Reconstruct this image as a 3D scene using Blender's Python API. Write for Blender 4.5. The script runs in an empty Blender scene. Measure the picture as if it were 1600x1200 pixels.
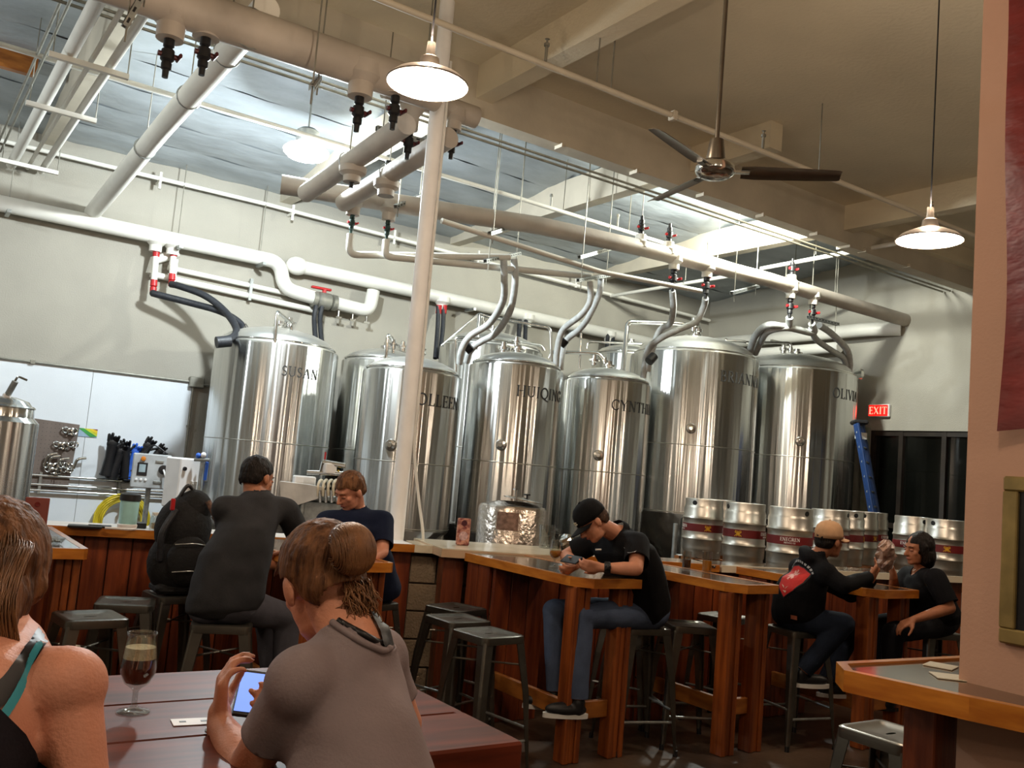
import bpy, bmesh, math, random
import numpy as np
from mathutils import Vector, Matrix
PI = math.pi
random.seed(7); RNG = np.random.RandomState(7)
C = bpy.context.scene.collection
EXPO = 0.0
HIDPOW = [740, 230, 850]
PENDPOW = [58, 52, 52, 42, 34, 42, 42]
UPFILL = 0.7
# ------------------------------------------------------------------ camera
F = 1430.0; YAW, PIT, ROL = [math.radians(v) for v in (34.4, 5.6, 4.9)]; EYE = 1.64
_f = np.array([math.sin(YAW)*math.cos(PIT), math.cos(YAW)*math.cos(PIT), math.sin(PIT)])
_r0 = np.array([math.cos(YAW), -math.sin(YAW), 0.0]); _u0 = np.cross(_r0, _f)
_r = math.cos(ROL)*_r0 + math.sin(ROL)*_u0; _u = -math.sin(ROL)*_r0 + math.cos(ROL)*_u0
_C = np.array([0, 0, EYE])
cd = bpy.data.cameras.new('camera'); cam = bpy.data.objects.new('camera', cd); C.objects.link(cam)
cd.sensor_width = 36; cd.lens = 36*F/1600; cd.clip_start = 0.05; cd.clip_end = 100
cam.matrix_world = Matrix(((_r[0], _u[0], -_f[0], 0), (_r[1], _u[1], -_f[1], 0), (_r[2], _u[2], -_f[2], EYE), (0, 0, 0, 1)))
bpy.context.scene.camera = cam
def ray(x, y):
    return _f*F + _r*(x-800) - _u*(y-600)
def at(x, y, X=None, Y=None, Z=None, D=None):      # a place of the room: a pixel and the plane it lies in
    d = ray(x, y)
    if X is not None: k = X/d[0]
    elif Y is not None: k = Y/d[1]
    elif Z is not None: k = (Z-EYE)/d[2]
    else: k = D/(d@_f)
    p = _C + d*k
    return Vector((float(p[0]), float(p[1]), float(p[2])))
# ------------------------------------------------------------------ view, world, lights
sc = bpy.context.scene
sc.view_settings.view_transform = 'Standard'; sc.view_settings.look = 'None'
sc.view_settings.gamma = 1; sc.view_settings.use_curve_mapping = False; sc.view_settings.exposure = EXPO
sc.cycles.use_denoising = True
sc.cycles.max_bounces = 7; sc.cycles.diffuse_bounces = 4; sc.cycles.glossy_bounces = 4; sc.cycles.transmission_bounces = 7
sc.cycles.sample_clamp_indirect = 4; sc.cycles.caustics_reflective = False; sc.cycles.caustics_refractive = False
w = bpy.data.worlds.new('world'); sc.world = w; w.use_nodes = True
w.node_tree.nodes['Background'].inputs[0].default_value = (0.02, 0.02, 0.022, 1)
def point(loc, col, power, r=0.06, spot=None):
    l = bpy.data.lights.new('bulb_or_fill_light', 'SPOT' if spot else 'POINT'); l.energy = power; l.color = col; l.shadow_soft_size = r
    if spot: l.spot_size = math.radians(spot); l.spot_blend = 0.35
    o = bpy.data.objects.new('bulb_or_fill_light', l); C.objects.link(o); o.location = loc; return o
HID = [tuple(at(478, 240, Y=9.15)), (-1.9, 9.3, 4.72), (9.0, 7.78, 5.23)]
HIDCOL = (0.88, 0.97, 1.0)
for p, e in zip(HID, HIDPOW): point((p[0], p[1], p[2]-(.16 if p[0] < 5 else 0)), HIDCOL if p[0] < 5 else (0.97, 1.0, 0.9), e, 0.12)
PEND = [tuple(at(668, 132, D=4.4)), tuple(at(1452, 376, D=5.7)), (-2.0, 4.4, 3.4), (0.7, 0.5, 3.4), (-2.6, 0.6, 3.4), (1.6, -2.6, 3.4), (8.0, 2.4, 3.4)]
for i, p in enumerate(PEND):
    point((p[0], p[1], p[2]-0.10), (1.0, 0.77, 0.57), PENDPOW[i], 0.05)
    point((p[0], p[1], p[2]+0.24), (1.0, 0.80, 0.60), PENDPOW[i]*UPFILL, 0.04)      # added light above each shade, for neck glow and a brighter ceiling
# ------------------------------------------------------------------ materials
def lin(c):
    if isinstance(c, str):
        c = [int(c[i:i+2], 16)/255 for i in (0, 2, 4)]
    return tuple((v/12.92 if v <= .04045 else ((v+.055)/1.055)**2.4) for v in c[:3]) + (1,)
def mat(name, col, rough=0.6, metal=0.0, var=0.12, scale=6.0, bump=0.0, bscale=40.0, stretch=(1,1,1), col2=None, rand=0.0,
        coat=0.0, aniso=0.0, trans=0.0, ior=1.45, alpha=1.0, emit=None, estr=0.0, sheen=0.0, rvar=0.0, obj=True, detail=4.0, spec=0.5):
    m = bpy.data.materials.new(name); m.use_nodes = True; nt = m.node_tree; N = nt.nodes; L = nt.links
    b = N['Principled BSDF']; c = lin(col)
    b.inputs['Roughness'].default_value = rough; b.inputs['Metallic'].default_value = metal
    b.inputs['Coat Weight'].default_value = coat; b.inputs['Coat Roughness'].default_value = 0.08
    b.inputs['Anisotropic'].default_value = aniso; b.inputs['Transmission Weight'].default_value = trans
    b.inputs['IOR'].default_value = ior; b.inputs['Specular IOR Level'].default_value = spec; b.inputs['Alpha'].default_value = alpha; b.inputs['Sheen Weight'].default_value = sheen
    if emit is not None:
        b.inputs['Emission Color'].default_value = lin(emit); b.inputs['Emission Strength'].default_value = estr
    tc = N.new('ShaderNodeTexCoord'); mp = N.new('ShaderNodeMapping'); mp.inputs['Scale'].default_value = stretch
    L.new(tc.outputs['Object'], mp.inputs[0])
    src = mp.outputs[0]
    if rand:
        oi = N.new('ShaderNodeObjectInfo'); ad = N.new('ShaderNodeVectorMath'); ad.operation = 'ADD'
        mu = N.new('ShaderNodeMath'); mu.operation = 'MULTIPLY'; mu.inputs[1].default_value = 37.0
        L.new(oi.outputs['Random'], mu.inputs[0]); L.new(src, ad.inputs[0]); L.new(mu.outputs[0], ad.inputs[1]); src = ad.outputs[0]
    nz = N.new('ShaderNodeTexNoise'); nz.inputs['Scale'].default_value = scale; nz.inputs['Detail'].default_value = detail
    L.new(src, nz.inputs['Vector'])
    c2 = lin(col2) if col2 else tuple(max(0, v*(1-var*2)) for v in c[:3]) + (1,)
    if not col2: c = tuple(min(1, v*(1+var)) for v in c[:3]) + (1,)
    mr = N.new('ShaderNodeMapRange'); mr.inputs[1].default_value = 0.33; mr.inputs[2].default_value = 0.67
    L.new(nz.outputs['Fac'], mr.inputs[0])
    mx = N.new('ShaderNodeMix'); mx.data_type = 'RGBA'; mx.inputs[6].default_value = c; mx.inputs[7].default_value = c2
    L.new(mr.outputs[0], mx.inputs[0]); out = mx.outputs[2]
    if rand:
        m2 = N.new('ShaderNodeMapRange'); m2.inputs[3].default_value = 1-rand; m2.inputs[4].default_value = 1+rand
        L.new(oi.outputs['Random'], m2.inputs[0])
        hs = N.new('ShaderNodeHueSaturation'); L.new(m2.outputs[0], hs.inputs['Value']); L.new(out, hs.inputs['Color']); out = hs.outputs[0]
    L.new(out, b.inputs['Base Color'])
    if bump:
        n2 = N.new('ShaderNodeTexNoise'); n2.inputs['Scale'].default_value = bscale; n2.inputs['Detail'].default_value = 3
        L.new(src, n2.inputs['Vector']); bp = N.new('ShaderNodeBump'); bp.inputs['Strength'].default_value = bump; bp.inputs['Distance'].default_value = 0.02
        L.new(n2.outputs['Fac'], bp.inputs['Height']); L.new(bp.outputs[0], b.inputs['Normal'])
    if rvar:
        m3 = N.new('ShaderNodeMapRange'); m3.inputs[3].default_value = rough-rvar; m3.inputs[4].default_value = rough+rvar
        L.new(nz.outputs['Fac'], m3.inputs[0]); L.new(m3.outputs[0], b.inputs['Roughness'])
    return m
M = {}
M['floor'] = mat('floor', '5a4a3c', 0.32, col2='2e2620', scale=1.7, bump=0.15, bscale=12, rvar=0.1, detail=8)
M['plaster'] = mat('plaster', 'a19d92', 0.85, var=0.04, scale=1.2, bump=0.2, bscale=60)
M['ceilpaint'] = mat('ceilpaint', 'd6cab0', 0.9, var=0.06, scale=0.7, bump=0.3, bscale=25)
M['beampaint'] = mat('beampaint', 'c4bba9', 0.7, var=0.07, scale=2, bump=0.1, bscale=20)
M['frp'] = mat('frp', 'dde4ea', 0.35, var=0.02, scale=2, bump=0.08, bscale=120)
M['nearwall'] = mat('nearwall', 'b8917a', 0.85, var=0.03, scale=2, bump=0.06, bscale=90)
M['foil'] = mat('foil', 'aab2b8', 0.42, metal=0.4, var=0.12, scale=1.2, bump=0.9, bscale=2.6, stretch=(1, 2.2, 1), detail=6)
M['pvc'] = mat('pvc', 'e3e1d8', 0.4, var=0.04, scale=3, bump=0.05, bscale=30)
M['pvcdull'] = mat('pvcdull', 'b4aba0', 0.55, var=0.08, scale=3, bump=0.1, bscale=20)
M['galv'] = mat('galv', 'a6aaa8', 0.4, metal=0.85, var=0.12, scale=20)
M['conduit'] = mat('conduit', '8c8a80', 0.45, metal=0.5, var=0.1, scale=10)
M['chrome'] = mat('chrome', 'd8d8d4', 0.16, metal=1.0, var=0.03, scale=10)
M['black'] = mat('black', '17171a', 0.45, var=0.15, scale=20)
M['dkhose'] = mat('dkhose', '24262b', 0.5, var=0.2, scale=30, bump=0.2, bscale=80)
M['greyhose'] = mat('greyhose', 'c3c6c4', 0.5, var=0.08, scale=20, bump=0.2, bscale=60)
M['darkred'] = mat('darkred', '4a1418', 0.5, var=0.1); M['red'] = mat('red', 'b01e22', 0.4, var=0.1)
M['white'] = mat('white', 'f2f2f2', 0.45, var=0.03)
M['clothwhite'] = mat('clothwhite', 'dcdcd8', 0.8, var=0.05)
M['gunmetal'] = mat('gunmetal', '6e6a62', 0.33, metal=0.9, var=0.15, scale=5, rvar=0.08)
M['boards'] = mat('boards', '853f1c', 0.42, col2='541f0e', scale=3.2, stretch=(7, 7, 0.55), bump=0.12, bscale=9, rand=0.22, coat=0.15, detail=6)
M['postwood'] = mat('postwood', '985020', 0.4, col2='632c10', scale=3.2, stretch=(8, 8, 0.5), bump=0.1, bscale=9, rand=0.15, coat=0.2, detail=6)
M['edgewood'] = mat('edgewood', 'c9802f', 0.28, col2='a35c1d', scale=4, stretch=(1.2, 1.2, 6), rand=0.08, coat=0.5, detail=6)
M['railwood'] = mat('railwood', 'a8682c', 0.4, col2='7d4719', scale=4, stretch=(1, 1, 5), rand=0.1, coat=0.2)
M['tabletop'] = mat('tabletop', '5c4029', 0.14, col2='332214', scale=5, coat=0.5, rvar=0.02, detail=8)
M['plankwood'] = mat('plankwood', '6b2f1d', 0.42, col2='451c11', scale=3, stretch=(0.7, 8, 8), rand=0.1, coat=0.0, spec=.18, detail=6)
M['cream'] = mat('cream', 'e0d6c0', 0.25, col2='d2c6ac', scale=4, coat=0.4)
M['cmu'] = mat('cmu', '8f7d66', 0.9, var=0.1, scale=7, bump=0.6, bscale=60, rand=0.06)
M['mortar'] = mat('mortar', '4f4538', 0.95, var=0.1, scale=20)
def thin_glass(name):
    m = bpy.data.materials.new(name); m.use_nodes = True; N = m.node_tree.nodes; L = m.node_tree.links; N.remove(N['Principled BSDF'])
    tr = N.new('ShaderNodeBsdfTransparent'); tr.inputs[0].default_value = (.89, .91, .90, 1); gl = N.new('ShaderNodeBsdfGlossy'); gl.inputs['Roughness'].default_value = .03
    fr = N.new('ShaderNodeLayerWeight'); fr.inputs[0].default_value = .5; mx = N.new('ShaderNodeMixShader'); pw = N.new('ShaderNodeMath'); pw.operation = 'POWER'; pw.inputs[1].default_value = 3.0
    ad = N.new('ShaderNodeMath'); ad.operation = 'MULTIPLY_ADD'; ad.inputs[1].default_value = .55; ad.inputs[2].default_value = .13; L.new(fr.outputs['Facing'], pw.inputs[0]); L.new(pw.outputs[0], ad.inputs[0])
    L.new(ad.outputs[0], mx.inputs[0]); L.new(tr.outputs[0], mx.inputs[1]); L.new(gl.outputs[0], mx.inputs[2]); L.new(mx.outputs[0], N['Material Output'].inputs[0]); return m
M['glass'] = thin_glass('glass')
M['darkglass'] = mat('darkglass', '0c0d0b', 0.06, var=0.1, scale=2)
M['stout'] = mat('stout', '3a1109', 0.12, var=0.1)
M['amber'] = mat('amber', 'e08c1c', 0.12, var=0.1)
M['foam'] = mat('foam', 'e6d6ae', 0.8, var=0.1, scale=40, bump=0.3, bscale=200)
M['bulb'] = mat('bulb', 'fff0dd', 0.4, emit='fff0e0', estr=30.0)
M['bulbcool'] = mat('bulbcool', 'f0f8ff', 0.4, emit='eef7ff', estr=22.0)
M['shadewhite'] = mat('shadewhite', 'f2ece4', 0.5, var=0.02)
M['shadeout'] = mat('shadeout', '8d8378', 0.4, metal=0.3, var=0.1)
M['fan'] = mat('fan', '7c756a', 0.3, metal=0.85, var=0.1)
M['maroon'] = mat('maroon', '6e1c18', 0.45, var=0.15, scale=5, bump=0.5, bscale=7, stretch=(1, 1, 2))
M['exitred'] = mat('exitred', 'e01010', 0.5, emit='ff1a12', estr=1.6)
M['exitlet'] = mat('exitlet', '601010', 0.5, emit='ff8a70', estr=2.4)
M['ladder'] = mat('ladder', '12305f', 0.5, var=0.1)
M['goldframe'] = mat('goldframe', '8d7a4a', 0.4, metal=0.4, var=0.12, scale=12)
def streak_steel(name, col, rough):
    m = mat(name, col, rough, metal=1.0, var=0.03, scale=4, stretch=(6, 6, 0.15))
    nt = m.node_tree; N = nt.nodes; L = nt.links; b = N['Principled BSDF']
    tc = N.new('ShaderNodeTexCoord'); mp = N.new('ShaderNodeMapping'); mp.inputs['Scale'].default_value = (1.0, 1.0, 0.02)
    L.new(tc.outputs['Object'], mp.inputs[0])
    n = N.new('ShaderNodeTexNoise'); n.inputs['Scale'].default_value = 4.5; n.inputs['Detail'].default_value = 2.5; L.new(mp.outputs[0], n.inputs['Vector'])
    bp = N.new('ShaderNodeBump'); bp.inputs['Strength'].default_value = 1.0; bp.inputs['Distance'].default_value = 0.035
    L.new(n.outputs['Fac'], bp.inputs['Height']); L.new(bp.outputs[0], b.inputs['Normal'])
    b.inputs['Anisotropic'].default_value = 0.85; b.inputs['Anisotropic Rotation'].default_value = ANROT
    tg = N.new('ShaderNodeTangent'); tg.direction_type = 'RADIAL'; tg.axis = 'Z'; L.new(tg.outputs[0], b.inputs['Tangent'])
    return m
ANROT = 0.25
M['steel'] = streak_steel('steel', 'd0d1cf', 0.22)
M['dome'] = mat('dome', 'e8e7e2', 0.42, metal=1.0, var=0.04, scale=3, rvar=0.06)
M['kegsteel'] = mat('kegsteel', 'd2cfc6', 0.36, metal=1.0, var=0.08, scale=5, rvar=0.06)
M['weld'] = mat('weld', 'a9a69c', 0.35, metal=1.0, var=0.05)
# ------------------------------------------------------------------ mesh helpers
class MB:
    def __init__(s): s.v = []; s.f = []
    def add(s, v, f):
        n = len(s.v); s.v += [tuple(p) for p in v]; s.f += [tuple(i+n for i in q) for q in f]; return s
    def box(s, c, size, rz=0.0, rot=None, bev=0.0):
        hx, hy, hz = [k/2 for k in size]; R = rot if rot is not None else Matrix.Rotation(rz, 3, 'Z'); c = Vector(c)
        if bev:
            b = min(bev, hx*.9, hy*.9, hz*.9); v = []; 
            for sx in (-1, 1):
                for sy in (-1, 1):
                    for sz in (-1, 1):
                        v += [(sx*hx, sy*(hy-b), sz*(hz-b)), (sx*(hx-b), sy*hy, sz*(hz-b)), (sx*(hx-b), sy*(hy-b), sz*hz)]
            bm = bmesh.new(); vs = [bm.verts.new(c + R @ Vector(p)) for p in v]; r = bmesh.ops.convex_hull(bm, input=vs)
            bmesh.ops.dissolve_limit(bm, angle_limit=0.01, verts=bm.verts, edges=bm.edges)
            bm.verts.index_update(); bm.normal_update()
            s.add([p.co for p in bm.verts], [[q.index for q in fc.verts] for fc in bm.faces]); bm.free(); return s
        v = [c + R @ Vector((x*hx, y*hy, z*hz)) for x, y, z in ((-1,-1,-1),(1,-1,-1),(1,1,-1),(-1,1,-1),(-1,-1,1),(1,-1,1),(1,1,1),(-1,1,1))]
        return s.add(v, [(0,3,2,1),(4,5,6,7),(0,1,5,4),(1,2,6,5),(2,3,7,6),(3,0,4,7)])
    def tube(s, pts, r, seg=10, caps=True, r2=None):
        pts = [Vector(p) for p in pts]; n = len(pts)
        rs = [r]*n if not isinstance(r, (list, tuple)) else list(r)
        if r2 is not None: rs = [r+(r2-r)*i/(n-1) for i in range(n)]
        up = Vector((0, 0, 1)); t0 = (pts[1]-pts[0]).normalized()
        if abs(t0.z) > .95: up = Vector((1, 0, 0))
        a = t0.cross(up).normalized(); v = []
        for i, p in enumerate(pts):
            t = ((pts[i+1]-p) if i == 0 else (p-pts[i-1]) if i == n-1 else (pts[i+1]-pts[i-1]))
            t = t.normalized(); a = (a - t*a.dot(t)).normalized(); b = t.cross(a)
            for k in range(seg):
                th = 2*PI*k/seg; v.append(p + (a*math.cos(th)+b*math.sin(th))*rs[i])
        f = [(i*seg+k, i*seg+(k+1) % seg, (i+1)*seg+(k+1) % seg, (i+1)*seg+k) for i in range(n-1) for k in range(seg)]
        if caps: f += [tuple(range(seg-1, -1, -1)), tuple((n-1)*seg+k for k in range(seg))]
        return s.add(v, f)
    def lathe(s, prof, c=(0,0,0), seg=32, axis=None, a0=0, a1=2*PI):
        c = Vector(c); Rm = Matrix.Identity(3)
        if axis is not None: Rm = Vector((0,0,1)).rotation_difference(Vector(axis)).to_matrix()
        full = abs(a1-a0-2*PI) < 1e-6; ns = seg if full else seg+1; v = []; f = []
        for (r, z) in prof:
            for k in range(ns):
                th = a0+(a1-a0)*k/seg; v.append(c + Rm @ Vector((r*math.cos(th), r*math.sin(th), z)))
        for i in range(len(prof)-1):
            for k in range(seg):
                k2 = (k+1) % ns; f.append((i*ns+k, i*ns+k2, (i+1)*ns+k2, (i+1)*ns+k))
        return s.add(v, f)
    def cyl(s, p0, p1, r, r2=None, seg=16): return s.tube([p0, p1], r, seg, True, r2)
    def prism(s, poly, z0, z1):
        n = len(poly); v = [(x, y, z0) for x, y in poly]+[(x, y, z1) for x, y in poly]
        ar = sum(poly[i][0]*poly[(i+1) % n][1]-poly[(i+1) % n][0]*poly[i][1] for i in range(n))
        f = [tuple(range(n-1, -1, -1)), tuple(range(n, 2*n))]+[(i, (i+1) % n, n+(i+1) % n, n+i) for i in range(n)]
        if ar < 0: f = [q[::-1] for q in f]
        return s.add(v, f)
    def ell(s, c, r, R=None, seg=18, rings=10):
        c = Vector(c); R = R if R is not None else Matrix.Identity(3); v = []; f = []
        for i in range(rings+1):
            ph = -PI/2+PI*i/rings
            if i in (0, rings): v.append(c+R @ Vector((0, 0, math.sin(ph)*r[2]))); continue
            for k in range(seg):
                th = 2*PI*k/seg; v.append(c+R @ Vector((math.cos(ph)*math.cos(th)*r[0], math.cos(ph)*math.sin(th)*r[1], math.sin(ph)*r[2])))
        top = len(v)-1
        for k in range(seg):
            f.append((0, 1+(k+1) % seg, 1+k)); o = 1+(rings-2)*seg; f.append((top, o+k, o+(k+1) % seg))
        for i in range(rings-2):
            for k in range(seg):
                a = 1+i*seg+k; b = 1+i*seg+(k+1) % seg; f.append((a, b, b+seg, a+seg))
        return s.add(v, f)
    def cap(s, p0, p1, r0, r1=None, seg=14):       # tapered capsule
        r1 = r0 if r1 is None else r1; p0 = Vector(p0); p1 = Vector(p1); d = (p1-p0)
        L = d.length
        if L < 1e-5: return s.ell(p0, (r0,)*3)
        d /= L; P = []; Rr = []
        for k in range(5):
            a = -PI/2+PI/2*k/4*0.999+0.02; P.append(p0+d*(math.sin(a)*r0)); Rr.append(max(1e-4, math.cos(a)*r0))
        for k in range(5):
            a = PI/2*k/4*0.985; P.append(p1+d*(math.sin(a)*r1)); Rr.append(max(1e-4, math.cos(a)*r1))
        return s.tube(P, Rr, seg)
    def build(s, name, m, parent=None, smooth=False, world=True, bevel=0.0):
        me = bpy.data.meshes.new(name); V = s.v
        off = Vector((0, 0, 0))
        if parent is not None and world:
            p = parent
            while p is not None: off += p.location; p = p.parent
        V = [(x-off[0], y-off[1], z-off[2]) for x, y, z in V]
        me.from_pydata(V, [], s.f); me.validate()
        if smooth:
            me.polygons.foreach_set('use_smooth', [True]*len(me.polygons))
        me.materials.append(m); me.update()
        o = bpy.data.objects.new(name, me); C.objects.link(o)
        if parent is not None: o.parent = parent
        if smooth and smooth != 'all':
            try: me.set_sharp_from_angle(angle=math.radians(38))
            except Exception: pass
        return o
def thing(name, label, cat, loc=(0,0,0), group=None, rz=0.0):
    o = bpy.data.objects.new(name, None); C.objects.link(o); o.location = loc; o.rotation_euler = (0, 0, rz); o.empty_display_size = .1
    return tag(o, label, cat, group)
def tag(o, label=None, cat=None, group=None, kind=None):
    if label: o['label'] = label
    if cat: o['category'] = cat
    if group: o['group'] = group
    if kind: o['kind'] = kind
    return o
def single(name, mb, m, label, cat, group=None, smooth=False, base=None):   # a thing that is one mesh, origin at its base
    V = np.array(mb.v); lo = V.min(0); hi = V.max(0); b = base or ((lo[0]+hi[0])/2, (lo[1]+hi[1])/2, lo[2])
    mb.v = [(x-b[0], y-b[1], z-b[2]) for x, y, z in mb.v]
    o = mb.build(name, m, smooth=smooth); o.location = b
    return tag(o, label, cat, group)
def struct(name, mb, m, parent=None, smooth=False):
    o = mb.build(name, m, parent, smooth)
    if parent is None: o['kind'] = 'structure'
    return o
def copy_tree(root, loc, rz=None, label=None, scale=None):
    r = root.copy(); C.objects.link(r); r.location = loc
    if rz is not None: r.rotation_euler = (0, 0, rz)
    if label: r['label'] = label
    if scale: r.scale = scale
    for ch in list(root.children):
        c = ch.copy(); C.objects.link(c); c.parent = r
        for g in list(ch.children):
            d = g.copy(); C.objects.link(d); d.parent = c
    return r
def smoothpath(pts, n=8):
    P = [Vector(p) for p in pts]; P = [P[0]*2-P[1]]+P+[P[-1]*2-P[-2]]; out = []
    for i in range(1, len(P)-2):
        a, b, c, d = P[i-1:i+3]
        for k in range(n):
            t = k/n; out.append(0.5*((2*b)+(-a+c)*t+(2*a-5*b+4*c-d)*t*t+(-a+3*b-3*c+d)*t**3))
    out.append(P[-2]); return out
def bent(pts, rad=0.06, n=5):            # polyline with rounded corners
    P = [Vector(p) for p in pts]; out = [P[0]]
    for i in range(1, len(P)-1):
        a = (P[i-1]-P[i]); b = (P[i+1]-P[i]); k = min(rad, a.length*.45, b.length*.45); a.normalize(); b.normalize()
        p0 = P[i]+a*k; p2 = P[i]+b*k
        for j in range(n+1):
            t = j/n; out.append(p0*(1-t)**2+P[i]*2*t*(1-t)+p2*t*t)
    out.append(P[-1]); return out
# ------------------------------------------------------------------ stroke lettering
def arc(cx, cy, rx, ry, a0, a1, n=12): return [(cx+rx*math.cos(math.radians(a0+(a1-a0)*i/n)), cy+ry*math.sin(math.radians(a0+(a1-a0)*i/n))) for i in range(n+1)]
TK, TN = 0.13, 0.055
GL = {
 'A': (0.80, [([(0.08,0),(0.40,1)],TN), ([(0.40,1),(0.72,0)],TK), ([(0.2,0.36),(0.6,0.36)],TN), ([(-.02,.02),(.2,.02)],.04), ([(.58,.02),(.84,.02)],.04)]),
 'B': (0.62, [([(0.14,0),(0.14,1)],TK), ([(0.14,.97)]+arc(.32,.75,.18,.22,90,-90)+[(.14,.53)],.09), ([(0.14,.52)]+arc(.34,.27,.22,.25,90,-90)+[(.14,.03)],.09), ([(.0,.02),(.2,.02)],.04), ([(.0,.98),(.2,.98)],.04)]),
 'C': (0.78, [(arc(.46,.5,.38,.47,48,312,18),.10), ([(.73,.72),(.75,.97)],.05), ([(.73,.1),(.75,.25)],.04)]),
 'E': (0.58, [([(0.14,0),(0.14,1)],TK), ([(.0,.97),(.52,.97)],TN), ([(.14,.52),(.44,.52)],TN), ([(.0,.03),(.56,.03)],TN), ([(.52,1),(.52,.82)],.04), ([(.56,0),(.57,.2)],.04), ([(.44,.43),(.44,.61)],.04)]),
 'G': (0.82, [(arc(.46,.5,.38,.47,48,322,18),.10), ([(.72,.04),(.72,.42)],.10), ([(.58,.42),(.84,.42)],.04), ([(.73,.72),(.75,.97)],.05)]),
 'H': (0.84, [([(.14,0),(.14,1)],TK), ([(.70,0),(.70,1)],TK), ([(.14,.52),(.7,.52)],TN)]+[([(x-.13,y),(x+.13,y)],.04) for x in (.14,.7) for y in (.02,.98)]),
 'I': (0.30, [([(.15,0),(.15,1)],TK), ([(.02,.02),(.28,.02)],.04), ([(.02,.98),(.28,.98)],.04)]),
 'L': (0.56, [([(0.14,0),(0.14,1)],TK), ([(.0,.03),(.54,.03)],TN), ([(.54,0),(.56,.22)],.04), ([(.02,.98),(.27,.98)],.04)]),
 'N': (0.86, [([(.14,0),(.14,1)],TN), ([(.14,1),(.72,0)],TK), ([(.72,0),(.72,1)],TN), ([(.02,.02),(.26,.02)],.04), ([(.6,.98),(.84,.98)],.04), ([(0,.98),(.16,.98)],.04)]),
 'O': (0.90, [(arc(.45,.5,.38,.47,0,360,24),.10)]),
 'Q': (0.90, [(arc(.45,.5,.38,.47,0,360,24),.10), ([(.45,.06),(.65,-.12),(.95,-.2)],.08)]),
 'R': (0.68, [([(0.14,0),(0.14,1)],TK), ([(0.14,.97)]+arc(.32,.73,.2,.24,90,-90)+[(.14,.49)],.09), ([(.3,.48),(.66,0)],TK), ([(.0,.02),(.27,.02)],.04), ([(.0,.98),(.2,.98)],.04)]),
 'S': (0.52, [(arc(.27,.74,.19,.22,40,250,10)+arc(.25,.26,.21,.23,75,-140,10),.10), ([(.42,.78),(.43,.96)],.04), ([(.05,.04),(.05,.24)],.04)]),
 'T': (0.68, [([(.34,0),(.34,1)],TK), ([(.02,.97),(.66,.97)],TN), ([(.02,.98),(.0,.8)],.04), ([(.66,.98),(.68,.8)],.04), ([(.22,.02),(.46,.02)],.04)]),
 'U': (0.80, [([(.14,1),(.14,.3)]+arc(.40,.3,.26,.27,180,360,12)+[(.66,.3),(.66,1)],.09), ([(.0,.98),(.28,.98)],.04), ([(.54,.98),(.78,.98)],.04)]),
 'V': (0.80, [([(.08,1),(.42,0)],TK), ([(.42,0),(.74,1)],TN), ([(-.04,.98),(.22,.98)],.04), ([(.62,.98),(.86,.98)],.04)]),
 'W': (1.15, [([(.08,1),(.34,0)],TK), ([(.34,0),(.58,1)],TN), ([(.58,1),(.84,0)],TK), ([(.84,0),(1.08,1)],TN), ([(-.04,.98),(.2,.98)],.04), ([(.98,.98),(1.18,.98)],.04)]),
 'X': (0.76, [([(.08,1),(.68,0)],TK), ([(.68,1),(.08,0)],TN)]),
 'Y': (0.76, [([(.06,1),(.38,.48)],TK), ([(.38,.48),(.7,1)],TN), ([(.38,.5),(.38,0)],TK), ([(-.04,.98),(.2,.98)],.04), ([(.58,.98),(.82,.98)],.04), ([(.26,.02),(.5,.02)],.04)]),
 '.': (0.24, [([(.06,.06),(.18,.06)],.12)]), ' ': (0.4, [])}
def text_quads(txt, h, bold=1.0, gap=0.10):
    """flat quads ((x,y) corners) of a line of serif capitals, starting at x=0"""
    q = []; x = 0.0
    for ch in txt:
        wd, st = GL[ch]
        for pts, t in st:
            t *= bold; dens = []
            for a, b in zip(pts[:-1], pts[1:]):
                L = math.hypot(b[0]-a[0], b[1]-a[1]); k = max(1, int(L/.3))
                dens += [(a[0]+(b[0]-a[0])*j/k, a[1]+(b[1]-a[1])*j/k) for j in range(k)]
            dens.append(pts[-1])
            for a, b in zip(dens[:-1], dens[1:]):
                dx, dy = b[0]-a[0], b[1]-a[1]; L = math.hypot(dx, dy) or 1; nx, ny = -dy/L*t/2, dx/L*t/2
                ex, ey = (dx/L*t*.12, dy/L*t*.12) if len(pts) > 3 else (0, 0)
                q.append([((x+px)*h, py*h) for px, py in ((a[0]-nx-ex, a[1]-ny-ey), (b[0]-nx+ex, b[1]-ny+ey), (b[0]+nx+ex, b[1]+ny+ey), (a[0]+nx-ex, a[1]+ny-ey))])
        x += wd+gap
    return q, (x-gap)*h
def letters_on_cyl(txt, h, cx, cy, z, r, ang, m, parent, bold=1.0, off=0.004, gap=0.1):
    tot = sum(GL[c][0]+gap for c in txt)*h-gap*h; x = 0.0
    for ch in txt:
        b = MB(); w1 = GL[ch][0]*h
        if ch != ' ': text_on_cyl(b, ch, h, cx, cy, z, r, ang+(x+w1/2-tot/2)/r, bold, off, gap); b.build('letter', m, parent)
        x += (GL[ch][0]+gap)*h
def text_on_cyl(mb, txt, h, cx, cy, z, r, ang, bold=1.0, off=0.004, gap=0.1, squeeze=1.0):
    q, wd = text_quads(txt, h, bold, gap)
    for quad in q:
        v = []
        for rr in (r+off*.2, r+off):
            for (x, y) in quad:
                a = ang+(x*squeeze-wd*squeeze/2)/r; v.append((cx+rr*math.cos(a), cy+rr*math.sin(a), z+y))
        mb.add(v, [(4,5,6,7), (0,1,5,4), (1,2,6,5), (2,3,7,6), (3,0,4,7)])
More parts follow.
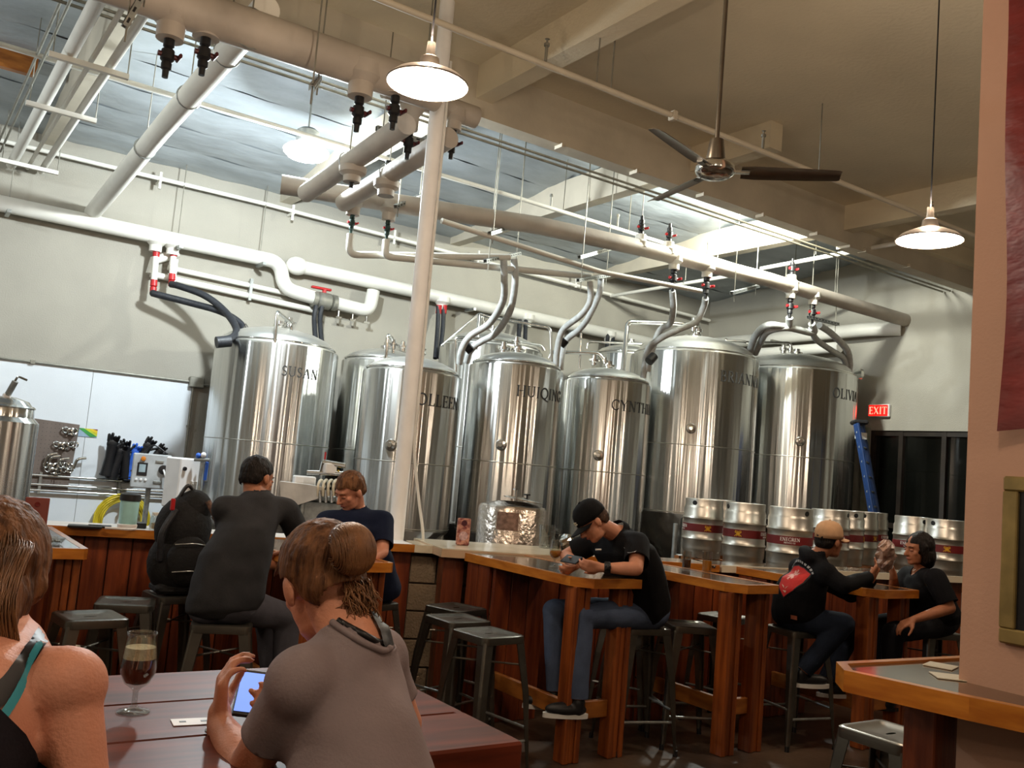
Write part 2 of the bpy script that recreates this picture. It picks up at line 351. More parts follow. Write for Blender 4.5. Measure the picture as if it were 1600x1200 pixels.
def text_flat(mb, txt, h, o, xd, yd, bold=1.0, th=0.002, gap=0.1):
    q, wd = text_quads(txt, h, bold, gap); o = Vector(o); xd = Vector(xd); yd = Vector(yd); n = xd.cross(yd).normalized()
    for quad in q:
        v = [o+xd*(x-wd/2)+yd*y+n*t for t in (0, th) for x, y in quad]
        mb.add(v, [(4,5,6,7), (0,1,5,4), (1,2,6,5), (2,3,7,6), (3,0,4,7)])

# ================================================================== SETTING
XL, XR, YB, YW = -6.5, 13.0, -4.5, 12.4
CZ, RZ = 5.4, 5.62
struct('floor', MB().box(((XL+XR)/2, (YB+YW)/2, -.1), (XR-XL+.6, YW-YB+.6, .2)), M['floor'])
wb = struct('wall_back', MB().box(((XL+XR)/2, YW+.1, 2.9), (XR-XL+.4, .2, 5.8)), M['plaster'])
x = -6.4
for i in range(8):                                   # white wash-down panels, 2.48 m high
    x0, x1 = -6.41+i*1.222, -6.41+(i+1)*1.222-.006
    MB().box(((x0+x1)/2, YW-.006, 1.24), (x1-x0, .012, 2.48)).build('wall_panel', M['frp'], wb)
# end wall with a dark doorway
dy0, dy1, dz = 5.6, 8.77, 2.82
we = struct('wall_end', MB().box((XR+.1, (dy1+YW)/2, 2.9), (.2, YW-dy1, 5.8)).box((XR+.1, (YB+dy0)/2, 2.9), (.2, dy0-YB, 5.8)).box((XR+.1, (dy0+dy1)/2, (dz+5.8)/2), (.2, dy1-dy0, 5.8-dz)), M['plaster'])
struct('wall_left', MB().box((XL-.1, (YB+YW)/2, 2.9), (.2, YW-YB, 5.8)), M['plaster'])
struct('wall_front', MB().box(((XL+XR)/2, YB-.1, 2.9), (XR-XL+.4, .2, 5.8)), M['plaster'])
struct('ceiling', MB().box(((XL+XR)/2, (YB+7.3)/2, CZ+.1), (XR-XL, 7.3-YB, .2)), M['ceilpaint'])
# insulated roof over the brewery: foil blankets between purlins
roof = struct('ceiling_brewery', MB().box(((XL+XR)/2, (7.3+YW)/2, RZ+.2), (XR-XL, YW-7.3+.2, .1)), M['beampaint'])
def RS(y): return max(0.0, y-8.6)*.105      # the roof falls towards the back wall
bx = [-4.25, -1.4, 1.3, 4.35, 7.16, 10.1, 13.0]
ys = [7.32+i*.635 for i in range(9)]
for i in range(8):
    for j in range(len(bx)):
        xa = XL if j == 0 else bx[j-1]; xb = bx[j]; nx, ny = 10, 4; mb = MB(); v = []; f = []
        for a in range(nx+1):
            for b in range(ny+1):
                X = xa+(xb-xa)*a/nx; Yv = ys[i]+.006+(.623)*b/ny
                sag = .018*math.sin(PI*b/ny)+.010*math.sin(a*2.1+i*1.3+j)
                v.append((X, Yv, RZ+.06-sag-RS(Yv)))
        for a in range(nx):
            for b in range(ny): f.append((a*(ny+1)+b, a*(ny+1)+b+1, (a+1)*(ny+1)+b+1, (a+1)*(ny+1)+b))
        n = len(v); v += [(p[0], p[1], p[2]+.03) for p in v]; f += [q[::-1] for q in [tuple(k+n for k in q) for q in f]]
        mb.add(v, f).build('foil_sheet', M['foil'], roof, smooth='all')
    MB().box(((XL+XR)/2, ys[i], RZ+.14-RS(ys[i])), (XR-XL, .05, .1)).build('purlin', M['beampaint'], roof)
g = struct('trim_1', MB().box(((XL+9.9)/2, 7.2, 5.17), (9.9-XL, .2, .5)).box(((9.9+XR)/2, 7.2, 5.02), (XR-9.9, .2, .26)), M['beampaint'])
g2 = struct('trim_2', MB().box((11.45, 7.12, 5.3), (3.1, .3, .3)), M['ceilpaint'])
for i, X in enumerate(bx[:-1]):
    struct('trim_%d' % (i+3), MB().box((X, (7.3+YW)/2, 5.37), (.17, YW-7.3, .4)), M['beampaint'])
    dp = .3 if 6 < X < 8 else .34
    y0b = 6.0 if 6 < X < 8 else YB
    struct('trim_%d' % (i+9), MB().box((X-.08 if X < 9 else 9.85, (y0b+7.1)/2, 5.42-dp/2), (.18, 7.1-y0b, dp)), M['ceilpaint'])
struct('trim_15', MB().box((.2, 10.5, 5.45), (1.4, .08, .3)), M['railwood'])
# near wall end on the right
nw = struct('wall_right', MB().box((3.35, (1.74+YB)/2, 2.7), (.4, 1.74-YB, 5.4)), M['nearwall'])
# ---- dark doorway beyond the end wall
dr = struct('door_1', MB().box((XR+.55, (dy0+dy1)/2, dz/2), (.1, dy1-dy0+.3, dz+.2)), M['black'])
fr = MB()
for Y in (dy0+.03, dy1-.03, 8.25, 7.55, 6.6): fr.box((XR+.08, Y, dz/2), (.12, .07, dz))
for Z in (dz-.04, 1.35, .05): fr.box((XR+.08, (dy0+dy1)/2, Z), (.1, dy1-dy0, .08))
fr.build('door_frame', mat('bronze', '241c15', .5, var=.2), dr)
for (a, b) in ((8.28, 8.73), (7.59, 8.21), (6.64, 7.51), (5.67, 6.56)):
    for (c, d) in ((.1, 1.31), (1.39, dz-.08)):
        MB().box((XR+.09, (a+b)/2, (c+d)/2), (.012, b-a, d-c)).build('pane', M['darkglass'], dr)
MB().box((XR+.35, 8.4, 1.9), (.03, .5, 1.4)).build('reflection_panel', mat('reflection_green', '6c6a4c', .8, var=.2), dr)  # greenish panel put in for the lit reflection in the door glass
MB().box((12.95, 8.80, 1.43), (.05, .09, 2.86)).build('door_jamb', mat('jamb', '8a9080', .6), dr)
# conduit round the white panels and panel seams
cn = thing('panel_conduit', 'thin grey metal conduit edging the top of the white wall panels, with a junction box', 'conduit', (3.37, 12.36, 2.48))
MB().tube([(XL+.1, 12.365, 2.49), (3.37, 12.365, 2.49)], .014, 8).build('conduit_run', M['conduit'], cn, smooth=True)
MB().tube([(3.37, 12.365, 2.45), (3.37, 12.365, .02)], .012, 8).build('conduit_drop', M['conduit'], cn, smooth=True)
MB().tube([(3.37, 12.365, 2.47), (4.8, 12.365, 2.47)], .014, 8).build('conduit_run', M['conduit'], cn, smooth=True)
MB().box((3.4, 12.35, 2.49), (.19, .08, .14), bev=.01).build('junction_box', M['conduit'], cn)
for X in (1.45, -.6): MB().box((X, 12.37, 2.49), (.05, .05, .045)).build('clamp', M['conduit'], cn)
for Z in (1.9, 1.2): MB().box((3.37, 12.37, Z), (.05, .05, .03)).build('clamp', M['conduit'], cn)

# ================================================================== PIPES OVERHEAD
def rod(name_parent, x, y, z0, z1=None, r=.006):
    if z1 is None: z1 = CZ if y < 7.1 else RZ+.03
    return MB().tube([(x, y, z0), (x, y, z1)], r, 6).build('hanger_rod', M['conduit'], name_parent, smooth=True)
def pipe_run(name, label, pts, r, m, rad=.0, seg=14, hang=None, cat='pipe'):
    t = thing(name, label, cat, tuple(pts[0]))
    P = bent(pts, rad) if rad else pts
    MB().tube(P, r, seg).build('pipe_run', m, t, smooth=True)
    for h in (hang or []):
        rod(t, h[0], h[1], h[2]); MB().tube([(h[0]+(r+.006)*math.cos(a*PI/6), h[1], h[2]-r+(r+.006)*math.sin(a*PI/6)) for a in range(13)], .005, 5).build('hanger_ring', M['galv'], t)
    return t
def valve(p, label, m=None, handle='red', up=False, s=1.0, hose=None):
    """ball valve hanging from a tee at p: body, union nuts, lever"""
    m = m or M['black']; d = 1 if up else -1; x, y, z = p; t = thing('ball_valve', label, 'valve', (x, y, z if up else z-.26*s), 'ball valves on the overhead pipes')
    b = MB()
    b.lathe([(0, 0), (.034*s, 0), (.036*s, .05*s), (.026*s, .06*s), (.042*s, .075*s), (.045*s, .14*s), (.03*s, .155*s), (.034*s, .165*s), (.034*s, .2*s), (.022*s, .21*s), (.02*s, .26*s), (0, .26*s)], (x, y, z), 14, axis=(0, 0, d))
    b.build('valve_body', m, t, smooth=True)
    zz = z+d*.108*s; MB().cyl((x-.062*s, y, zz), (x+.062*s, y, zz), .018*s, seg=10).box((x+.07*s, y-.01*s, zz), (.02*s, .11*s, .03*s), bev=.006).build('lever', M['red'] if handle == 'red' else M['darkred'], t)
    return t
pos = ['leftmost', 'second']
# trunk line 1 (nearest, over the taproom edge)
t1z, t1y = 4.52, 6.05
tr = pipe_run('trunk_pipe', 'thick insulated trunk pipe crossing top left over the bar counter', [(-4.5, t1y+.1, t1z), (.5, t1y+.1, t1z), (3.22, t1y, t1z-.02)], .14, M['pvcdull'], seg=20, hang=[(1.75, t1y+.02, t1z+.13), (-.5, t1y+.1, t1z+.13), (3.1, t1y, t1z+.13)])
def tee(parent, x, y, z, r, drop=.16, name='tee_drop', up=False, m=None):
    d = 1 if up else -1
    MB().lathe([(r*1.25, 0), (r*1.22, drop*.4), (r*.8, drop*.6), (r*.78, drop), (0, drop)], (x, y, z), 16, axis=(0, 0, d)).build(name, m or M['pvcdull'], parent, smooth=True)
V1 = []
for (px, py, lb) in ((265, 62, 'black ball valve hanging from the trunk pipe, leftmost of all'), (322, 58, 'black ball valve with a dangling wire, second from left on the trunk pipe'),
                     (562, 152, 'black ball valve on the trunk pipe, left neighbour of the bright pendant lamp'), (618, 150, 'black ball valve on the trunk pipe directly behind the bright pendant lamp')):
    p = at(px, py, Y=t1y+(.1 if px < 500 else 0)); tee(tr, p.x, p.y, t1z, .115, max(.15, t1z-p.z)); valve((p.x, p.y, min(p.z, t1z-.15)), lb, handle='dark'); V1.append(p)
# second short header, lower, right of trunk 1
ty = 6.9
a = at(600, 150, Y=ty); b = at(735, 190, Y=ty)
hd = pipe_run('header_pipe', 'short insulated header pipe behind the bright pendant lamp and pole', [(a.x, ty, b.z+.05), (b.x+.05, ty, b.z+.05)], .1, M['pvcdull'], seg=18, hang=[(a.x+.4, ty, b.z+.17)])
for (px, py, lb) in ((640, 203, 'black ball valve just left of the white pole, under the lamp'), (708, 204, 'black ball valve just right of the white pole, under the lamp')):
    p = at(px, py, Y=ty); tee(hd, p.x, p.y, b.z+.05, .09, b.z+.05-p.z); valve(tuple(p), lb, handle='dark')
# cross pipes going back from trunk 1 to trunk 2
for k, X in enumerate((3.25, 3.66)):
    cp = pipe_run('cross_pipe', ['fat grey pipe crossing from trunk pipe back to the second trunk, left of pair', 'fat grey pipe crossing from trunk pipe back to the second trunk, right of pair'][k],
                  [(X, 6.6, 4.42), (X, 8.7, 4.27)], .092, M['pvcdull'], seg=18, hang=[(X, 7.7, 4.45)])
    px, py = ((553, 250), (608, 252))[k]
    p = at(px, py, X=X); p = at(px, py, Y=min(8.5, max(7.4, p.y))); tee(cp, p.x, p.y, 4.28, .1, max(.14, 4.28-p.z))
    valve(tuple(p), ['black ball valve under the left cross pipe, near the cool white lamp', 'black ball valve under the right cross pipe, left of the white pole'][k], handle='dark')
# trunk line 2
T2 = [at(478, 297, Y=8.9), at(560, 308, Y=8.7), at(700, 331, Y=8.3), at(840, 352, Y=8.2), at(1000, 387, Y=8.2), at(1200, 437, Y=8.2), (13.0, 8.25, 4.56)]
T2[0] = Vector((T2[0].x-.25, 8.95, T2[1].z))
t2 = pipe_run('trunk_pipe', 'long white insulated trunk pipe running over the tanks to the end wall', T2, .1, M['pvcdull'], seg=20)
def on(P, px):            # point of a polyline at picture column px
    best = None
    for i in range(len(P)-1):
        for k in range(21):
            q = Vector(P[i]).lerp(Vector(P[i+1]), k/20); v = np.array(q)-_C; X = 800+F*(v@_r)/(v@_f)
            if best is None or abs(X-px) < best[0]: best = (abs(X-px), q)
    return best[1]
for (px, dr_) in ((557, .2), (612, .2)):
    q = on(T2, px); tee(t2, q.x, q.y, q.z, .09, dr_)
    valve((q.x, q.y, q.z-dr_), ['small dark green ball valve on left white hose pipe above the tanks', 'small dark ball valve on right white hose pipe beside the white pole'][px > 600], s=.75, m=mat('greenblack', '14302a', .5))
for px, lb in ((1001, 'black ball valve with red lever standing on top of the long trunk, left one'), (1048, 'black ball valve with red lever standing on top of the long trunk, right one'), (1236, 'black ball valve with red lever on top of the trunk above the fourth front tank')):
    q = on(T2, px); tee(t2, q.x, q.y, q.z, .085, .16, up=True, m=M['pvc']); valve((q.x, q.y, q.z+.15), lb, up=True, s=.95)
LO = {}
for px, lb in ((1055, 'black ball valve with red lever under the trunk, left one over the tall tank'), (1102, 'black ball valve with red lever under the trunk, right one over the tall tank'), (1232, 'ball valve with red lever under the trunk near its right end'), (1276, 'black ball valve under the trunk nearest the end wall')):
    q = on(T2, px); tee(t2, q.x, q.y, q.z, .085, .17, m=M['pvc']); valve((q.x, q.y, q.z-.16), lb, s=1.1); LO[px] = (q.x, q.y, q.z-.16-.28)
for X in (6.9, 9.2, 11.6):
    q = on(T2, 1000) if X < 7.5 else (on(T2, 1180) if X < 10 else on(T2, 1300)); rod(t2, q.x, q.y, q.z+.1)
# slotted strut channels
def strut(p0, p1, label, rods=(0.1, .9)):
    p0 = Vector(p0); p1 = Vector(p1); d = p1-p0; L = d.length; d.normalize(); rot = d.to_track_quat('X', 'Z').to_matrix(); t = thing('strut_channel', label, 'bracket', tuple(p0), 'slotted strut hangers for the pipes')
    b = MB(); c = (p0+p1)/2
    b.box(c+rot @ Vector((0, 0, .019)), (L, .041, .004), rot=rot); b.box(c+rot @ Vector((0, .019, 0)), (L, .003, .041), rot=rot); b.box(c+rot @ Vector((0, -.019, 0)), (L, .003, .041), rot=rot)
    b.build('channel', M['galv'], t)
    s = MB(); n = int(L/.07)
    for i in range(n): s.box(p0+d*(L*(i+.5)/n)+rot @ Vector((0, 0, .0215)), (.035, .012, .002), rot=rot)
    for i in range(n): s.box(p0+d*(L*(i+.5)/n)+rot @ Vector((0, -.0208, 0)), (.035, .002, .014), rot=rot)
    o = s.build('slots', M['black'], t); o['kind'] = 'stuff'
    for k in rods:
        q = p0+d*(L*k); rod(t, q.x, q.y, q.z-.12)
strut(at(195, 42, Y=5.75), at(232, -25, Y=5.75), 'perforated strut channel across the trunk pipe, top left')
strut(at(487, 138, Y=5.8), at(530, 98, Y=5.8)+Vector((0, .35, 0)), 'perforated strut channel under the trunk pipe, left of the bright lamp')
strut(at(588, 200, Y=7.1), at(690, 230, Y=7.1), 'grey strut channel between the ball valves and the white pole')
strut(at(618, 323, Y=8.3), at(660, 305, Y=8.7), 'bright strut channel beside the white pole')
strut(at(758, 408, Y=8.3), at(812, 396, Y=8.9), 'bright strut channel carrying hoses over the second front tank')
strut(at(903, 438, Y=8.3), at(952, 430, Y=8.9), 'bright strut channel carrying hoses over the third front tank')
strut(at(905, 402, Y=7.9), at(955, 388, Y=8.5), 'strut channel right under the long trunk, mid picture')
strut(at(765, 365, Y=8.0), at(815, 350, Y=8.6), 'strut channel right under the long trunk, right of the pole')
strut(at(1262, 495, Y=8.2), at(1310, 507, Y=8.2), 'dark strut channel near the end wall under the trunk')
strut(at(1143, 458, Y=7.9), at(1185, 447, Y=8.5), 'strut channel under the trunk over the tall front tank')
# white pvc hose pipe rails leaving trunk 2
def hp(pts, label, r=.038, name='supply_pipe', m=None, rad=.12, smooth=0):
    P = smoothpath(pts, 7) if smooth else bent(pts, rad, 6)
    return single(name, MB().tube(P, r, 12), m or M['pvc'], label, 'pipe', smooth=True)
q1 = on(T2, 557); q2 = on(T2, 612)
e1 = at(800, 401, Y=8.45); e2 = at(935, 432, Y=8.45)
hp([(q1.x, q1.y, q1.z-.4), (q1.x, q1.y, q1.z-.62), (e1.x, 8.5, e1.z)], 'white pipe elbowing from the green valve toward the second front tank')
hp([(q2.x, q2.y, q2.z-.4), (q2.x, q2.y, q2.z-.58), (e2.x, 8.62, e2.z+.02)], 'white pipe elbowing beside the pole toward the third front tank')
hp([at(1095, 455, Y=8.05), at(940, 425, Y=8.05), at(690, 345, Y=8.05)], 'slim white pipe running just below the long trunk', r=.03)
# left: three pipes and one big pipe crossing to the back wall
t3 = thing('pipe_bundle', 'three parallel white pipes crossing top left to the back wall', 'pipe', (1.0, 12.2, 4.8))
MB().tube([(.93, 12.3, 4.8), (.93, 7.35, 4.8), (.93, 3.0, 4.85)], .058, 14).build('pipe_run', M['pvc'], t3, smooth=True)
MB().tube([(1.1, 12.3, 4.8), (1.1, 7.35, 4.8), (1.1, 3.0, 4.85)], .022, 10).build('pipe_run', M['pvc'], t3, smooth=True)
MB().tube([(1.25, 12.3, 4.8), (1.25, 7.35, 4.8), (1.25, 3.0, 4.85)], .038, 12).build('pipe_run', M['pvc'], t3, smooth=True)
for Y in (11.9, 9.6, 8.2):
    MB().box((1.08, Y, 4.72), (.62, .045, .045)).build('support_bar', M['pvc'], t3)
    for X in (.8, 1.38): rod(t3, X, Y, 4.7)
MB().tube([(.75, 12.3, 4.95), (.75, 6.0, 4.95)], .012, 8).build('conduit_run', M['conduit'], t3, smooth=True)
MB().tube([(.80, 12.3, 4.92), (.80, 6.0, 4.92)], .012, 8).build('conduit_run', M['conduit'], t3, smooth=True)
bp = thing('crossing_pipe', 'single fat white pipe slanting from the trunk down to the back wall pipe', 'pipe', (1.87, 12.2, 4.5))
MB().tube([(1.87, 12.25, 4.42), (1.87, 9.0, 4.62), (1.85, 6.1, 4.7)], .098, 20).build('pipe_run', M['pvc'], bp, smooth=True)
for Y, Z in ((9.6, 4.58), (8.05, 4.65), (7.0, 4.68)):
    MB().tube([(1.865+.104*math.cos(a*PI/8), Y, Z+.104*math.sin(a*PI/8)) for a in range(17)], .008, 5).build('hanger_ring', M['galv'], bp)
    rod(bp, 1.865, Y, Z+.1)
# sprinkler and utility lines
hz = 4.95
sp = thing('sprinkler_pipe', 'slim beige sprinkler pipe crossing the taproom ceiling past the fan', 'pipe', (2.3, 5.4, 4.7))
MB().tube([(XL, 5.5, 4.7), (2.337, 5.42, 4.7), (12.9, 5.34, 4.7)], .024, 10).build('pipe_run', M['beampaint'], sp, smooth=True)
for X in (3.75, 6.2, 8.9, 1.0):
    MB().cyl((X, 5.4, 4.72), (X, 5.4, 4.86), .012, seg=8).lathe([(0, 0), (.022, 0), (.022, .02), (.008, .03), (.008, .05), (.02, .055), (0, .056)], (X, 5.4, 4.84), 10).build('sprinkler_head', M['conduit'], sp, smooth=True)
for X in (4.25, 4.4, 7.0): rod(sp, X, 5.4, 4.7, CZ)
MB().box((5.08, 5.4, 4.7), (.05, .08, .08), bev=.01).build('coupling', M['beampaint'], sp)
s2 = thing('sprinkler_pipe', 'slim white sprinkler pipe along the top of the back wall', 'pipe', (.8, 12.25, 5.02))
MB().tube([(XL, 12.2, 5.0), (4, 12.2, 5.04), (12.8, 12.2, 4.88)], .028, 10).build('pipe_run', M['pvc'], s2, smooth=True)
for X in (2.6, 4.4, 6.0, 7.5, 9.5):
    MB().box((X, 12.27, 5.0), (.03, .22, .03)).cyl((X, 12.2, 4.9), (X, 12.2, 5.12), .02, seg=8).build('bracket', M['pvc'], s2)
s3 = thing('sprinkler_pipe', 'slim white sprinkler pipe running between the girder and the long trunk', 'pipe', (5.7, 8.9, 4.9))
MB().tube([(-6, 8.9, 4.95), (5.76, 8.95, 4.95), (12.9, 9.05, 4.9)], .026, 10).build('pipe_run', M['pvc'], s3, smooth=True)
for X in (4.5, 6.5, 7.6, 9.3, 11): MB().cyl((X, 8.98, 4.95), (X, 8.98, 5.12), .013, seg=8).lathe([(0, 0), (.022, 0), (.02, .03), (0, .031)], (X, 8.98, 5.1), 10).build('sprinkler_head', M['conduit'], s3); rod(s3, X+.2, 8.98, 4.95)
for k, (Y, Z) in enumerate(((7.5, 4.93), (7.62, 4.93))):
    single('conduit_line', MB().tube([(-6, Y, Z), (12.95, Y, Z)], .014, 8), M['conduit'], ['long grey conduit just behind the big girder, nearer of two', 'long grey conduit just behind the big girder, farther of two'][k], 'conduit', smooth=True)
s4 = pipe_run('branch_pipe', 'white branch pipe crossing toward the back wall above the tall front tank', [(10.3, 12.2, 4.9), (10.3, 9.2, 4.9)], .03, M['pvc'], hang=[(10.3, 10.4, 4.95)])
s5 = pipe_run('branch_pipe', 'white branch pipe crossing near the girder above the right-hand tanks', [(10.45, 9.0, 4.98), (10.35, 6.5, 4.98)], .03, M['pvc'], hang=[(10.4, 8.0, 5.03)])
# small hooks along the girder foot
for k in range(9):
    X = 3.2+k*1.0
    MB().box((X, 7.12, 4.91), (.03, .12, .05)).build('girder_clip', M['beampaint'], g)
# ---- wall lines at 4.3 m
wz, wy = 4.28, 12.2
wp = thing('insulated_pipe', 'fat white pipe at upper left with an S-bend down to grey valve', 'pipe', (.9, wy, wz))
pA = at(425, 400, Y=wy); pB = at(455, 455, Y=wy); pC = at(480, 460, Y=wy)
MB().tube(bent([(XL, wy, 4.3), (pA.x+.12, wy, 4.28), (pA.x+.22, wy, pB.z+.02), (pC.x, wy, pB.z-.02), (pC.x+.1, wy, pB.z-.03)], .22, 7), .098, 18).build('pipe_run', M['pvc'], wp, smooth=True)
for px in (245, 272):
    q = at(px, 372, Y=wy); tee(wp, q.x, wy, wz, .1, .2, m=M['pvc'])
for X in (.95, 2.9, 4.0): rod(wp, X, wy-.02, 4.2); MB().box((X, wy-.1, 4.17), (.045, .3, .04)).build('strut', M['galv'], wp)
vb = thing('inline_valve', 'large grey inline valve with a red lever on the wall pipe', 'valve', (pC.x+.25, wy, pB.z-.05))
zc = pB.z-.05
MB().lathe([(0, 0), (.115, 0), (.115, .06), (.09, .07), (.12, .1), (.12, .26), (.09, .29), (.115, .3), (.115, .36), (0, .36)], (pC.x+.08, wy, zc), 18, axis=(1, 0, 0)).build('valve_body', M['conduit'], vb, smooth=True)
MB().box((pC.x+.2, wy, zc+.17), (.3, .06, .035), bev=.01).cyl((pC.x+.25, wy, zc+.09), (pC.x+.25, wy, zc+.17), .03).build('lever', M['red'], vb)
w2 = thing('insulated_pipe', 'fat white pipe rising from the grey valve and running right along the back wall', 'pipe', (pC.x+.45, wy, zc))
pD = at(578, 480, Y=wy); pE = at(576, 440, Y=wy)
MB().tube(bent([(pC.x+.44, wy, zc), (pD.x, wy, zc-.03), (pD.x+.03, wy, 4.15)], .2, 7), .095, 18).build('pipe_run', M['pvc'], w2, smooth=True)
MB().tube([(4.55, wy+.02, 4.28), (12.3, wy+.02, 4.22)], .095, 18).build('pipe_run', M['pvc'], w2, smooth=True)
MB().ell((4.55, wy+.02, 4.28), (.16, .13, .13)).build('end_cap', M['pvc'], w2, smooth='all')
for px in (690, 825, 955):
    q = at(px, 480, Y=wy); tee(w2, q.x, wy, 4.26, .1, .2, m=M['pvc'])
for k in range(3):
    X = pC.x+.5+k*.17*1.3; MB().cyl((X, wy, zc-.1), (X, wy, zc-.2), .016, seg=8).box((X, wy-.01, zc-.2), (.09, .03, .03)).build('small_tap', M['chrome'], w2)
for X in (7.4, 9.5): MB().box((X, wy-.06, 4.14), (.045, .28, .04)).build('strut', M['galv'], w2)
w3 = thing('insulated_pipe', 'fat white pipe turning the corner along the end wall', 'pipe', (12.7, 12.2, 4.4))
MB().tube(bent([(12.25, 12.25, 4.42), (12.8, 12.25, 4.42), (12.78, 8.7, 4.42), (12.98, 8.3, 4.42)], .2, 6), .11, 18).build('pipe_run', M['pvc'], w3, smooth=True)
MB().tube([(12.7, 12.1, 4.15), (12.7, 9.2, 4.15)], .09, 16).build('pipe_run', M['pvc'], w3, smooth=True)
MB().box((12.7, 10.4, 4.3), (.5, .05, .05)).build('strut', M['conduit'], w3)
# two slim pipes below the wall pipe with clips
tw = thing('slim_pipe_pair', 'pair of slim white pipes clipped to the back wall below the fat pipe', 'pipe', (3.0, 12.3, 3.8))
a0 = at(262, 418, Y=12.32); a1 = at(500, 470, Y=12.32); b0 = at(235, 428, Y=12.32); b1 = at(500, 487, Y=12.32)
MB().tube([a0, a1], .035, 12).build('pipe_run', M['pvc'], tw, smooth=True)
MB().tube([b0, b1], .042, 12).build('pipe_run', M['pvc'], tw, smooth=True)
MB().tube([b0, b0+Vector((.02, 0, .18)), b0+Vector((.3, -.02, .34))], .06, 12).build('pipe_elbow', M['pvc'], tw, smooth=True)
for px in (272, 390): q = at(px, (424 if px < 300 else 453), Y=12.33); MB().box((q.x, 12.3, q.z), (.04, .06, .3)).build('clip', M['galv'], tw)
# dangling white/red/black drops by the left tank
for k, (px, y0, y1) in enumerate(((245, 385, 458), (272, 385, 445))):
    p = at(px, y0, Y=wy); q = at(px-6 if k == 0 else px-4, y1, Y=wy-.05)
    t = thing('drop_pipe', ['white drop pipe with red unions hanging from the wall pipe, left of two', 'white drop pipe with red unions hanging from the wall pipe, right of two'][k], 'pipe', (q.x, q.y, q.z))
    MB().cyl(p.lerp(q, .2), p.lerp(q, .8), .04, seg=14).build('pipe_run', M['pvc'], t, smooth=True)
    MB().lathe([(0, 0), (.042, 0), (.042, .05), (.03, .06), (.045, .07), (.042, .14), (0, .14)], tuple(p), 12, axis=tuple(q-p)).build('union', M['red'], t, smooth=True)
    MB().lathe([(0, 0), (.042, 0), (.045, .08), (.03, .09), (.042, .1), (.042, .16), (0, .16)], tuple(p.lerp(q, .72)), 12, axis=tuple(q-p)).build('union', M['red'], t, smooth=True)
# ---- white steel pole
pq = at(632, 700, Y=6.3); PX, PY, PR = pq.x, 6.3, .06
pl = thing('pole', 'tall white round steel pole with a thin hose taped down its right side', 'pole', (PX, PY, 0))
MB().lathe([(PR, 0), (PR, CZ)], (PX, PY, 0), 28).build('shaft', M['white'], pl, smooth=True)
MB().lathe([(0, 0), (.14, 0), (.14, .02), (.07, .03)], (PX, PY, 0), 28).build('base_plate', M['pvc'], pl, smooth=True)
hs = [(PX+.072*math.cos(a), PY+.072*math.sin(a), z) for a, z in ((-.5, 4.9), (-.6, 4.0), (-.7, 3.4), (-.6, 2.8), (-.5, 2.2), (-.45, 1.8))]+[(PX+.12, PY-.08, 1.4), (PX+.17, PY-.12, 1.1), (PX+.16, PY-.1, .9)]
MB().tube(smoothpath(hs, 5), .012, 8).build('hose', M['clothwhite'], pl, smooth=True)

# ================================================================== TANKS
M['letter'] = mat('letter', '2b2a28', .6, var=.1)
def tank(name, label, text, cx, cy, r, zt, zb=.9, group='tall stainless fermentation tanks in the brewery', cat='tank', port=True, th=.14):
    t = thing(name, label, cat, (cx, cy, 0), group)
    b = MB(); b.lathe([(r, zb), (r, zt-.02), (r-.006, zt), (r-.05, zt+.012)], (cx, cy, 0), 72)
    b.build('shell', M['steel'], t, smooth=True)
    k = r/0.6
    MB().lathe([(r-.05, zt+.012), (r-.055, zt+.03), (.9*r, zt+.055), (.88*r, zt+.075*k), (.8*r, zt+.11*k), (.6*r, zt+.16*k), (.35*r, zt+.195*k), (.12*r, zt+.205*k), (0, zt+.206*k)], (cx, cy, 0), 56).build('dome', M['dome'], t, smooth='all')
    MB().lathe([(.93*r, zt+.03), (.95*r, zt+.042), (.93*r, zt+.055), (.9*r, zt+.05)], (cx, cy, 0), 56).build('dome_ring', M['chrome'], t, smooth='all')
    for z in (zb+.02, zb+(zt-zb)*.42): MB().lathe([(r, z-.006), (r+.0015, z-.003), (r+.0015, z+.003), (r, z+.006)], (cx, cy, 0), 72).build('weld_seam', M['weld'], t, smooth=True)
    MB().lathe([(.12, .35), (r*.98, zb-.02), (r, zb)], (cx, cy, 0), 48).build('cone', M['steel'], t, smooth=True)
    for a in (45, 135, 225, 315):
        x, y = cx+(r-.08)*math.cos(math.radians(a)), cy+(r-.08)*math.sin(math.radians(a))
        MB().cyl((x, y, .02), (x, y, zb+.1), .05, seg=12).lathe([(0, 0), (.08, 0), (.08, .02), (0, .03)], (x, y, 0), 12).build('leg', M['steel'], t, smooth=True)
    if text:
        letters_on_cyl(text, th, cx, cy, zt-.39, r, -PI/2+.06, M['letter'], t, 1.1, .004, .12)
    if port:
        p = Vector((cx+r*math.cos(-2.35), cy+r*math.sin(-2.35), zb+(zt-zb)*.52)); n = Vector((math.cos(-2.35), math.sin(-2.35), 0))
        MB().lathe([(.0, .06), (.025, .06), (.03, .04), (.06, .035), (.07, .015), (.07, 0)], tuple(p), 16, axis=tuple(n)).build('sample_port', M['chrome'], t, smooth=True)
    # top fittings
    zt2 = zt+.2*k
    MB().lathe([(0, 0), (.07, 0), (.07, .05), (.09, .055), (.09, .08), (.05, .09), (.05, .13), (0, .135)], (cx, cy, zt2-.02), 18).build('top_cap', M['chrome'], t, smooth=True)
    return t
def arm(t, pts, r=.02, rad=.08, name='vent_arm'):
    MB().tube(bent(pts, rad, 5), r, 10).build(name, M['chrome'], t, smooth=True)
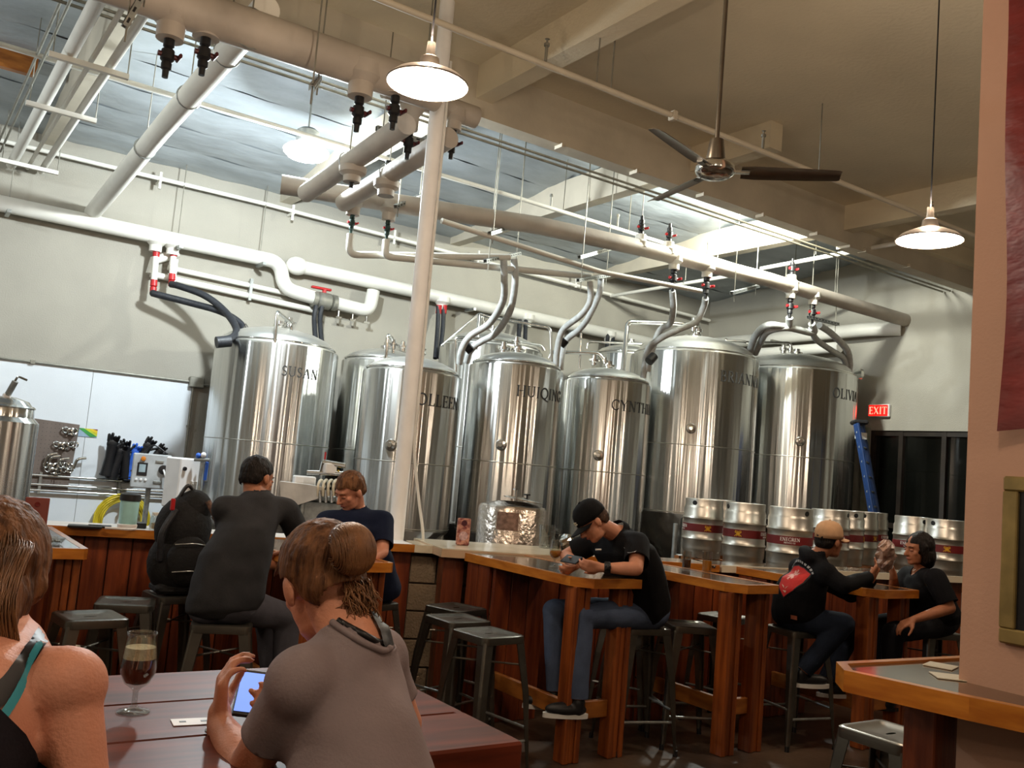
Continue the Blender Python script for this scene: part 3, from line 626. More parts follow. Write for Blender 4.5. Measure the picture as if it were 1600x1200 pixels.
def clamp(t, p, s=1.0):
    MB().lathe([(0, 0), (.03*s, 0), (.03*s, .03*s), (.045*s, .035*s), (.045*s, .06*s), (.025*s, .065*s), (.025*s, .1*s), (0, .1*s)], tuple(p), 12).cyl((p[0]-.06*s, p[1], p[2]+.05*s), (p[0]+.06*s, p[1], p[2]+.05*s), .012*s, seg=8).build('clamp_fitting', M['chrome'], t, smooth=True)
def tpos(px, py, D): return at(px, py, D=D)
TK_ = {}
def mk(key, label, text, px, py, D, r, **kw):
    p = at(px, py, D=D); kw.setdefault('th', .14)
    TK_[key] = (tank('fermentation_tank', label, text, p.x, p.y, r, p.z, **kw), p, r); return TK_[key][0]
s = mk('s', 'stainless tank lettered SUSAN, alone against the white wall', 'SUSAN', 434, 546, 11.79, .775, th=.12, port=False)
c_ = mk('c', 'stainless tank lettered COLLEEN, half behind the white pole', 'COLLEEN', 645, 586, 11.07, .6, th=.14)
h = mk('h', 'stainless tank lettered HUIQING, right of the one by the pole', 'HUIQING', 807, 577, 11.67, .6, th=.135)
y = mk('y', 'stainless tank lettered CYNTHIA, behind the man in the black cap', 'CYNTHIA', 949, 600, 12.43, .6, th=.135)
b_ = mk('b', 'big stainless tank lettered BRIANNA with a glaring bright dome', 'BRIANNA', 1085, 562, 13.4, .93, zb=1.3, th=.15)
o_ = mk('o', 'big stainless tank lettered OLIVIA, rightmost of the tanks', 'OLIVIA', 1243, 587, 14.3, .925, zb=1.3, th=.15)
k1 = mk('k1', 'unlettered tank in the back row between SUSAN and COLLEEN', None, 602, 570, 12.7, .6, port=False)
k2 = mk('k2', 'unlettered tall tank in the back row behind HUIQING', None, 768, 548, 13.4, .76, port=False)
k3 = mk('k3', 'unlettered tank in the back row seen between CYNTHIA and BRIANNA domes', None, 985, 560, 15.0, .62, port=False)
TP = lambda px, py, key, dd=0: at(px, py, D={'s': 11.79, 'c': 11.07, 'h': 11.67, 'y': 12.43, 'b': 13.4, 'o': 14.3, 'k1': 12.7, 'k2': 13.4, 'k3': 15.0}[key]+dd)
arm(s, [TP(417, 700, 's', -.75), TP(428, 560, 's', -.75), TP(433, 486, 's', -.7), TP(455, 505, 's', -.3), TP(455, 530, 's', -.3)], .022, .05)
clamp(s, TP(452, 512, 's', -.1), 1.3); clamp(s, TP(441, 514, 's', .1)); MB().tube([TP(380, 516, 's', -.2), TP(384, 506, 's', -.2), TP(390, 516, 's', -.2)], .012, 8).build('lifting_lug', M['chrome'], s)
arm(c_, [TP(603, 560, 'c', -.1), TP(606, 522, 'c', -.1), TP(614, 530, 'c', 0), TP(614, 552, 'c', 0)], .022, .05); clamp(c_, TP(614, 545, 'c'), 1.1); clamp(c_, TP(629, 549, 'c'), 1.2); arm(c_, [TP(655, 560, 'c'), TP(657, 542, 'c'), TP(664, 555, 'c')], .02, .04); clamp(c_, TP(657, 552, 'c'), 1.1)
arm(c_, [TP(712, 585, 'c', .3), TP(712, 530, 'c', .3), TP(716, 527, 'c', .3), TP(775, 531, 'c', .6), TP(845, 540, 'h', .3), TP(850, 548, 'h', .3)], .02, .06)
arm(h, [TP(745, 545, 'h', .2), TP(748, 489, 'h', .4), TP(760, 494, 'h', .4), TP(860, 512, 'h', .4), TP(863, 590, 'h', .3)], .02, .06)
clamp(h, TP(786, 553, 'h'), 1.5); clamp(h, TP(807, 541, 'h'), 1.2)
arm(y, [TP(858, 560, 'y'), TP(862, 550, 'y'), TP(935, 552, 'y'), TP(942, 560, 'y'), TP(950, 575, 'y')], .024, .05); clamp(y, TP(928, 571, 'y'), 1.4); clamp(y, TP(945, 570, 'y'), 1.0)
arm(y, [TP(905, 575, 'y', .3), TP(908, 520, 'y', .3)], .018, .05)
arm(k3, [TP(917, 545, 'k3', -.3), TP(919, 534, 'k3', -.3), TP(1003, 537, 'k3', -.3)], .02, .05)
arm(b_, [TP(973, 580, 'b', -.6), TP(980, 508, 'b', -.4), TP(984, 503, 'b', -.4), TP(1060, 506, 'b', -.1), TP(1085, 510, 'b', 0)], .035, .08); clamp(b_, TP(1084, 518, 'b'), 2.0); clamp(b_, TP(1090, 524, 'b'), 1.5)
arm(b_, [TP(1133, 530, 'b', .2), TP(1136, 532, 'b', .2), TP(1165, 534, 'b', .2)], .02, .05)
arm(o_, [TP(1165, 535, 'o', -.2), TP(1235, 536, 'o'), TP(1238, 550, 'o')], .022, .06); clamp(o_, TP(1224, 552, 'o'), 1.4); clamp(o_, TP(1235, 551, 'o'), 1.0)
MB().lathe([(0, 0), (.09, 0), (.09, .05), (0, .05)], tuple(TP(1340, 584, 'o')), 14, axis=(1, -.3, 0)).build('side_port', M['chrome'], o_, smooth=True)
clamp(k2, TP(752, 512, 'k2'), 1.6); arm(k2, [TP(690, 540, 'k2', -.3), TP(750, 489, 'k2', -.3), TP(752, 520, 'k2', 0)], .02, .06)
# hoses between the overhead pipes and the tank tops
def hose(pts, r, m, label, n=7):
    return single('hose', MB().tube(smoothpath(pts, n), r, 10), m, label, 'hose', smooth=True)
hose([at(239, 458, Y=12.1), at(245, 460, Y=12.05), at(300, 474, Y=11.9), at(345, 487, Y=11.7), at(375, 505, Y=11.55), at(381, 522, Y=11.4), at(383, 533, Y=11.3)], .045, M['dkhose'], 'black hose sagging from left drop pipe to the SUSAN tank')
hose([at(267, 444, Y=12.1), at(280, 447, Y=12.0), at(320, 462, Y=11.8), at(350, 485, Y=11.6), at(368, 510, Y=11.3), at(366, 525, Y=11.1), at(345, 533, Y=10.9)], .045, M['dkhose'], 'black hose sagging from right drop pipe to the SUSAN tank')
single('hose_end', MB().tube([at(338, 535, Y=10.9), at(360, 533, Y=10.9)], .07, 14), M['dkhose'], 'thick black hose coupling sticking out left of the SUSAN tank rim', 'hose', smooth=True)
for k, px in enumerate((494, 503)):
    hose([at(px, 478, Y=12.15), at(px-3, 500, Y=12.1), at(px, 540, Y=11.9)], .035, M['dkhose'], ['black hose behind SUSAN tank dome, left of two', 'black hose behind SUSAN tank dome, right of two'][k])
for k, (px, q) in enumerate(((685, 680), (693, 687))):
    hose([at(px, 478, Y=12.15), at(px-1, 510, Y=12.1), at(q, 560, Y=11.9)], .035, M['dkhose'], ['black hose with red union right of the white pole, left of two', 'black hose with red union right of the white pole, right of two'][k])
    single('union', MB().lathe([(0, 0), (.045, 0), (.045, .13), (0, .13)], tuple(at(px, 490, Y=12.15)), 12), M['red'], ['red pipe union by the pole, left of two', 'red pipe union by the pole, right of two'][k], 'fitting')
for k, px in enumerate((812, 822)):
    hose([at(px, 500, Y=12.15), at(px-1, 515, Y=12.1), at(px-2, 545, Y=11.95)], .035, M['dkhose'], ['short dark hose from wall pipe behind HUIQING dome, left of two', 'short dark hose from wall pipe behind HUIQING dome, right of two'][k])
for k, px in enumerate((950, 958)):
    hose([at(px, 522, Y=12.15), at(px-1, 535, Y=12.1), at(px-2, 555, Y=11.95)], .035, M['dkhose'], ['short dark hose from wall pipe behind CYNTHIA dome, left of two', 'short dark hose from wall pipe behind CYNTHIA dome, right of two'][k])
GH = M['greyhose']
hose([at(787, 407, Y=8.5), at(788, 435, Y=8.5), at(786, 470, Y=8.7), at(765, 505, Y=9.1), at(735, 525, Y=9.3), at(722, 545, Y=9.4), at(718, 568, Y=9.5)], .042, GH, 'grey hose dropping from the strut to the COLLEEN tank rim, left of pair')
hose([at(803, 405, Y=8.6), at(805, 440, Y=8.6), at(797, 485, Y=8.8), at(775, 520, Y=9.2), at(750, 535, Y=9.4), at(735, 548, Y=9.5), at(729, 566, Y=9.6)], .042, GH, 'grey hose dropping from the strut to the COLLEEN tank rim, right of pair')
hose([at(922, 440, Y=8.6), at(922, 470, Y=8.6), at(908, 492, Y=8.7), at(880, 515, Y=9.0), at(871, 545, Y=9.1), at(868, 580, Y=9.15)], .04, GH, 'grey hose curving from the strut to the HUIQING tank rim, left of pair')
hose([at(939, 436, Y=8.7), at(936, 460, Y=8.7), at(920, 495, Y=8.8), at(905, 515, Y=9.0), at(885, 532, Y=9.2), at(877, 560, Y=9.2), at(876, 578, Y=9.2)], .04, GH, 'grey hose curving from the strut to the HUIQING tank rim, right of pair')
single('hose_clamp', MB().tube([at(876, 540, Y=9.15), at(884, 531, Y=9.1)], .055, 12), M['black'], 'black clamp on the grey hose over the HUIQING rim', 'clamp', smooth=True)
single('hose_clamp', MB().tube([at(728, 548, Y=9.45), at(737, 541, Y=9.4)], .055, 12), M['black'], 'black clamp on the grey hose over the COLLEEN rim', 'clamp', smooth=True)
single('hose_clamp', MB().tube([at(1014, 565, Y=8.7), at(1022, 556, Y=8.7)], .06, 12), M['black'], 'black clamp on the grey hose over the CYNTHIA rim', 'clamp', smooth=True)
L1, L2, L3, L4 = LO[1055], LO[1102], LO[1232], LO[1276]
hose([L1, at(1052, 482, Y=8.3), at(1047, 505, Y=8.5), at(1030, 518, Y=8.7), at(1015, 560, Y=8.8), at(1012, 580, Y=8.85)], .042, GH, 'grey hose from the left red-levered valve down to the CYNTHIA tank rim')
hose([L2, at(1100, 478, Y=8.3), at(1088, 502, Y=8.4), at(1060, 515, Y=8.5), at(1030, 530, Y=8.6), at(1012, 548, Y=8.8), at(1005, 590, Y=8.9)], .042, GH, 'grey hose from the right red-levered valve down to the CYNTHIA tank rim')
hose([L3, at(1230, 510, Y=8.3), at(1200, 508, Y=8.4), at(1182, 522, Y=8.7), at(1174, 540, Y=8.9), at(1172, 552, Y=9.0)], .05, GH, 'grey hose looping from the trunk to the BRIANNA tank rim, upper of pair')
hose([L4, at(1270, 520, Y=8.3), at(1230, 512, Y=8.3), at(1200, 518, Y=8.5), at(1188, 535, Y=8.8), at(1180, 552, Y=9.0)], .05, GH, 'grey hose looping from the trunk to the BRIANNA tank rim, lower of pair')
hose([at(1280, 508, Y=8.3), at(1300, 522, Y=8.4), at(1322, 545, Y=8.5), at(1328, 565, Y=8.6), at(1326, 582, Y=8.7)], .05, GH, 'grey hose arching over OLIVIA to its right rim, outer of pair')
hose([at(1268, 512, Y=8.25), at(1275, 530, Y=8.4), at(1300, 548, Y=8.5), at(1318, 560, Y=8.6), at(1322, 580, Y=8.7)], .045, GH, 'grey hose arching over OLIVIA to its right rim, inner of pair')
# small brite tank at the far left
p = at(12, 655, D=7.4); bt = thing('brite_tank', 'small stainless tank with a hinged lid fitting at the far left edge', 'tank', (p.x-.02, p.y, 0))
cx, cy = p.x-.02, p.y; R_ = .25
MB().lathe([(R_, .6), (R_, p.z-.02), (R_-.02, p.z), (.21, p.z+.02), (.205, p.z+.09), (.16, p.z+.15), (.06, p.z+.18), (0, p.z+.185)], (cx, cy, 0), 48).build('shell', M['steel'], bt, smooth=True)
MB().lathe([(.205, p.z+.09), (.215, p.z+.1), (.2, p.z+.115)], (cx, cy, 0), 40).build('lid_ring', M['chrome'], bt, smooth=True)
MB().lathe([(.05, .3), (R_, .6)], (cx, cy, 0), 32).build('cone', M['steel'], bt, smooth=True)
for a in (30, 150, 270): MB().cyl((cx+.2*math.cos(math.radians(a)), cy+.2*math.sin(math.radians(a)), 0), (cx+.2*math.cos(math.radians(a)), cy+.2*math.sin(math.radians(a)), .65), .025, seg=8).build('leg', M['steel'], bt)
MB().cyl(at(12, 617, D=7.35), at(24, 596, D=7.35), .025, seg=10).build('pivot_tube', M['galv'], bt); MB().tube(bent([at(22, 598, D=7.35), at(28, 588, D=7.35), at(42, 594, D=7.35)], .02), .009, 8).build('lever', M['chrome'], bt, smooth=True)
MB().box(at(10, 622, D=7.35), (.06, .05, .08), bev=.01).build('bracket', M['white'], bt)
# dimpled jacket tank behind the counter
p = at(801, 790, D=8.0); jt = thing('jacketed_tank', 'short dimpled stainless tank with an ajar lid behind the pale counter', 'tank', (p.x, p.y, 0)); jr = .298
M['dimple'] = mat('dimple', 'c0b6ac', .22, metal=1.0, var=.05, bump=.45, bscale=22, rvar=.05)
MB().lathe([(jr, .45), (jr, p.z-.03), (jr-.02, p.z), (.12, p.z+.035)], (p.x, p.y, 0), 64).build('shell', M['dimple'], jt, smooth=True)
MB().lathe([(0, 0), (.17, 0), (.175, .008), (.16, .014), (0, .03)], (p.x+.07, p.y-.05, p.z+.05), 28, axis=(.12, -.05, 1)).build('lid', M['chrome'], jt, smooth=True)
for dx, hgt, m in ((-.06, .09, 'chrome'), (.06, .05, 'black')): MB().cyl((p.x+.03+dx, p.y-.08, p.z+.05), (p.x+.03+dx, p.y-.08, p.z+.05+hgt), .009, seg=8).box((p.x+.03+dx, p.y-.08, p.z+.055+hgt), (.05, .03, .012)).build('lid_knob', M[m], jt)
n = (Vector((0, 0, 0))-Vector((p.x, p.y, 0))).normalized(); a = math.atan2(n.y, n.x)
v = []; pl_ = MB()
for i in range(9):
    for z in (p.z-.2, p.z-.05): an = a-.42+.62*i/8; v.append((p.x+(jr+.003)*math.cos(an), p.y+(jr+.003)*math.sin(an), z))
pl_.add(v, [(2*i, 2*i+2, 2*i+3, 2*i+1) for i in range(8)]).build('data_plate', mat('plate', '94786c', .4, metal=.7, var=.2, scale=30), jt)
for a_ in (60, 180, 300): MB().cyl((p.x+.24*math.cos(math.radians(a_)), p.y+.24*math.sin(math.radians(a_)), 0), (p.x+.24*math.cos(math.radians(a_)), p.y+.24*math.sin(math.radians(a_)), .5), .025, seg=8).build('leg', M['steel'], jt)
# frame of pipes by the BRIANNA tank foot
single('steel_post', MB().cyl((at(1056, 818, Y=7.6).x, 7.6, 0), tuple(at(1056, 818, Y=7.6)), .03, seg=12).cyl(tuple(at(1056, 868, Y=7.6)), tuple(at(1080, 870, Y=7.4)), .02, seg=10), M['galv'], 'thin steel post with side arm behind the counter, left of the kegs', 'post', smooth=True)

# ================================================================== KEGS
M['kegband'] = mat('kegband', '6e1a1c', .5, var=.06); M['kegyellow'] = mat('kegyellow', 'e0a81e', .5, var=.05)
def make_keg():
    t = thing('keg', 'x', 'keg', (0, 0, 0), 'steel kegs stacked behind the counter')
    R = .203; b = MB()
    b.lathe([(.17, .0), (.185, .0), (.19, .01), (.187, .06), (R-.008, .075), (R-.006, .1), (R-.006, .17), (R, .18), (R+.005, .19), (R, .2), (R-.006, .21), (R-.006, .245), (R-.006, .34), (R-.006, .375), (R, .385), (R+.005, .395), (R, .405), (R-.006, .415), (R-.006, .49), (R-.012, .51), (.187, .52), (.19, .575), (.188, .588), (.176, .59), (.172, .575), (.172, .54), (.12, .55), (0, .555)], (0, 0, 0), 48)
    b.build('barrel', M['kegsteel'], t, smooth=True, world=False)
    MB().lathe([(R-.004, .262), (R-.002, .264), (R-.002, .336), (R-.004, .338)], (0, 0, 0), 48).build('band', M['kegband'], t, smooth=True, world=False)
    for a in (0, PI):
        m = MB(); text_on_cyl(m, 'ENEGREN', .031, 0, 0, .295, R-.002, a, bold=1.2, off=.003); text_on_cyl(m, 'BREWING CO.', .012, 0, 0, .274, R-.002, a, bold=1.3, off=.003)
        m.build('band_lettering', M['white'], t, world=False)
    for a in (PI/2, -PI/2):
        m = MB(); q = R+.001
        def pt(x, y): an = a+x/q; return (q*math.cos(an), q*math.sin(an), .3+y)
        def st(p0, p1, w_):
            dx, dy = p1[0]-p0[0], p1[1]-p0[1]; L = math.hypot(dx, dy); nx, ny = -dy/L*w_/2, dx/L*w_/2
            m.add([pt(p0[0]-nx, p0[1]-ny), pt(p1[0]-nx, p1[1]-ny), pt(p1[0]+nx, p1[1]+ny), pt(p0[0]+nx, p0[1]+ny)], [(0, 1, 2, 3)])
        for sx in (-1, 1):
            st((sx*.034, -.026), (sx*.006, .0), .007); st((sx*.006, 0), (sx*.03, .012), .008); st((sx*.03, .012), (sx*.022, .028), .007); st((sx*.01, .026), (sx*.016, .008), .006); st((sx*.016, -.026), (sx*.006, -.008), .006); st((sx*.002, .02), (sx*.006, -.02), .008)
        st((-.012, -.004), (.012, -.004), .01)
        m.build('emblem', M['kegyellow'], t, world=False)
    for a in (.8, .8+PI): MB().lathe([(0, .004), (.02, .004), (.028, 0), (.03, -.004)], (.186*math.cos(a), .186*math.sin(a), .548), 12, axis=(math.cos(a), math.sin(a), 0)).build('hand_hole', M['black'], t, world=False)
    MB().lathe([(0, 0), (.03, 0), (.03, .02), (0, .022)], (0, 0, .55), 14).build('spear_fitting', M['chrome'], t, world=False)
    return t
kz = .955
# px centre, top y, width px, band turn, label
KG = [(1101, 780, 62, -2.05, 'full-size steel keg at the left end of the stack'),
      (1123, 778, 62, -1.0, 'steel keg second from left, mostly hidden, showing white band lettering'),
      (1166, 778, 66, -2.5, 'steel keg third from left with the yellow emblem facing front'),
      (1237, 783, 70, -.75, 'steel keg in front of the OLIVIA tank, band lettering readable, by the tan-cap man'),
      (1298, 795, 60, -1.6, 'steel keg directly behind the tan cap'), (1322, 795, 58, -2.4, 'steel keg just right of the tan cap'),
      (1345, 796, 57, -.9, 'steel keg two right of the tan cap, below the ladder'), (1361, 798, 55, -1.3, 'steel keg at the ladder foot, right end of the long row'),
      (1428, 810, 60, -1.9, 'steel keg behind the long-haired man, left of two'), (1478, 812, 62, -2.6, 'steel keg against the near wall edge, right of two')]
KD = [9.36, 10.05, 8.85, 8.3, 9.6, 10.05, 10.5, 10.95, 9.7, 9.36]
proto = None
for i, (px, py, wpx, tn, lb) in enumerate(KG):
    D = KD[i]; p = at(px, py, D=D); p.z = 1.555; view = math.atan2(-p.y, -p.x)
    rot = {0: view-PI/2+.25, 1: view+.35, 2: view+PI/2-.28, 3: view+.02, 4: view+.4, 5: view-.2, 6: view-.6, 7: view+1.1, 8: view-.2, 9: view+PI/2+.1}[i]
    loc = (p.x, p.y, p.z-.59)
    if proto is None: proto = make_keg(); k = proto; k.location = loc; k.rotation_euler = (0, 0, rot); k['label'] = lb
    else: k = copy_tree(proto, loc, rot, lb)
    KG[i] = KG[i]+(loc,)
lw = ['lower keg under the left end keg', 'lower keg under the second keg from left', 'lower keg under the third keg from left', 'lower keg under the keg before OLIVIA', 'lower keg under the keg behind the tan cap', 'lower keg under the keg right of the tan cap', 'lower keg under the keg below the ladder', 'lower keg at the very ladder foot', 'lower keg behind the long-haired man', 'lower keg seen low beside the near wall edge']
for i in range(10):
    loc = KG[i][6-1]; q = copy_tree(proto, (loc[0]+.01, loc[1], loc[2]-.59-.12), .7*i, lw[i]); 
# pallets between and under the kegs
def pallet(x, y, z, rz, sx, sy, label):
    t = thing('pallet', label, 'pallet', (x, y, z), 'plastic keg pallets', rz)
    for k in range(5): MB().box((0, -sy/2+.05+k*(sy-.1)/4, .105), (sx, .09, .025)).build('board', M['railwood'], t, world=False)
    for k in (-1, 0, 1): MB().box((k*(sx/2-.05), 0, .045), (.09, sy, .09)).build('bearer', M['railwood'], t, world=False)
for i in range(10):
    loc = KG[i][5]
    if loc[2] > .9:
        pallet(loc[0], loc[1], loc[2]-.1201, .0, .4, .36, ['slatted wooden pad between stacked kegs, %s' % k for k in ('left end', 'second from left', 'third from left', 'before OLIVIA', 'behind tan cap', 'right of tan cap', 'below ladder', 'at ladder foot', 'behind long-haired man', 'at near wall edge')][i])
        zl = loc[2]-.71
        single('keg_plinth', MB().box((loc[0]+.01, loc[1], zl/2), (.38, .38, zl-.002)), M['railwood'], 'wooden plinth under the %s' % lw[i], 'plinth')

# ================================================================== COUNTER / HALF WALL
M['countertop'] = mat('countertop', '8b6b4a', .12, col2='4c3a28', scale=4, coat=1.0)
def seg_frame(a, b):
    a = Vector((a[0], a[1], 0)); b = Vector((b[0], b[1], 0)); d = (b-a); L = d.length; d.normalize(); n = Vector((d.y, -d.x, 0)); return a, b, d, L, n   # n points to the taproom
ct = thing('bar_counter', 'long half-height bar wall clad in reddish boards with orange wooden top edge', 'counter', (2.0, 6.3, 0))
def half_wall(a, b, top_m, edge_m, over=.08, depth=.38, clad='boards', bw=.145, topz=1.07):
    a, b, d, L, n = seg_frame(a, b); ang = math.atan2(d.y, d.x)
    MB().prism([tuple((a-n*.0)[:2]), tuple((b-n*.0)[:2]), tuple((b-n*.2)[:2]), tuple((a-n*.2)[:2])], 0, topz-.05).build('core', M['mortar'], ct)
    e = n*over
    MB().prism([tuple((a+e)[:2]), tuple((b+e)[:2]), tuple((b-n*(depth-over))[:2]), tuple((a-n*(depth-over))[:2])], topz-.045, topz).build('top', top_m, ct)
    MB().prism([tuple((a+n*(over+.035))[:2]), tuple((b+n*(over+.035))[:2]), tuple((b+e)[:2]), tuple((a+e)[:2])], topz-.05, topz+.004).build('top_edge', edge_m, ct)
    if clad == 'boards':
        k = int(L/bw); w_ = L/k
        for i in range(k):
            c = a+d*(w_*(i+.5))+n*.0125; MB().box((c.x, c.y, (topz-.05)/2), (w_-.006, .025, topz-.052), rz=ang, bev=.004).build('board', M['boards'], ct)
    elif clad == 'cmu':
        for r in range(6):
            z = .09+r*.2-.0; off = 0 if r % 2 else .2; i = 0; x0 = -off
            while x0 < L:
                x1 = min(x0+.4, L); s0 = max(0, x0)
                if x1-s0 > .03 and z < topz-.06:
                    hgt = min(.19, topz-.055-z+.09); c = a+d*((s0+x1)/2)+n*.008
                    MB().box((c.x, c.y, z-.0+(hgt-.19)/2), (x1-s0-.012, .03, hgt-.002), rz=ang, bev=.005).build('block', M['cmu'], ct)
                x0 += .4
half_wall((-1.5, 7.08), (3.32, 5.97), M['white'], M['edgewood'])
half_wall((3.32, 5.97), (4.25, 5.62), M['cream'], M['cream'], clad='cmu')
half_wall((4.25, 5.62), (5.55, 5.08), M['countertop'], M['edgewood'])
half_wall((5.55, 5.08), (8.2, 4.55), M['countertop'], M['cream'])
# pale counter piece jutting toward the cap man's table
pc = thing('pale_counter', 'pale cream laminate counter jutting out behind the cap man\'s table', 'counter', (3.8, 5.6, 1.0))
poly = [(3.36, 5.60), (3.53, 6.32), (4.55, 5.95), (4.3, 5.35), (3.98, 5.35)]
MB().prism(poly, 1.075, 1.082).build('laminate_top', M['cream'], pc)
MB().prism(poly, 1.02, 1.0745).build('slab', mat('creamedge', 'c4a586', .4, var=.05), pc)
MB().prism([(3.42, 5.66), (3.56, 5.61), (3.6, 5.75), (3.46, 5.8)], .0, 1.019).build('support', M['boards'], pc)
# ================================================================== PENINSULA TABLES
def high_table(x0, x1, y0, y1, label, cham=.07, z=1.07, legs=True, panel=True, rail=True):
    t = thing('bar_table', label, 'table', ((x0+x1)/2, y0, 0), 'narrow high tables running out from the counter')
    c = cham; P = [(x0, y1), (x0, y0+c*1.6), (x0+c*1.3, y0), (x1-c*.3, y0), (x1, y0+c*.3), (x1, y1)]; e = .034
    I = [(x0+e, y1), (x0+e, y0+c*1.6+e*.3), (x0+c*1.3+e*.4, y0+e), (x1-c*.3-e*.3, y0+e), (x1-e, y0+c*.3+e*.3), (x1-e, y1)]
    MB().prism(I, z-.045, z-.002).build('tabletop', M['tabletop'], t)
    for i in range(5):
        a, b = P[i], P[i+1]; c1, d1 = I[i], I[i+1]
        MB().prism([a, b, d1, c1], z-.055, z).build('edge_strip', M['edgewood'], t)
    def post(px_, py_, zt=z-.055):
        for k in range(3): MB().box((px_, py_+(k-1)*.036, zt/2), (.09 if k != 1 else .075, .033, zt-.001), bev=.004).build('post_board', M['postwood'], t)
    if legs:
        px0, px1, pyy = x0+.075, x1-.075, y0+.12
        for pxx in (px0, px1):
            for k in range(3): MB().box((pxx+(k-1)*.04, pyy, (z-.055)/2), (.037, .10 if k != 1 else .082, z-.057), bev=.004).build('post_board', M['postwood'], t)
        MB().box(((px0+px1)/2, pyy, .29), (px1-px0-.12, .035, .10), bev=.003).build('footrail', M['railwood'], t)
        if rail: MB().box((px0, (pyy+.05+y1-.35)/2, .29), (.035, y1-.35-pyy-.06, .10), bev=.003).build('footrail', M['railwood'], t)
        for s_ in (1, -1):
            MB().prism([(0, 0), (.08, 0), (0, .08)], -.015, .015)
    if panel:
        n = max(3, int((x1-x0-.06)/.14)); w_ = (x1-x0-.06)/n
        for i in range(n): MB().box((x0+.03+w_*(i+.5), y1-.33, (z-.055)/2), (w_-.005, .03, z-.057), bev=.004).build('board', M['boards'], t)
        for i in range(2): MB().box((x0+.03, y1-.315+.017+.07+i*.14, (z-.055)/2), (.03, .135, z-.057), bev=.004).build('board', M['boards'], t)
    return t
high_table(-1.0, -.5, 5.6, 6.9, 'high table beyond the left edge, standing off the white counter')
high_table(.42, .98, 5.16, 6.45, 'high bar table at far left, its corner beside the ponytail')
high_table(2.02, 2.56, 4.78, 6.1, 'high bar table between the grey-shirt man and the navy-shirt man')
high_table(3.46, 3.95, 4.16, 5.45, 'high bar table where the black-cap man leans, amber beer on it')
high_table(4.54, 4.95, 3.94, 5.15, 'high bar table with the dark and golden beers')
high_table(5.66, 6.18, 3.71, 4.95, 'high bar table between the tan-cap man and the long-haired man')
# right-hand shelf table round the near wall end
t = thing('corner_table', 'high dark glossy table wrapping the near wall end at bottom right', 'table', (3.1, 1.6, 0))
P = [(2.80, 1.93), (2.90, 2.05), (3.95, 1.99), (3.95, 1.745), (3.148, 1.745), (3.148, .5), (3.05, .5), (2.87, 1.57)]
I = [(2.835, 1.925), (2.915, 2.013), (3.93, 1.957), (3.93, 1.75), (3.147, 1.75), (3.147, .51), (3.085, .51), (2.905, 1.585)]
P = [(2.79, 1.94), (2.90, 2.05), (3.95, 1.99), (3.95, 1.745), (3.148, 1.745), (3.148, .6), (3.05, .9), (2.87, 1.55)]
MB().prism([(2.825, 1.93), (2.915, 2.015), (3.93, 1.957), (3.93, 1.75), (3.147, 1.75), (3.147, .6), (3.09, .9), (2.905, 1.56)], 1.02, 1.068).build('tabletop', M['tabletop'], t)
for a, b, c2, d2 in (((2.79, 1.94), (2.90, 2.05), (2.915, 2.015), (2.825, 1.93)), ((2.90, 2.05), (3.95, 1.99), (3.93, 1.957), (2.915, 2.015)), ((2.87, 1.55), (2.79, 1.94), (2.825, 1.93), (2.905, 1.56)), ((3.05, .9), (2.87, 1.55), (2.905, 1.56), (3.09, .9))):
    MB().prism([a, b, c2, d2], 1.005, 1.076).build('edge_strip', M['edgewood'], t)
MB().box((3.22, 1.86, .5), (.2, .12, 1.0), bev=.005).build('bracket_post', M['boards'], t)
for k, (px, py) in enumerate(((1470, 1041), (1482, 1058))):
    q = at(px, py, Z=1.069); single('coaster', MB().box((q.x, q.y, 1.071), (.11, .1, .003), rz=.5*k+.3), M['cream'], ['pale paper coaster on the dark glossy table, farther one', 'pale paper coaster against the near wall base'][k], 'coaster')
# ================================================================== FOREGROUND TABLE
ft = thing('plank_table', 'reddish-brown plank table in the foreground with the two seated women', 'table', (.3, 2.1, 0))
ys_ = [(1.70, 1.94), (1.945, 2.215), (2.22, 2.50)]
for a, b in ys_: MB().box((.02, (a+b)/2, 1.029), (2.5, b-a, .042), bev=.004).build('plank', M['plankwood'], ft)
MB().box((.02, 1.702, 1.01), (2.5, .03, .08), bev=.006).build('apron', M['plankwood'], ft)
MB().box((1.255, 2.1, 1.01), (.03, .8, .08), bev=.006).build('apron', M['plankwood'], ft)
for X, Y in ((1.1, 1.95), (1.1, 2.3), (-1.1, 1.9), (-1.1, 2.3)): MB().box((X, Y, .5), (.09, .09, 1.0), bev=.006).build('leg', M['boards'], ft)
for k, (X, Y) in enumerate(((.9, 1.9),)): MB().cyl((1.18, 1.78, .9), (1.18, 1.78, 1.0), .012).build('bag_hook', M['chrome'], ft)
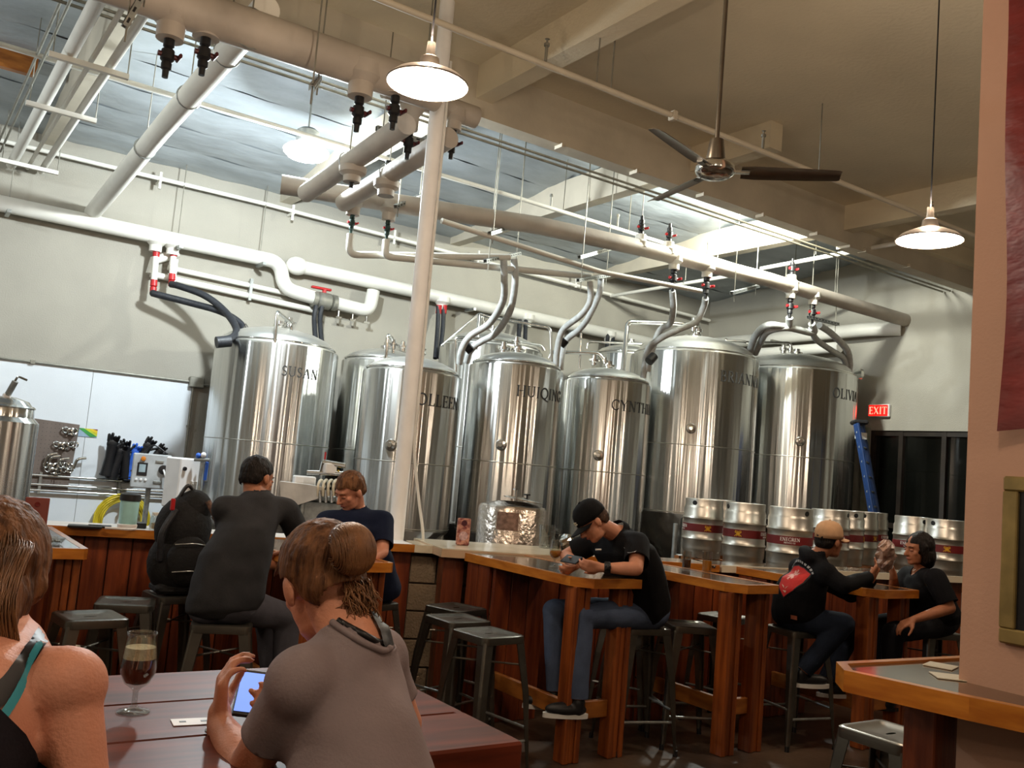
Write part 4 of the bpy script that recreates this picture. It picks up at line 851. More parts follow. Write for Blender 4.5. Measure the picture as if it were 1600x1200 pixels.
# ================================================================== STOOLS
def make_stool():
    t = thing('bar_stool', 'x', 'stool', (0, 0, 0), 'metal bar stools with square seats')
    H = .76; s = .152; b = MB(); rr = .04
    def rs(h, r): return [(sx*(h-r)+r*math.cos(math.radians(a0+a)), sy*(h-r)+r*math.sin(math.radians(a0+a))) for sx, sy, a0 in ((1, 1, 0), (-1, 1, 90), (-1, -1, 180), (1, -1, 270)) for a in (0, 22.5, 45, 67.5, 90)]
    levels = [(s-.004, .034, H-.045), (s, .036, H-.043), (s, .036, H-.02), (s-.002, .034, H-.006), (s-.012, .03, H), (s-.03, .02, H-.002), (s-.04, .018, H-.008), (.045, .01, H-.009)]
    v = []; n = 20
    for h_, r_, z in levels: v += [(x, y, z) for x, y in rs(h_, r_)]
    f = [(i*n+k, i*n+(k+1) % n, (i+1)*n+(k+1) % n, (i+1)*n+k) for i in range(len(levels)-1) for k in range(n)]
    # handle slot ring
    m0 = (len(levels)-1)*n; v2 = [(.032*math.cos(2*PI*(k+.5)/n+PI/4*0), .009*math.sin(2*PI*(k+.5)/n), H-.009) for k in range(n)]; o = len(v); v += v2
    f += [(m0+k, m0+(k+1) % n, o+(k+1) % n, o+k) for k in range(n)]
    v += [(x, y, H-.03) for x, y, z in v2]; f += [(o+k, o+(k+1) % n, o+n+(k+1) % n, o+n+k) for k in range(n)]; f.append(tuple(o+n+k for k in range(n)))
    b.add(v, f).build('seat', M['gunmetal'], t, smooth=True, world=False)
    for sx in (-1, 1):
        for sy in (-1, 1):
            # angle-section leg, tapering and splayed
            L = MB(); v = []
            for (z, o_, w_) in ((H-.03, s-.006, .062), (H-.3, s+.028, .05), (.03, .205, .024), (.0, .208, .02)):
                for (dx, dy) in ((0, w_), (0, .012), (.004, .004), (.012, 0), (w_, 0), (w_, -.0)):
                    v.append((sx*(o_-dx), sy*(o_-dy), z))
                for (dx, dy) in ((w_, .006), (.018, .006), (.006, .018), (.006, w_)): v.append((sx*(o_-dx), sy*(o_-dy), z))
            k_ = 10; f = [(i*k_+j, i*k_+(j+1) % k_, (i+1)*k_+(j+1) % k_, (i+1)*k_+j) for i in range(3) for j in range(k_)]
            f += [tuple(range(k_)), tuple(3*k_+j for j in range(k_))]
            if sx*sy < 0: f = [q[::-1] for q in f]
            L.add(v, f); lg = L.build('leg', M['gunmetal'], t, world=False)
            MB().cyl((sx*.198, sy*.198, -.0), (sx*.198, sy*.198, .035), .016, .013, seg=10).build('foot_cap', M['black'], lg, world=False)
    for a in range(4):
        c, s_ = [(1, 0), (0, 1), (-1, 0), (0, -1)][a]
        q = .19; z = .2 if a % 2 else .26
        MB().tube([(c*q*.98-s_*q*.9, s_*q*.98+c*q*.9, z), (c*q*.98+s_*q*.9, s_*q*.98-c*q*.9, z)], .0085, 8).build('footrest_bar', M['galv'], t, smooth=True, world=False)
    for a in range(2):
        MB().tube([(.15*(1-2*a), -.16, .6), (-.15*(1-2*a), .16, .6)], .006, 6).build('cross_brace', M['gunmetal'], t, world=False)
    return t
ST = [((2.93, 4.30), .12, 'empty metal stool in front of the black-cap man\'s table, nearer of two'),
      ((3.00, 4.74), .05, 'empty metal stool by the block wall, farther of two'),
      ((1.60, 4.80), -.35, 'metal stool under the man in the grey shirt'),
      ((1.00, 5.02), .1, 'metal stool with slotted seat behind the beer glass at left'),
      ((1.26, 5.45), -.3, 'metal stool tucked against the counter boards at left'),
      ((4.15, 4.38), -.3, 'metal stool under the man in the black cap'),
      ((3.22, 5.12), .3, 'dark metal stool tucked beside the orange boards of the cap man\'s table'),
      ((4.56, 4.36), -.45, 'empty metal stool between the black-cap man and next table'),
      ((4.55, 4.92), .5, 'empty stool farthest back between the cap man and next table'),
      ((5.20, 4.62), .2, 'empty stool seen between the posts of beers table'),
      ((5.34, 4.10), -.2, 'metal stool under the man in the tan cap'),
      ((6.58, 3.84), -.4, 'metal stool under the long-haired man'),
      ((3.43, 2.16), .0, 'metal stool with slotted seat at the bottom right corner'),
      ((2.71, 5.38), .3, 'metal stool under the man in the navy shirt'),
      ((1.60, 5.72), .15, 'metal stool under the black backpack'),
      ((.80, 1.45), .1, 'metal stool under the woman in the grey tee'),
      ((-.12, 1.05), .2, 'metal stool under the woman with bare shoulders')]
STW = {}
sproto = make_stool()
for i, ((x, y), rz, lb) in enumerate(ST):
    if i == 0: sproto.location = (x, y, 0); sproto.rotation_euler = (0, 0, rz); sproto['label'] = lb
    else: copy_tree(sproto, (x, y, 0), rz, lb)

# ================================================================== LAMPS AND FAN
def pendant(p, label, top=CZ, R=.195):
    x, y, z = p; t = thing('pendant_lamp', label, 'lamp', (x, y, z), 'white saucer pendant lamps over the taproom')
    MB().lathe([(R, -.0), (R+.004, .004), (R*.86, .034), (R*.55, .062), (R*.3, .08), (.05, .095), (.045, .13), (.03, .14)], (x, y, z), 40).build('shade', M['shadeout'], t, smooth=True)
    MB().lathe([(.04, .09), (R*.3, .074), (R*.55, .056), (R*.86, .028), (R, -.002)], (x, y, z), 40).build('shade_lining', M['shadewhite'], t, smooth=True)
    MB().lathe([(0, .215), (.02, .21), (.024, .13), (.022, .1), (0, .1)], (x, y, z), 14).build('socket', M['shadeout'], t, smooth=True)
    MB().lathe([(.018, .09), (.05, .07), (.075, .035), (.07, .0), (.04, -.022), (0, -.03)], (x, y, z-.01), 20).build('bulb', M['bulb'], t, smooth='all')
    MB().tube([(x, y, z+.2), (x, y, top-.03)], .005, 6).build('cord', M['black'], t)
    MB().lathe([(0, 0), (.055, 0), (.06, .01), (.06, .045), (0, .045)], (x, y, top-.045), 20).build('canopy', M['galv'], t, smooth=True)
    return t
PL = ['bright pendant lamp in front of the white pole, upper middle', 'pendant lamp hanging on a long cord at right by the near wall', 'pendant lamp over the far left tables', 'pendant lamp just above and behind the camera seat', 'pendant lamp over the far left rear', 'pendant lamp well behind the camera seat', 'pendant lamp beyond the near wall at right']
for i, (p, lb) in enumerate(zip(PEND, PL)):
    pendant(p, lb)
def highbay(p, label):
    x, y, z = p; t = thing('high_bay_lamp', label, 'lamp', (x, y, z))
    MB().lathe([(0, -.07), (.1, -.065), (.18, -.045), (.235, 0), (.24, .03), (.2, .07), (.1, .1)], (x, y, z), 32).build('refractor', M['bulbcool'], t, smooth='all').visible_shadow = True
    MB().lathe([(.11, .1), (.12, .12), (.12, .24), (.08, .27), (0, .28)], (x, y, z), 20).build('ballast', M['galv'], t, smooth=True)
    MB().box((x+.3, y, z+.16), (.5, .1, .03)).build('mount_bar', M['pvc'], t)
    MB().tube([(x, y, z+.26), (x, y, RZ+.02)], .01, 6).build('stem', M['galv'], t)
highbay(tuple(Vector(HID[0])+Vector((0, 0, .0))), 'cool white glowing round high bay lamp under the brewery roof')
highbay((HID[1][0], HID[1][1], HID[1][2]), 'cool white high bay lamp beyond the left edge')
x, y, z = HID[2]; t = thing('strip_lamp', 'shop light hidden behind the girder brightening the foil ceiling', 'lamp', (x, y, z))
MB().box((x, y, z+.16), (1.2, .16, .05), bev=.01).build('housing', M['white'], t)
for d in (-.5, .5): MB().cyl((x+d, y, z+.18), (x+d, y, RZ+.2), .01, seg=6).build('stem', M['galv'], t)
for d in (-.05, .05): MB().cyl((x-.58, y+d, z+.118), (x+.58, y+d, z+.118), .014, seg=10).build('tube', M['bulbcool'], t)
# ceiling fan
hb = at(1117, 268, D=4.62); fn = thing('ceiling_fan', 'three-blade metal ceiling fan on a long rod', 'fan', tuple(hb))
MB().tube([hb+Vector((0, 0, .12)), Vector((hb.x, hb.y, CZ-.05))], .012, 10).build('down_rod', M['fan'], fn, smooth=True)
MB().lathe([(0, 0), (.06, 0), (.06, .05), (0, .05)], (hb.x, hb.y, CZ-.05), 18).build('canopy', M['fan'], fn, smooth=True)
MB().lathe([(.012, .17), (.035, .165), (.05, .06), (.048, .05), (.03, .045)], tuple(hb), 22).build('rod_cover', M['shadewhite'] if 0 else M['fan'], fn, smooth=True)
MB().lathe([(0, .055), (.07, .05), (.095, .03), (.1, .0), (.095, -.012), (.07, -.03), (.03, -.036), (0, -.037)], tuple(hb), 30).build('motor_housing', M['chrome'], fn, smooth=True)
A0 = math.radians(77)
for k in range(3):
    a = A0+k*2*PI/3; d = Vector((math.cos(a), math.sin(a), 0)); n = Vector((-math.sin(a), math.cos(a), 0)); tl = math.radians(-16)
    w_ = n*math.cos(tl)+Vector((0, 0, math.sin(tl))); u_ = d.cross(w_); bl = MB(); v = []
    for s_, hw in ((.13, .05), (.2, .056), (.45, .05), (.6, .042), (.612, .036)):
        for e in (-1, -.3, .5, 1): v.append(Vector(hb)+d*s_+w_*(hw*e)+u_*(.007*(1-e*e)))
    n0 = len(v); v += [p-u_*.003 for p in v]; f = []
    for i in range(4):
        for j in range(3): q = (i*4+j, i*4+j+1, (i+1)*4+j+1, (i+1)*4+j); f += [q, tuple(c+n0 for c in q[::-1])]
    rim = [(i*4, (i+1)*4) for i in range(4)]+[(16+j, 16+j+1) for j in range(3)]+[((i+1)*4+3, i*4+3) for i in range(3, -1, -1)]+[(j+1, j) for j in range(2, -1, -1)]
    for a_, b_2 in rim: f.append((a_, b_2, b_2+n0, a_+n0))
    bl.add(v, f).build('blade', M['fan'], fn, smooth=True)
    MB().box(Vector(hb)+d*.12, (.1, .03, .012), rz=a).build('blade_bracket', M['chrome'], fn)
# ================================================================== NEAR WALL: BANNER, PICTURE
bn = thing('banner', 'dark red vinyl banner hanging high on the near wall at right edge', 'banner', (3.08, 1.6, 1.95)); v = []; f = []; nx, nz = 14, 30
for i in range(nx+1):
    for j in range(nz+1):
        Y = 1.60-.95*i/nx+.0; Z0 = 1.92+.06*(i/nx)*2.2; Z = Z0+(3.9-Z0)*j/nz
        v.append((3.075+.012*math.sin(Z*6+i*.5)+.01*math.sin(i*1.7+Z*3), Y+.01*math.sin(Z*2.2), Z))
for i in range(nx):
    for j in range(nz): a = i*(nz+1)+j; f.append((a, a+1, a+nz+2, a+nz+1))
n0 = len(v); v += [(p[0]+.004, p[1], p[2]) for p in v]; f += [tuple(c+n0 for c in q[::-1]) for q in f]
MB().add(v, f).build('cloth', M['maroon'], bn, smooth='all')
for Z, L in ((2.86, .05), (2.95, .035)):
    MB().add([(3.055, 1.53, Z), (3.055, 1.46, Z-.008), (3.055, 1.47, Z+.02), (3.055, 1.5, Z+.03)], [(0, 1, 2, 3)]).build('gold_print', M['kegyellow'], bn)
MB().cyl((3.08, 1.62, 3.9), (3.08, .6, 3.9), .015).build('hanging_rod', M['black'], bn)
pf = thing('picture_frame', 'flat dark picture in an olive gold frame on the near wall', 'picture', (3.13, 1.3, 1.22))
fy0, fy1, fz0, fz1 = .75, 1.60, 1.225, 1.775; e = .05
MB().box((3.14, (fy0+fy1)/2, fz0+e/2), (.03, fy1-fy0, e), bev=.006).box((3.14, (fy0+fy1)/2, fz1-e/2), (.03, fy1-fy0, e), bev=.006).box((3.14, fy0+e/2, (fz0+fz1)/2), (.03, e, fz1-fz0-2*e), bev=.004).box((3.14, fy1-e/2, (fz0+fz1)/2), (.03, e, fz1-fz0-2*e), bev=.004).build('frame', M['goldframe'], pf)
MB().box((3.145, (fy0+fy1)/2, (fz0+fz1)/2), (.01, fy1-fy0-e, fz1-fz0-e)).build('picture_panel', M['black'], pf)
# ================================================================== END WALL: EXIT SIGN, LADDER
ex = thing('exit_sign', 'glowing red EXIT sign on the end wall over the dark doorway', 'sign', (12.95, 8.6, 3.05))
MB().box((12.96, 8.6, 3.13), (.06, .36, .2), bev=.01).build('housing', M['white'], ex)
MB().box((12.925, 8.6, 3.13), (.012, .33, .17)).build('lit_face', M['exitred'], ex)
m = MB(); text_flat(m, 'EXIT', .115, (12.917, 8.6, 3.072), (0, -1, 0), (0, 0, 1), bold=1.3, th=.003, gap=.12); m.build('lettering', M['exitlet'], ex)
ld = thing('ladder', 'blue fibreglass ladder leaning right of the OLIVIA tank', 'ladder', tuple(at(1362, 850, D=12.3)))
tA, tB = at(1338, 662, D=12.6), at(1372, 860, D=12.0); wv = Vector((.30, .12, 0))
for k, (m_, dd) in enumerate((('ladder', Vector((0, 0, 0))), ('ladder', wv))):
    d = (tB-tA).normalized(); rot = d.to_track_quat('X', 'Z').to_matrix(); c = (tA+tB)/2+dd; MB().box(c, ((tB-tA).length, .04, .09), rot=rot, bev=.008).build('side_rail', M[m_], ld)
for i in range(8):
    q = tA.lerp(tB, (i+.6)/8.4); MB().cyl(q-wv*.06, q+wv*1.06, .018, seg=10).build('rung', M['galv'], ld)
MB().box(tA+wv*.5+Vector((0, 0, .03)), (.2, .3, .06), rz=-PI/4, bev=.02).build('top_cap', M['black'], ld)
MB().box(tA+wv*.5+(tB-tA).normalized()*.16, (.16, .02, .09), rz=-.6).build('warning_label', M['clothwhite'], ld)
single('ladder_plinth', MB().box((tB.x+.15, tB.y, tB.z/2-.01), (.6, .5, tB.z-.02)), M['black'], 'dark crate under the blue ladder foot', 'crate')
# ================================================================== BACK WALL, LEFT: PEGBOARD, RACK, GLOVES, BOXES
pg = thing('peg_panel', 'grey-brown perforated peg panel on the white wall hung with clamps', 'panel', (1.6, 12.37, 1.0))
MB().box((1.48, 12.37, 1.41), (1.12, .025, .82), rot=Matrix.Rotation(math.radians(3), 3, 'Y'), bev=.004).build('panel', mat('peg', '6f635c', .6, var=.06), pg)
hb_ = MB()
for i in range(22):
    for j in range(15): hb_.lathe([(0, .0), (.004, .0)], (.98+i*.045, 12.356, 1.07+j*.05), 5, axis=(0, -1, 0))
o = hb_.build('peg_holes', M['black'], pg); o['kind'] = 'stuff'
def triclamp():
    t = thing('pipe_clamp', 'x', 'clamp', (0, 0, 0), 'chrome pipe clamps hanging on the peg panel')
    MB().tube([(.028*math.cos(a*PI/6), 0, .028*math.sin(a*PI/6)) for a in range(13)], .008, 6).build('ring', M['chrome'], t, smooth=True, world=False)
    MB().box((.035, 0, 0), (.02, .02, .03), bev=.004).cyl((.04, 0, .0), (.04, -.05, .005), .005, seg=6).build('wing_bolt', M['chrome'], t, world=False)
    return t
tc_ = None; names = []
rows = [(1.71, (1.98, 2.03, 2.08), 'top row'), (1.53, (1.9, 1.95, 2.0, 2.06, 2.11), 'second row'), (1.27, (1.82, 1.87, 1.93, 1.98, 2.03, 2.08), 'crowded third row'), (1.22, (1.84, 1.9, 1.96, 2.02, 2.09), 'crowded fourth row'), (1.68, (1.5,), 'alone at upper left'), (1.56, (1.55,), 'alone at middle left')]
for z, xs_, nm in rows:
    for k, X in enumerate(xs_):
        lb = 'chrome pipe clamp on the peg panel, %s%s' % (nm, '' if len(xs_) == 1 else ', %s from left' % ['first', 'second', 'third', 'fourth', 'fifth', 'sixth'][k])
        L = (X-.08, 12.32-.012*(k % 2), z+.012*math.sin(k*5))
        if tc_ is None: tc_ = triclamp(); tc_.location = L; tc_['label'] = lb; tc_.scale = (1.2,)*3
        else: q = copy_tree(tc_, L, None, lb, scale=(1.1+.3*((k*7) % 3)/3,)*3); q.rotation_euler = (.3*math.sin(k*3), k*.9, .4*math.sin(k))
for k, (X, l) in enumerate(((1.72, .24), (1.76, .2), (1.86, .17), (2.05, .2))):
    single('elbow_tube', MB().tube(bent([(X, 12.33, 1.25), (X+.02, 12.3, 1.25+l*.6), (X+.12, 12.3, 1.25+l*.7)], .04), .018, 10), M['chrome'], 'short bent steel tube hanging at %s of the peg panel foot' % ['far left', 'left', 'middle', 'right'][k], 'tube', smooth=True)
rk = thing('tube_rack', 'three long horizontal steel tubes on the white wall', 'rack', (2.5, 12.35, 1.0))
for z in (1.14, 1.03, .96): MB().cyl((1.55, 12.34, z), (4.1, 12.34, z), .016, seg=10).build('tube', M['chrome'], rk, smooth=True)
for X in (1.7, 2.6, 3.5): MB().box((X, 12.36, 1.05), (.03, .06, .26)).build('bracket', M['galv'], rk)
ps = thing('poster', 'small green yellow and blue print stuck on the white wall', 'poster', (2.25, 12.38, 1.72))
pa, pb = at(119, 668, Y=12.38), at(151, 684, Y=12.38)
MB().box(((pa.x+pb.x)/2, 12.382, (pa.z+pb.z)/2), (pb.x-pa.x, .004, pa.z-pb.z)).build('sheet', mat('lightblue', '9db8cf', .6), ps)
W_, H_ = pb.x-pa.x, pa.z-pb.z
for k, (m_, q) in enumerate((('c8d23a', [(.3, 1), (1, 1), (1, .1)]), ('3f9a4a', [(.1, 1), (.35, 1), (1, .12), (.7, .0)]), ('e7c92e', [(.55, 1), (1, 1), (1, .4)]), ('7d2a3a', [(.75, 1), (1, 1), (1, .82)]))):
    MB().add([(pa.x+u*W_, 12.378-.001*k, pb.z+v_*H_) for u, v_ in q], [tuple(range(len(q)))]).build('print', mat('print%d' % k, m_, .6), ps)
def glove(p, rz, tilt, m, label, s=1.0):
    t = thing('rubber_glove', label, 'glove', p, 'long rubber gloves hung on the white wall')
    b = MB(); b.tube([(0, 0, -.2*s), (0, 0, -.02), (0, 0, .1*s)], [.062*s, .045*s, .05*s], 12); b.ell((0, 0, .12*s), (.055*s, .025*s, .06*s))
    for k in range(4): b.cap((-.04*s+.026*s*k, 0, .15*s), (-.045*s+.028*s*k, -.02*k, (.205+.016*math.sin(k*2))*s), .018*s, .015*s, 8)
    b.cap((.045*s, 0, .1*s), (.1*s, -.02, .15*s), .016*s, .012*s, 8)
    b.build('rubber', m, t, smooth=True, world=False); t.rotation_euler = (.1, tilt, rz)
    MB().lathe([(.063*s, -.2*s), (.068*s, -.2*s), (.068*s, -.185*s), (.063*s, -.185*s)], (0, 0, 0), 12).build('cuff_roll', m, t, world=False)
M['blueglove'] = mat('blueglove', '2f63c8', .5)
GLV = [(172, 712, .05, 'black', 'black rubber glove at the left of the glove row, raised highest', 1.25), (183, 722, .2, 'black', 'black rubber glove second from left', 1.1), (196, 718, -.15, 'black', 'black rubber glove third from left', 1.15), (207, 722, .15, 'blueglove', 'bright blue rubber glove among the black ones', 1.05), (222, 712, .4, 'black', 'fat black rubber glove right of the blue one', 1.15), (240, 716, .55, 'black', 'black rubber glove at the right, leaning outward', .95)]
for px, py, tl, m_, lb, s_ in GLV: q = at(px, py, Y=12.24); glove(tuple(q), 0, tl, M[m_], lb, s_)
for k in range(3): single('goggles', MB().tube([at(185+k*13+7*math.cos(a*PI/5), 745+(k % 2)*3+5*math.sin(a*PI/5), Y=12.3) for a in range(11)], .012, 6), M['black'], ['dark safety goggles under the gloves at left', 'dark safety goggles under the gloves in middle', 'dark safety goggles under the gloves at right'][k], 'goggles', smooth=True)
# yellow hose coil
yc = at(190, 815, Y=12.28); b = []
for k in range(5):
    for a in range(24):
        r_ = .24+.022*k; th = 2*PI*a/24; b.append((yc.x+r_*math.cos(th), yc.y+.02*math.sin(k+a), yc.z+r_*1.05*math.sin(th)))
single('hose_coil', MB().tube(b, .014, 8), mat('yellow', 'c9b32a', .5), 'coiled yellow hose hanging on the white wall above the counter', 'hose', smooth=True)
single('hose_hook', MB().cyl((yc.x, 12.39, yc.z+.2), (yc.x, 12.2, yc.z+.22), .015).cyl((yc.x, 12.2, yc.z+.22), (yc.x, 12.18, yc.z+.3), .015), M['galv'], 'steel hook carrying the yellow hose coil', 'hook')
# grey control box
D1 = 10.6; q0, q1 = at(211, 710, D=D1), at(264, 762, D=D1); cb = thing('control_box', 'grey control box with orange button and small black display', 'box', ((q0.x+q1.x)/2, q0.y, q1.z))
bx0 = at(228, 736, D=D1); bx1 = at(253, 738, D=D1-.1)
M['greybox'] = mat('greybox', 'aeb2b4', .45)
ang = math.radians(-12)
MB().box(bx0+Vector((.08, .1, 0)), (.42, .22, .4), rz=ang, bev=.012).build('housing', M['greybox'], cb)
ex_ = Vector((math.cos(ang), math.sin(ang), 0)); nn = Vector((math.sin(ang), -math.cos(ang), 0)); cc = bx0+Vector((.08, .1, 0))+nn*.112
def onb(u, v_): return cc+ex_*u+Vector((0, 0, v_))
MB().box(onb(-.1, .02), (.11, .012, .15), rz=ang, bev=.004).build('display', M['black'], cb)
MB().box(onb(-.1, .03)+nn*.008, (.07, .004, .09), rz=ang).build('screen', mat('lcd', '9db0b8', .2), cb)
MB().lathe([(0, .03), (.025, .025), (.028, 0)], tuple(onb(-.1, .14)), 14, axis=tuple(nn)).build('orange_button', mat('orangeb', 'e0862a', .4), cb, smooth=True)
for k in range(3): MB().lathe([(0, .012), (.014, .01), (.015, 0)], tuple(onb(-.15+.05*k, -.1)), 10, axis=tuple(nn)).build('push_button', M['white'], cb, smooth=True)
for v_ in (.12, -.12): MB().box(onb(.08, v_), (.09, .02, .03), rz=ang, bev=.004).build('latch', M['galv'], cb)
MB().lathe([(0, .03), (.05, .025), (.055, 0)], tuple(onb(.13, .03)), 16, axis=tuple(nn)).build('plug_socket', M['black'], cb, smooth=True)
MB().tube(smoothpath([onb(.13, .03)+nn*.03, onb(.18, -.1)+nn*.08, onb(.2, -.2)+nn*.03], 5), .01, 6).build('cable', M['white'], cb, smooth=True)
MB().tube(smoothpath([onb(-.15, .1)+nn*-.1, onb(-.02, .3)+nn*-.05, onb(.15, .22)+nn*-.05], 5), .01, 6).build('cable', M['black'], cb, smooth=True)
MB().cyl(bx0+Vector((.08, .12, -.19)), (bx0.x+.08, bx0.y+.12, .03), .03).box((bx0.x+.08, bx0.y+.12, .02), (.4, .4, .04)).build('stand', M['galv'], cb)
# white tall box with outlet
q = at(291, 755, D=9.6); wbx = thing('white_cabinet', 'white upright electrical cabinet with an outlet, left of the SUSAN tank foot', 'cabinet', (q.x, q.y, .0))
MB().box((q.x-.02, q.y+.1, q.z), (.26, .26, .52), rz=.35, bev=.012).build('housing', M['white'], wbx)
nn2 = Vector((math.sin(.35), -math.cos(.35), 0)); ex2 = Vector((math.cos(.35), math.sin(.35), 0)); c2 = Vector((q.x-.02, q.y+.1, q.z))+nn2*.132
MB().box(c2+ex2*.05+Vector((0, 0, -.04)), (.09, .02, .13), rz=.35, bev=.004).build('outlet_plate', M['clothwhite'], wbx)
MB().box(c2+ex2*.05+Vector((0, 0, -.03))+nn2*.012, (.045, .012, .05), rz=.35).build('outlet', M['greybox'], wbx)
MB().lathe([(0, .02), (.02, .018), (.022, 0)], tuple(c2+ex2*-.08+Vector((0, 0, .15))), 12, axis=tuple(nn2)).build('lock', M['black'], wbx)
MB().tube(smoothpath([c2+ex2*.05+nn2*.03+Vector((0, 0, -.05)), c2+ex2*.05+nn2*.04+Vector((0, 0, -.2)), c2+ex2*.03+nn2*.02+Vector((0, 0, -.4))], 5), .009, 6).build('cable', M['black'], wbx)
MB().box((q.x-.02, q.y+.1, q.z/2-.13), (.1, .1, q.z-.27)).box((q.x-.02, q.y+.1, .02), (.4, .4, .04)).build('pedestal', M['galv'], wbx)
vp = thing('valve_cluster', 'blue and white capped small valves on top behind the white cabinet', 'valve', tuple(at(318, 725, D=9.6)))
for px, py, m_ in ((310, 712, 'blueglove'), (318, 711, 'white')): MB().ell(at(px, py, D=9.6), (.028, .028, .03)).build('knob', M[m_], vp, smooth='all')
MB().cyl(at(304, 718, D=9.6), at(328, 719, D=9.6), .02).cyl(at(324, 718, D=9.6), at(322, 752, D=9.6), .014).build('manifold', M['galv'], vp); MB().cyl(at(324, 722, D=9.55), at(320, 750, D=9.55), .016).build('blue_tube', M['blueglove'], vp)
MB().cyl(at(316, 718, D=9.65), Vector((at(316, 718, D=9.65).x, at(316, 718, D=9.65).y, 0)), .018).build('stand_pipe', M['galv'], vp)
# ---- can filler behind the two men
D2 = 7.6; cf = thing('can_filler', 'white and steel can filling machine behind the seated men', 'machine', (at(480, 800, D=D2).x, at(480, 800, D=D2).y, 0))
a, b2 = at(440, 758, D=D2), at(505, 765, D=D2); g_ = Vector((.05, .1, 0))
M['plasticwhite'] = mat('plasticwhite', 'd8d6d2', .4)
q_ = [at(437, 752, D=D2), at(480, 757, D=D2), at(507, 762, D=D2), at(500, 778, D=D2), at(462, 790, D=D2), at(440, 792, D=D2)]
v = [tuple(p) for p in q_]+[tuple(p+Vector((.06, .12, 0))) for p in q_]; n = 6
MB().add(v, [tuple(range(n))[::-1], tuple(range(n, 2*n))]+[(i, (i+1) % n, n+(i+1) % n, n+i) for i in range(n)]).build('side_panel', M['plasticwhite'], cf)
c = at(475, 752, D=D2+.2); MB().box(c, (.18, .12, .09), rz=-.2, bev=.01).build('tub', M['white'], cf)
c = at(505, 778, D=D2+.25); MB().box(c, (.5, .3, .04), rz=-.3, bev=.005).build('deck', M['galv'], cf)
for dx, dy in ((-.22, -.1), (.22, -.2), (-.2, .14), (.24, .05)): MB().cyl((c.x+dx, c.y+dy, c.z), (c.x+dx, c.y+dy, 0), .02).build('leg', M['galv'], cf)
c = at(488, 800, D=D2+.25); MB().box(c, (.5, .28, .2), rz=-.3, bev=.01).build('drip_tray', M['galv'], cf)
for k in range(5): 
    px = 497+k*8; MB().tube(smoothpath([at(px, 775, D=D2), at(px, 758, D=D2), at(px+5, 750, D=D2+.1), at(px+10, 760, D=D2+.2)], 5), .012, 8).build('fill_tube', M['cream'], cf, smooth=True)
for k in range(4): MB().cyl(at(500+k*9, 785, D=D2), at(500+k*9, 766, D=D2), .016, seg=10).build('fill_head', M['chrome'], cf, smooth=True)
MB().cyl(at(480, 738, D=D2), at(540, 740, D=D2), .018).cyl(at(505, 722, D=D2), at(500, 742, D=D2), .015).cyl(at(505, 722, D=D2), at(540, 728, D=D2), .022).build('top_frame', M['chrome'], cf)
MB().box(at(515, 732, D=D2), (.1, .08, .09), bev=.01).build('pump', M['white'], cf); MB().box(at(508, 712, D=D2), (.012, .012, .06)).build('red_lever', M['red'], cf)
for k, m_ in enumerate(('yellow2', 'red2')):
    mm = mat(m_, ('c9a52a', 'b08a7a')[k], .5); MB().tube(smoothpath([at(510+k*6, 735, D=D2), at(520, 742, D=D2), at(530, 735+k*4, D=D2)], 5), .008, 6).build('wire', mm, cf)
# ================================================================== SMALL THINGS ON THE COUNTERS
def onz(px, py, z=1.07): return at(px, py, Z=z)
def tulip(p, label, beer, level=.62, s=1.0, foamh=.02, rz=0, foam=True, group=None):
    t = thing('beer_glass', label, 'glass', p, group)
    k = s; out = [(0, .0), (.034, .0), (.035, .003), (.012, .008), (.006, .016), (.006, .045), (.012, .052), (.026, .062), (.0375, .085), (.0385, .1), (.035, .13), (.0315, .165), (.0318, .172)]
    inn = [(.0302, .172), (.0300, .165), (.0335, .13), (.037, .1), (.036, .085), (.0245, .064), (.0, .056)]
    MB().lathe([(r*k, z*k) for r, z in out+inn], (0, 0, 0), 32).build('glass_body', M['glass'], t, smooth='all', world=False)
    def rad(z):
        pr = inn[::-1]
        for (r0, z0), (r1, z1) in zip(pr[:-1], pr[1:]):
            if z0 <= z <= z1: return r0+(r1-r0)*(z-z0)/(z1-z0)
        return .03
    zl = .056+(.172-.056)*level; zs = [.057, .06, .064, .072, .085, .1, .115, .13, .145, .16]
    pr = [(0, .0565)]+[(max(.001, rad(z)-.0004), z) for z in zs if z < zl]+[(rad(zl)-.0004, zl), (0, zl)]
    MB().lathe([(r*k, z*k) for r, z in pr], (0, 0, 0), 28).build('beer', beer, t, smooth=True, world=False)
    if foam:
        fz = zl; MB().lathe([(0, fz*k), ((rad(fz)-.0004)*k, fz*k), ((rad(min(.165, fz+foamh))-.0004)*k, (fz+foamh)*k), (0, (fz+foamh*.8)*k)], (0, 0, 0), 24).build('foam', M['foam'], t, smooth=True, world=False)
    return t
q = onz(208, 1113, 1.05); tulip((q.x, q.y, 1.051), 'stemmed tulip glass of dark red-brown beer on the foreground table', M['stout'], .52, 1.0, .024)
gl = bpy.data.objects[-1] if False else None
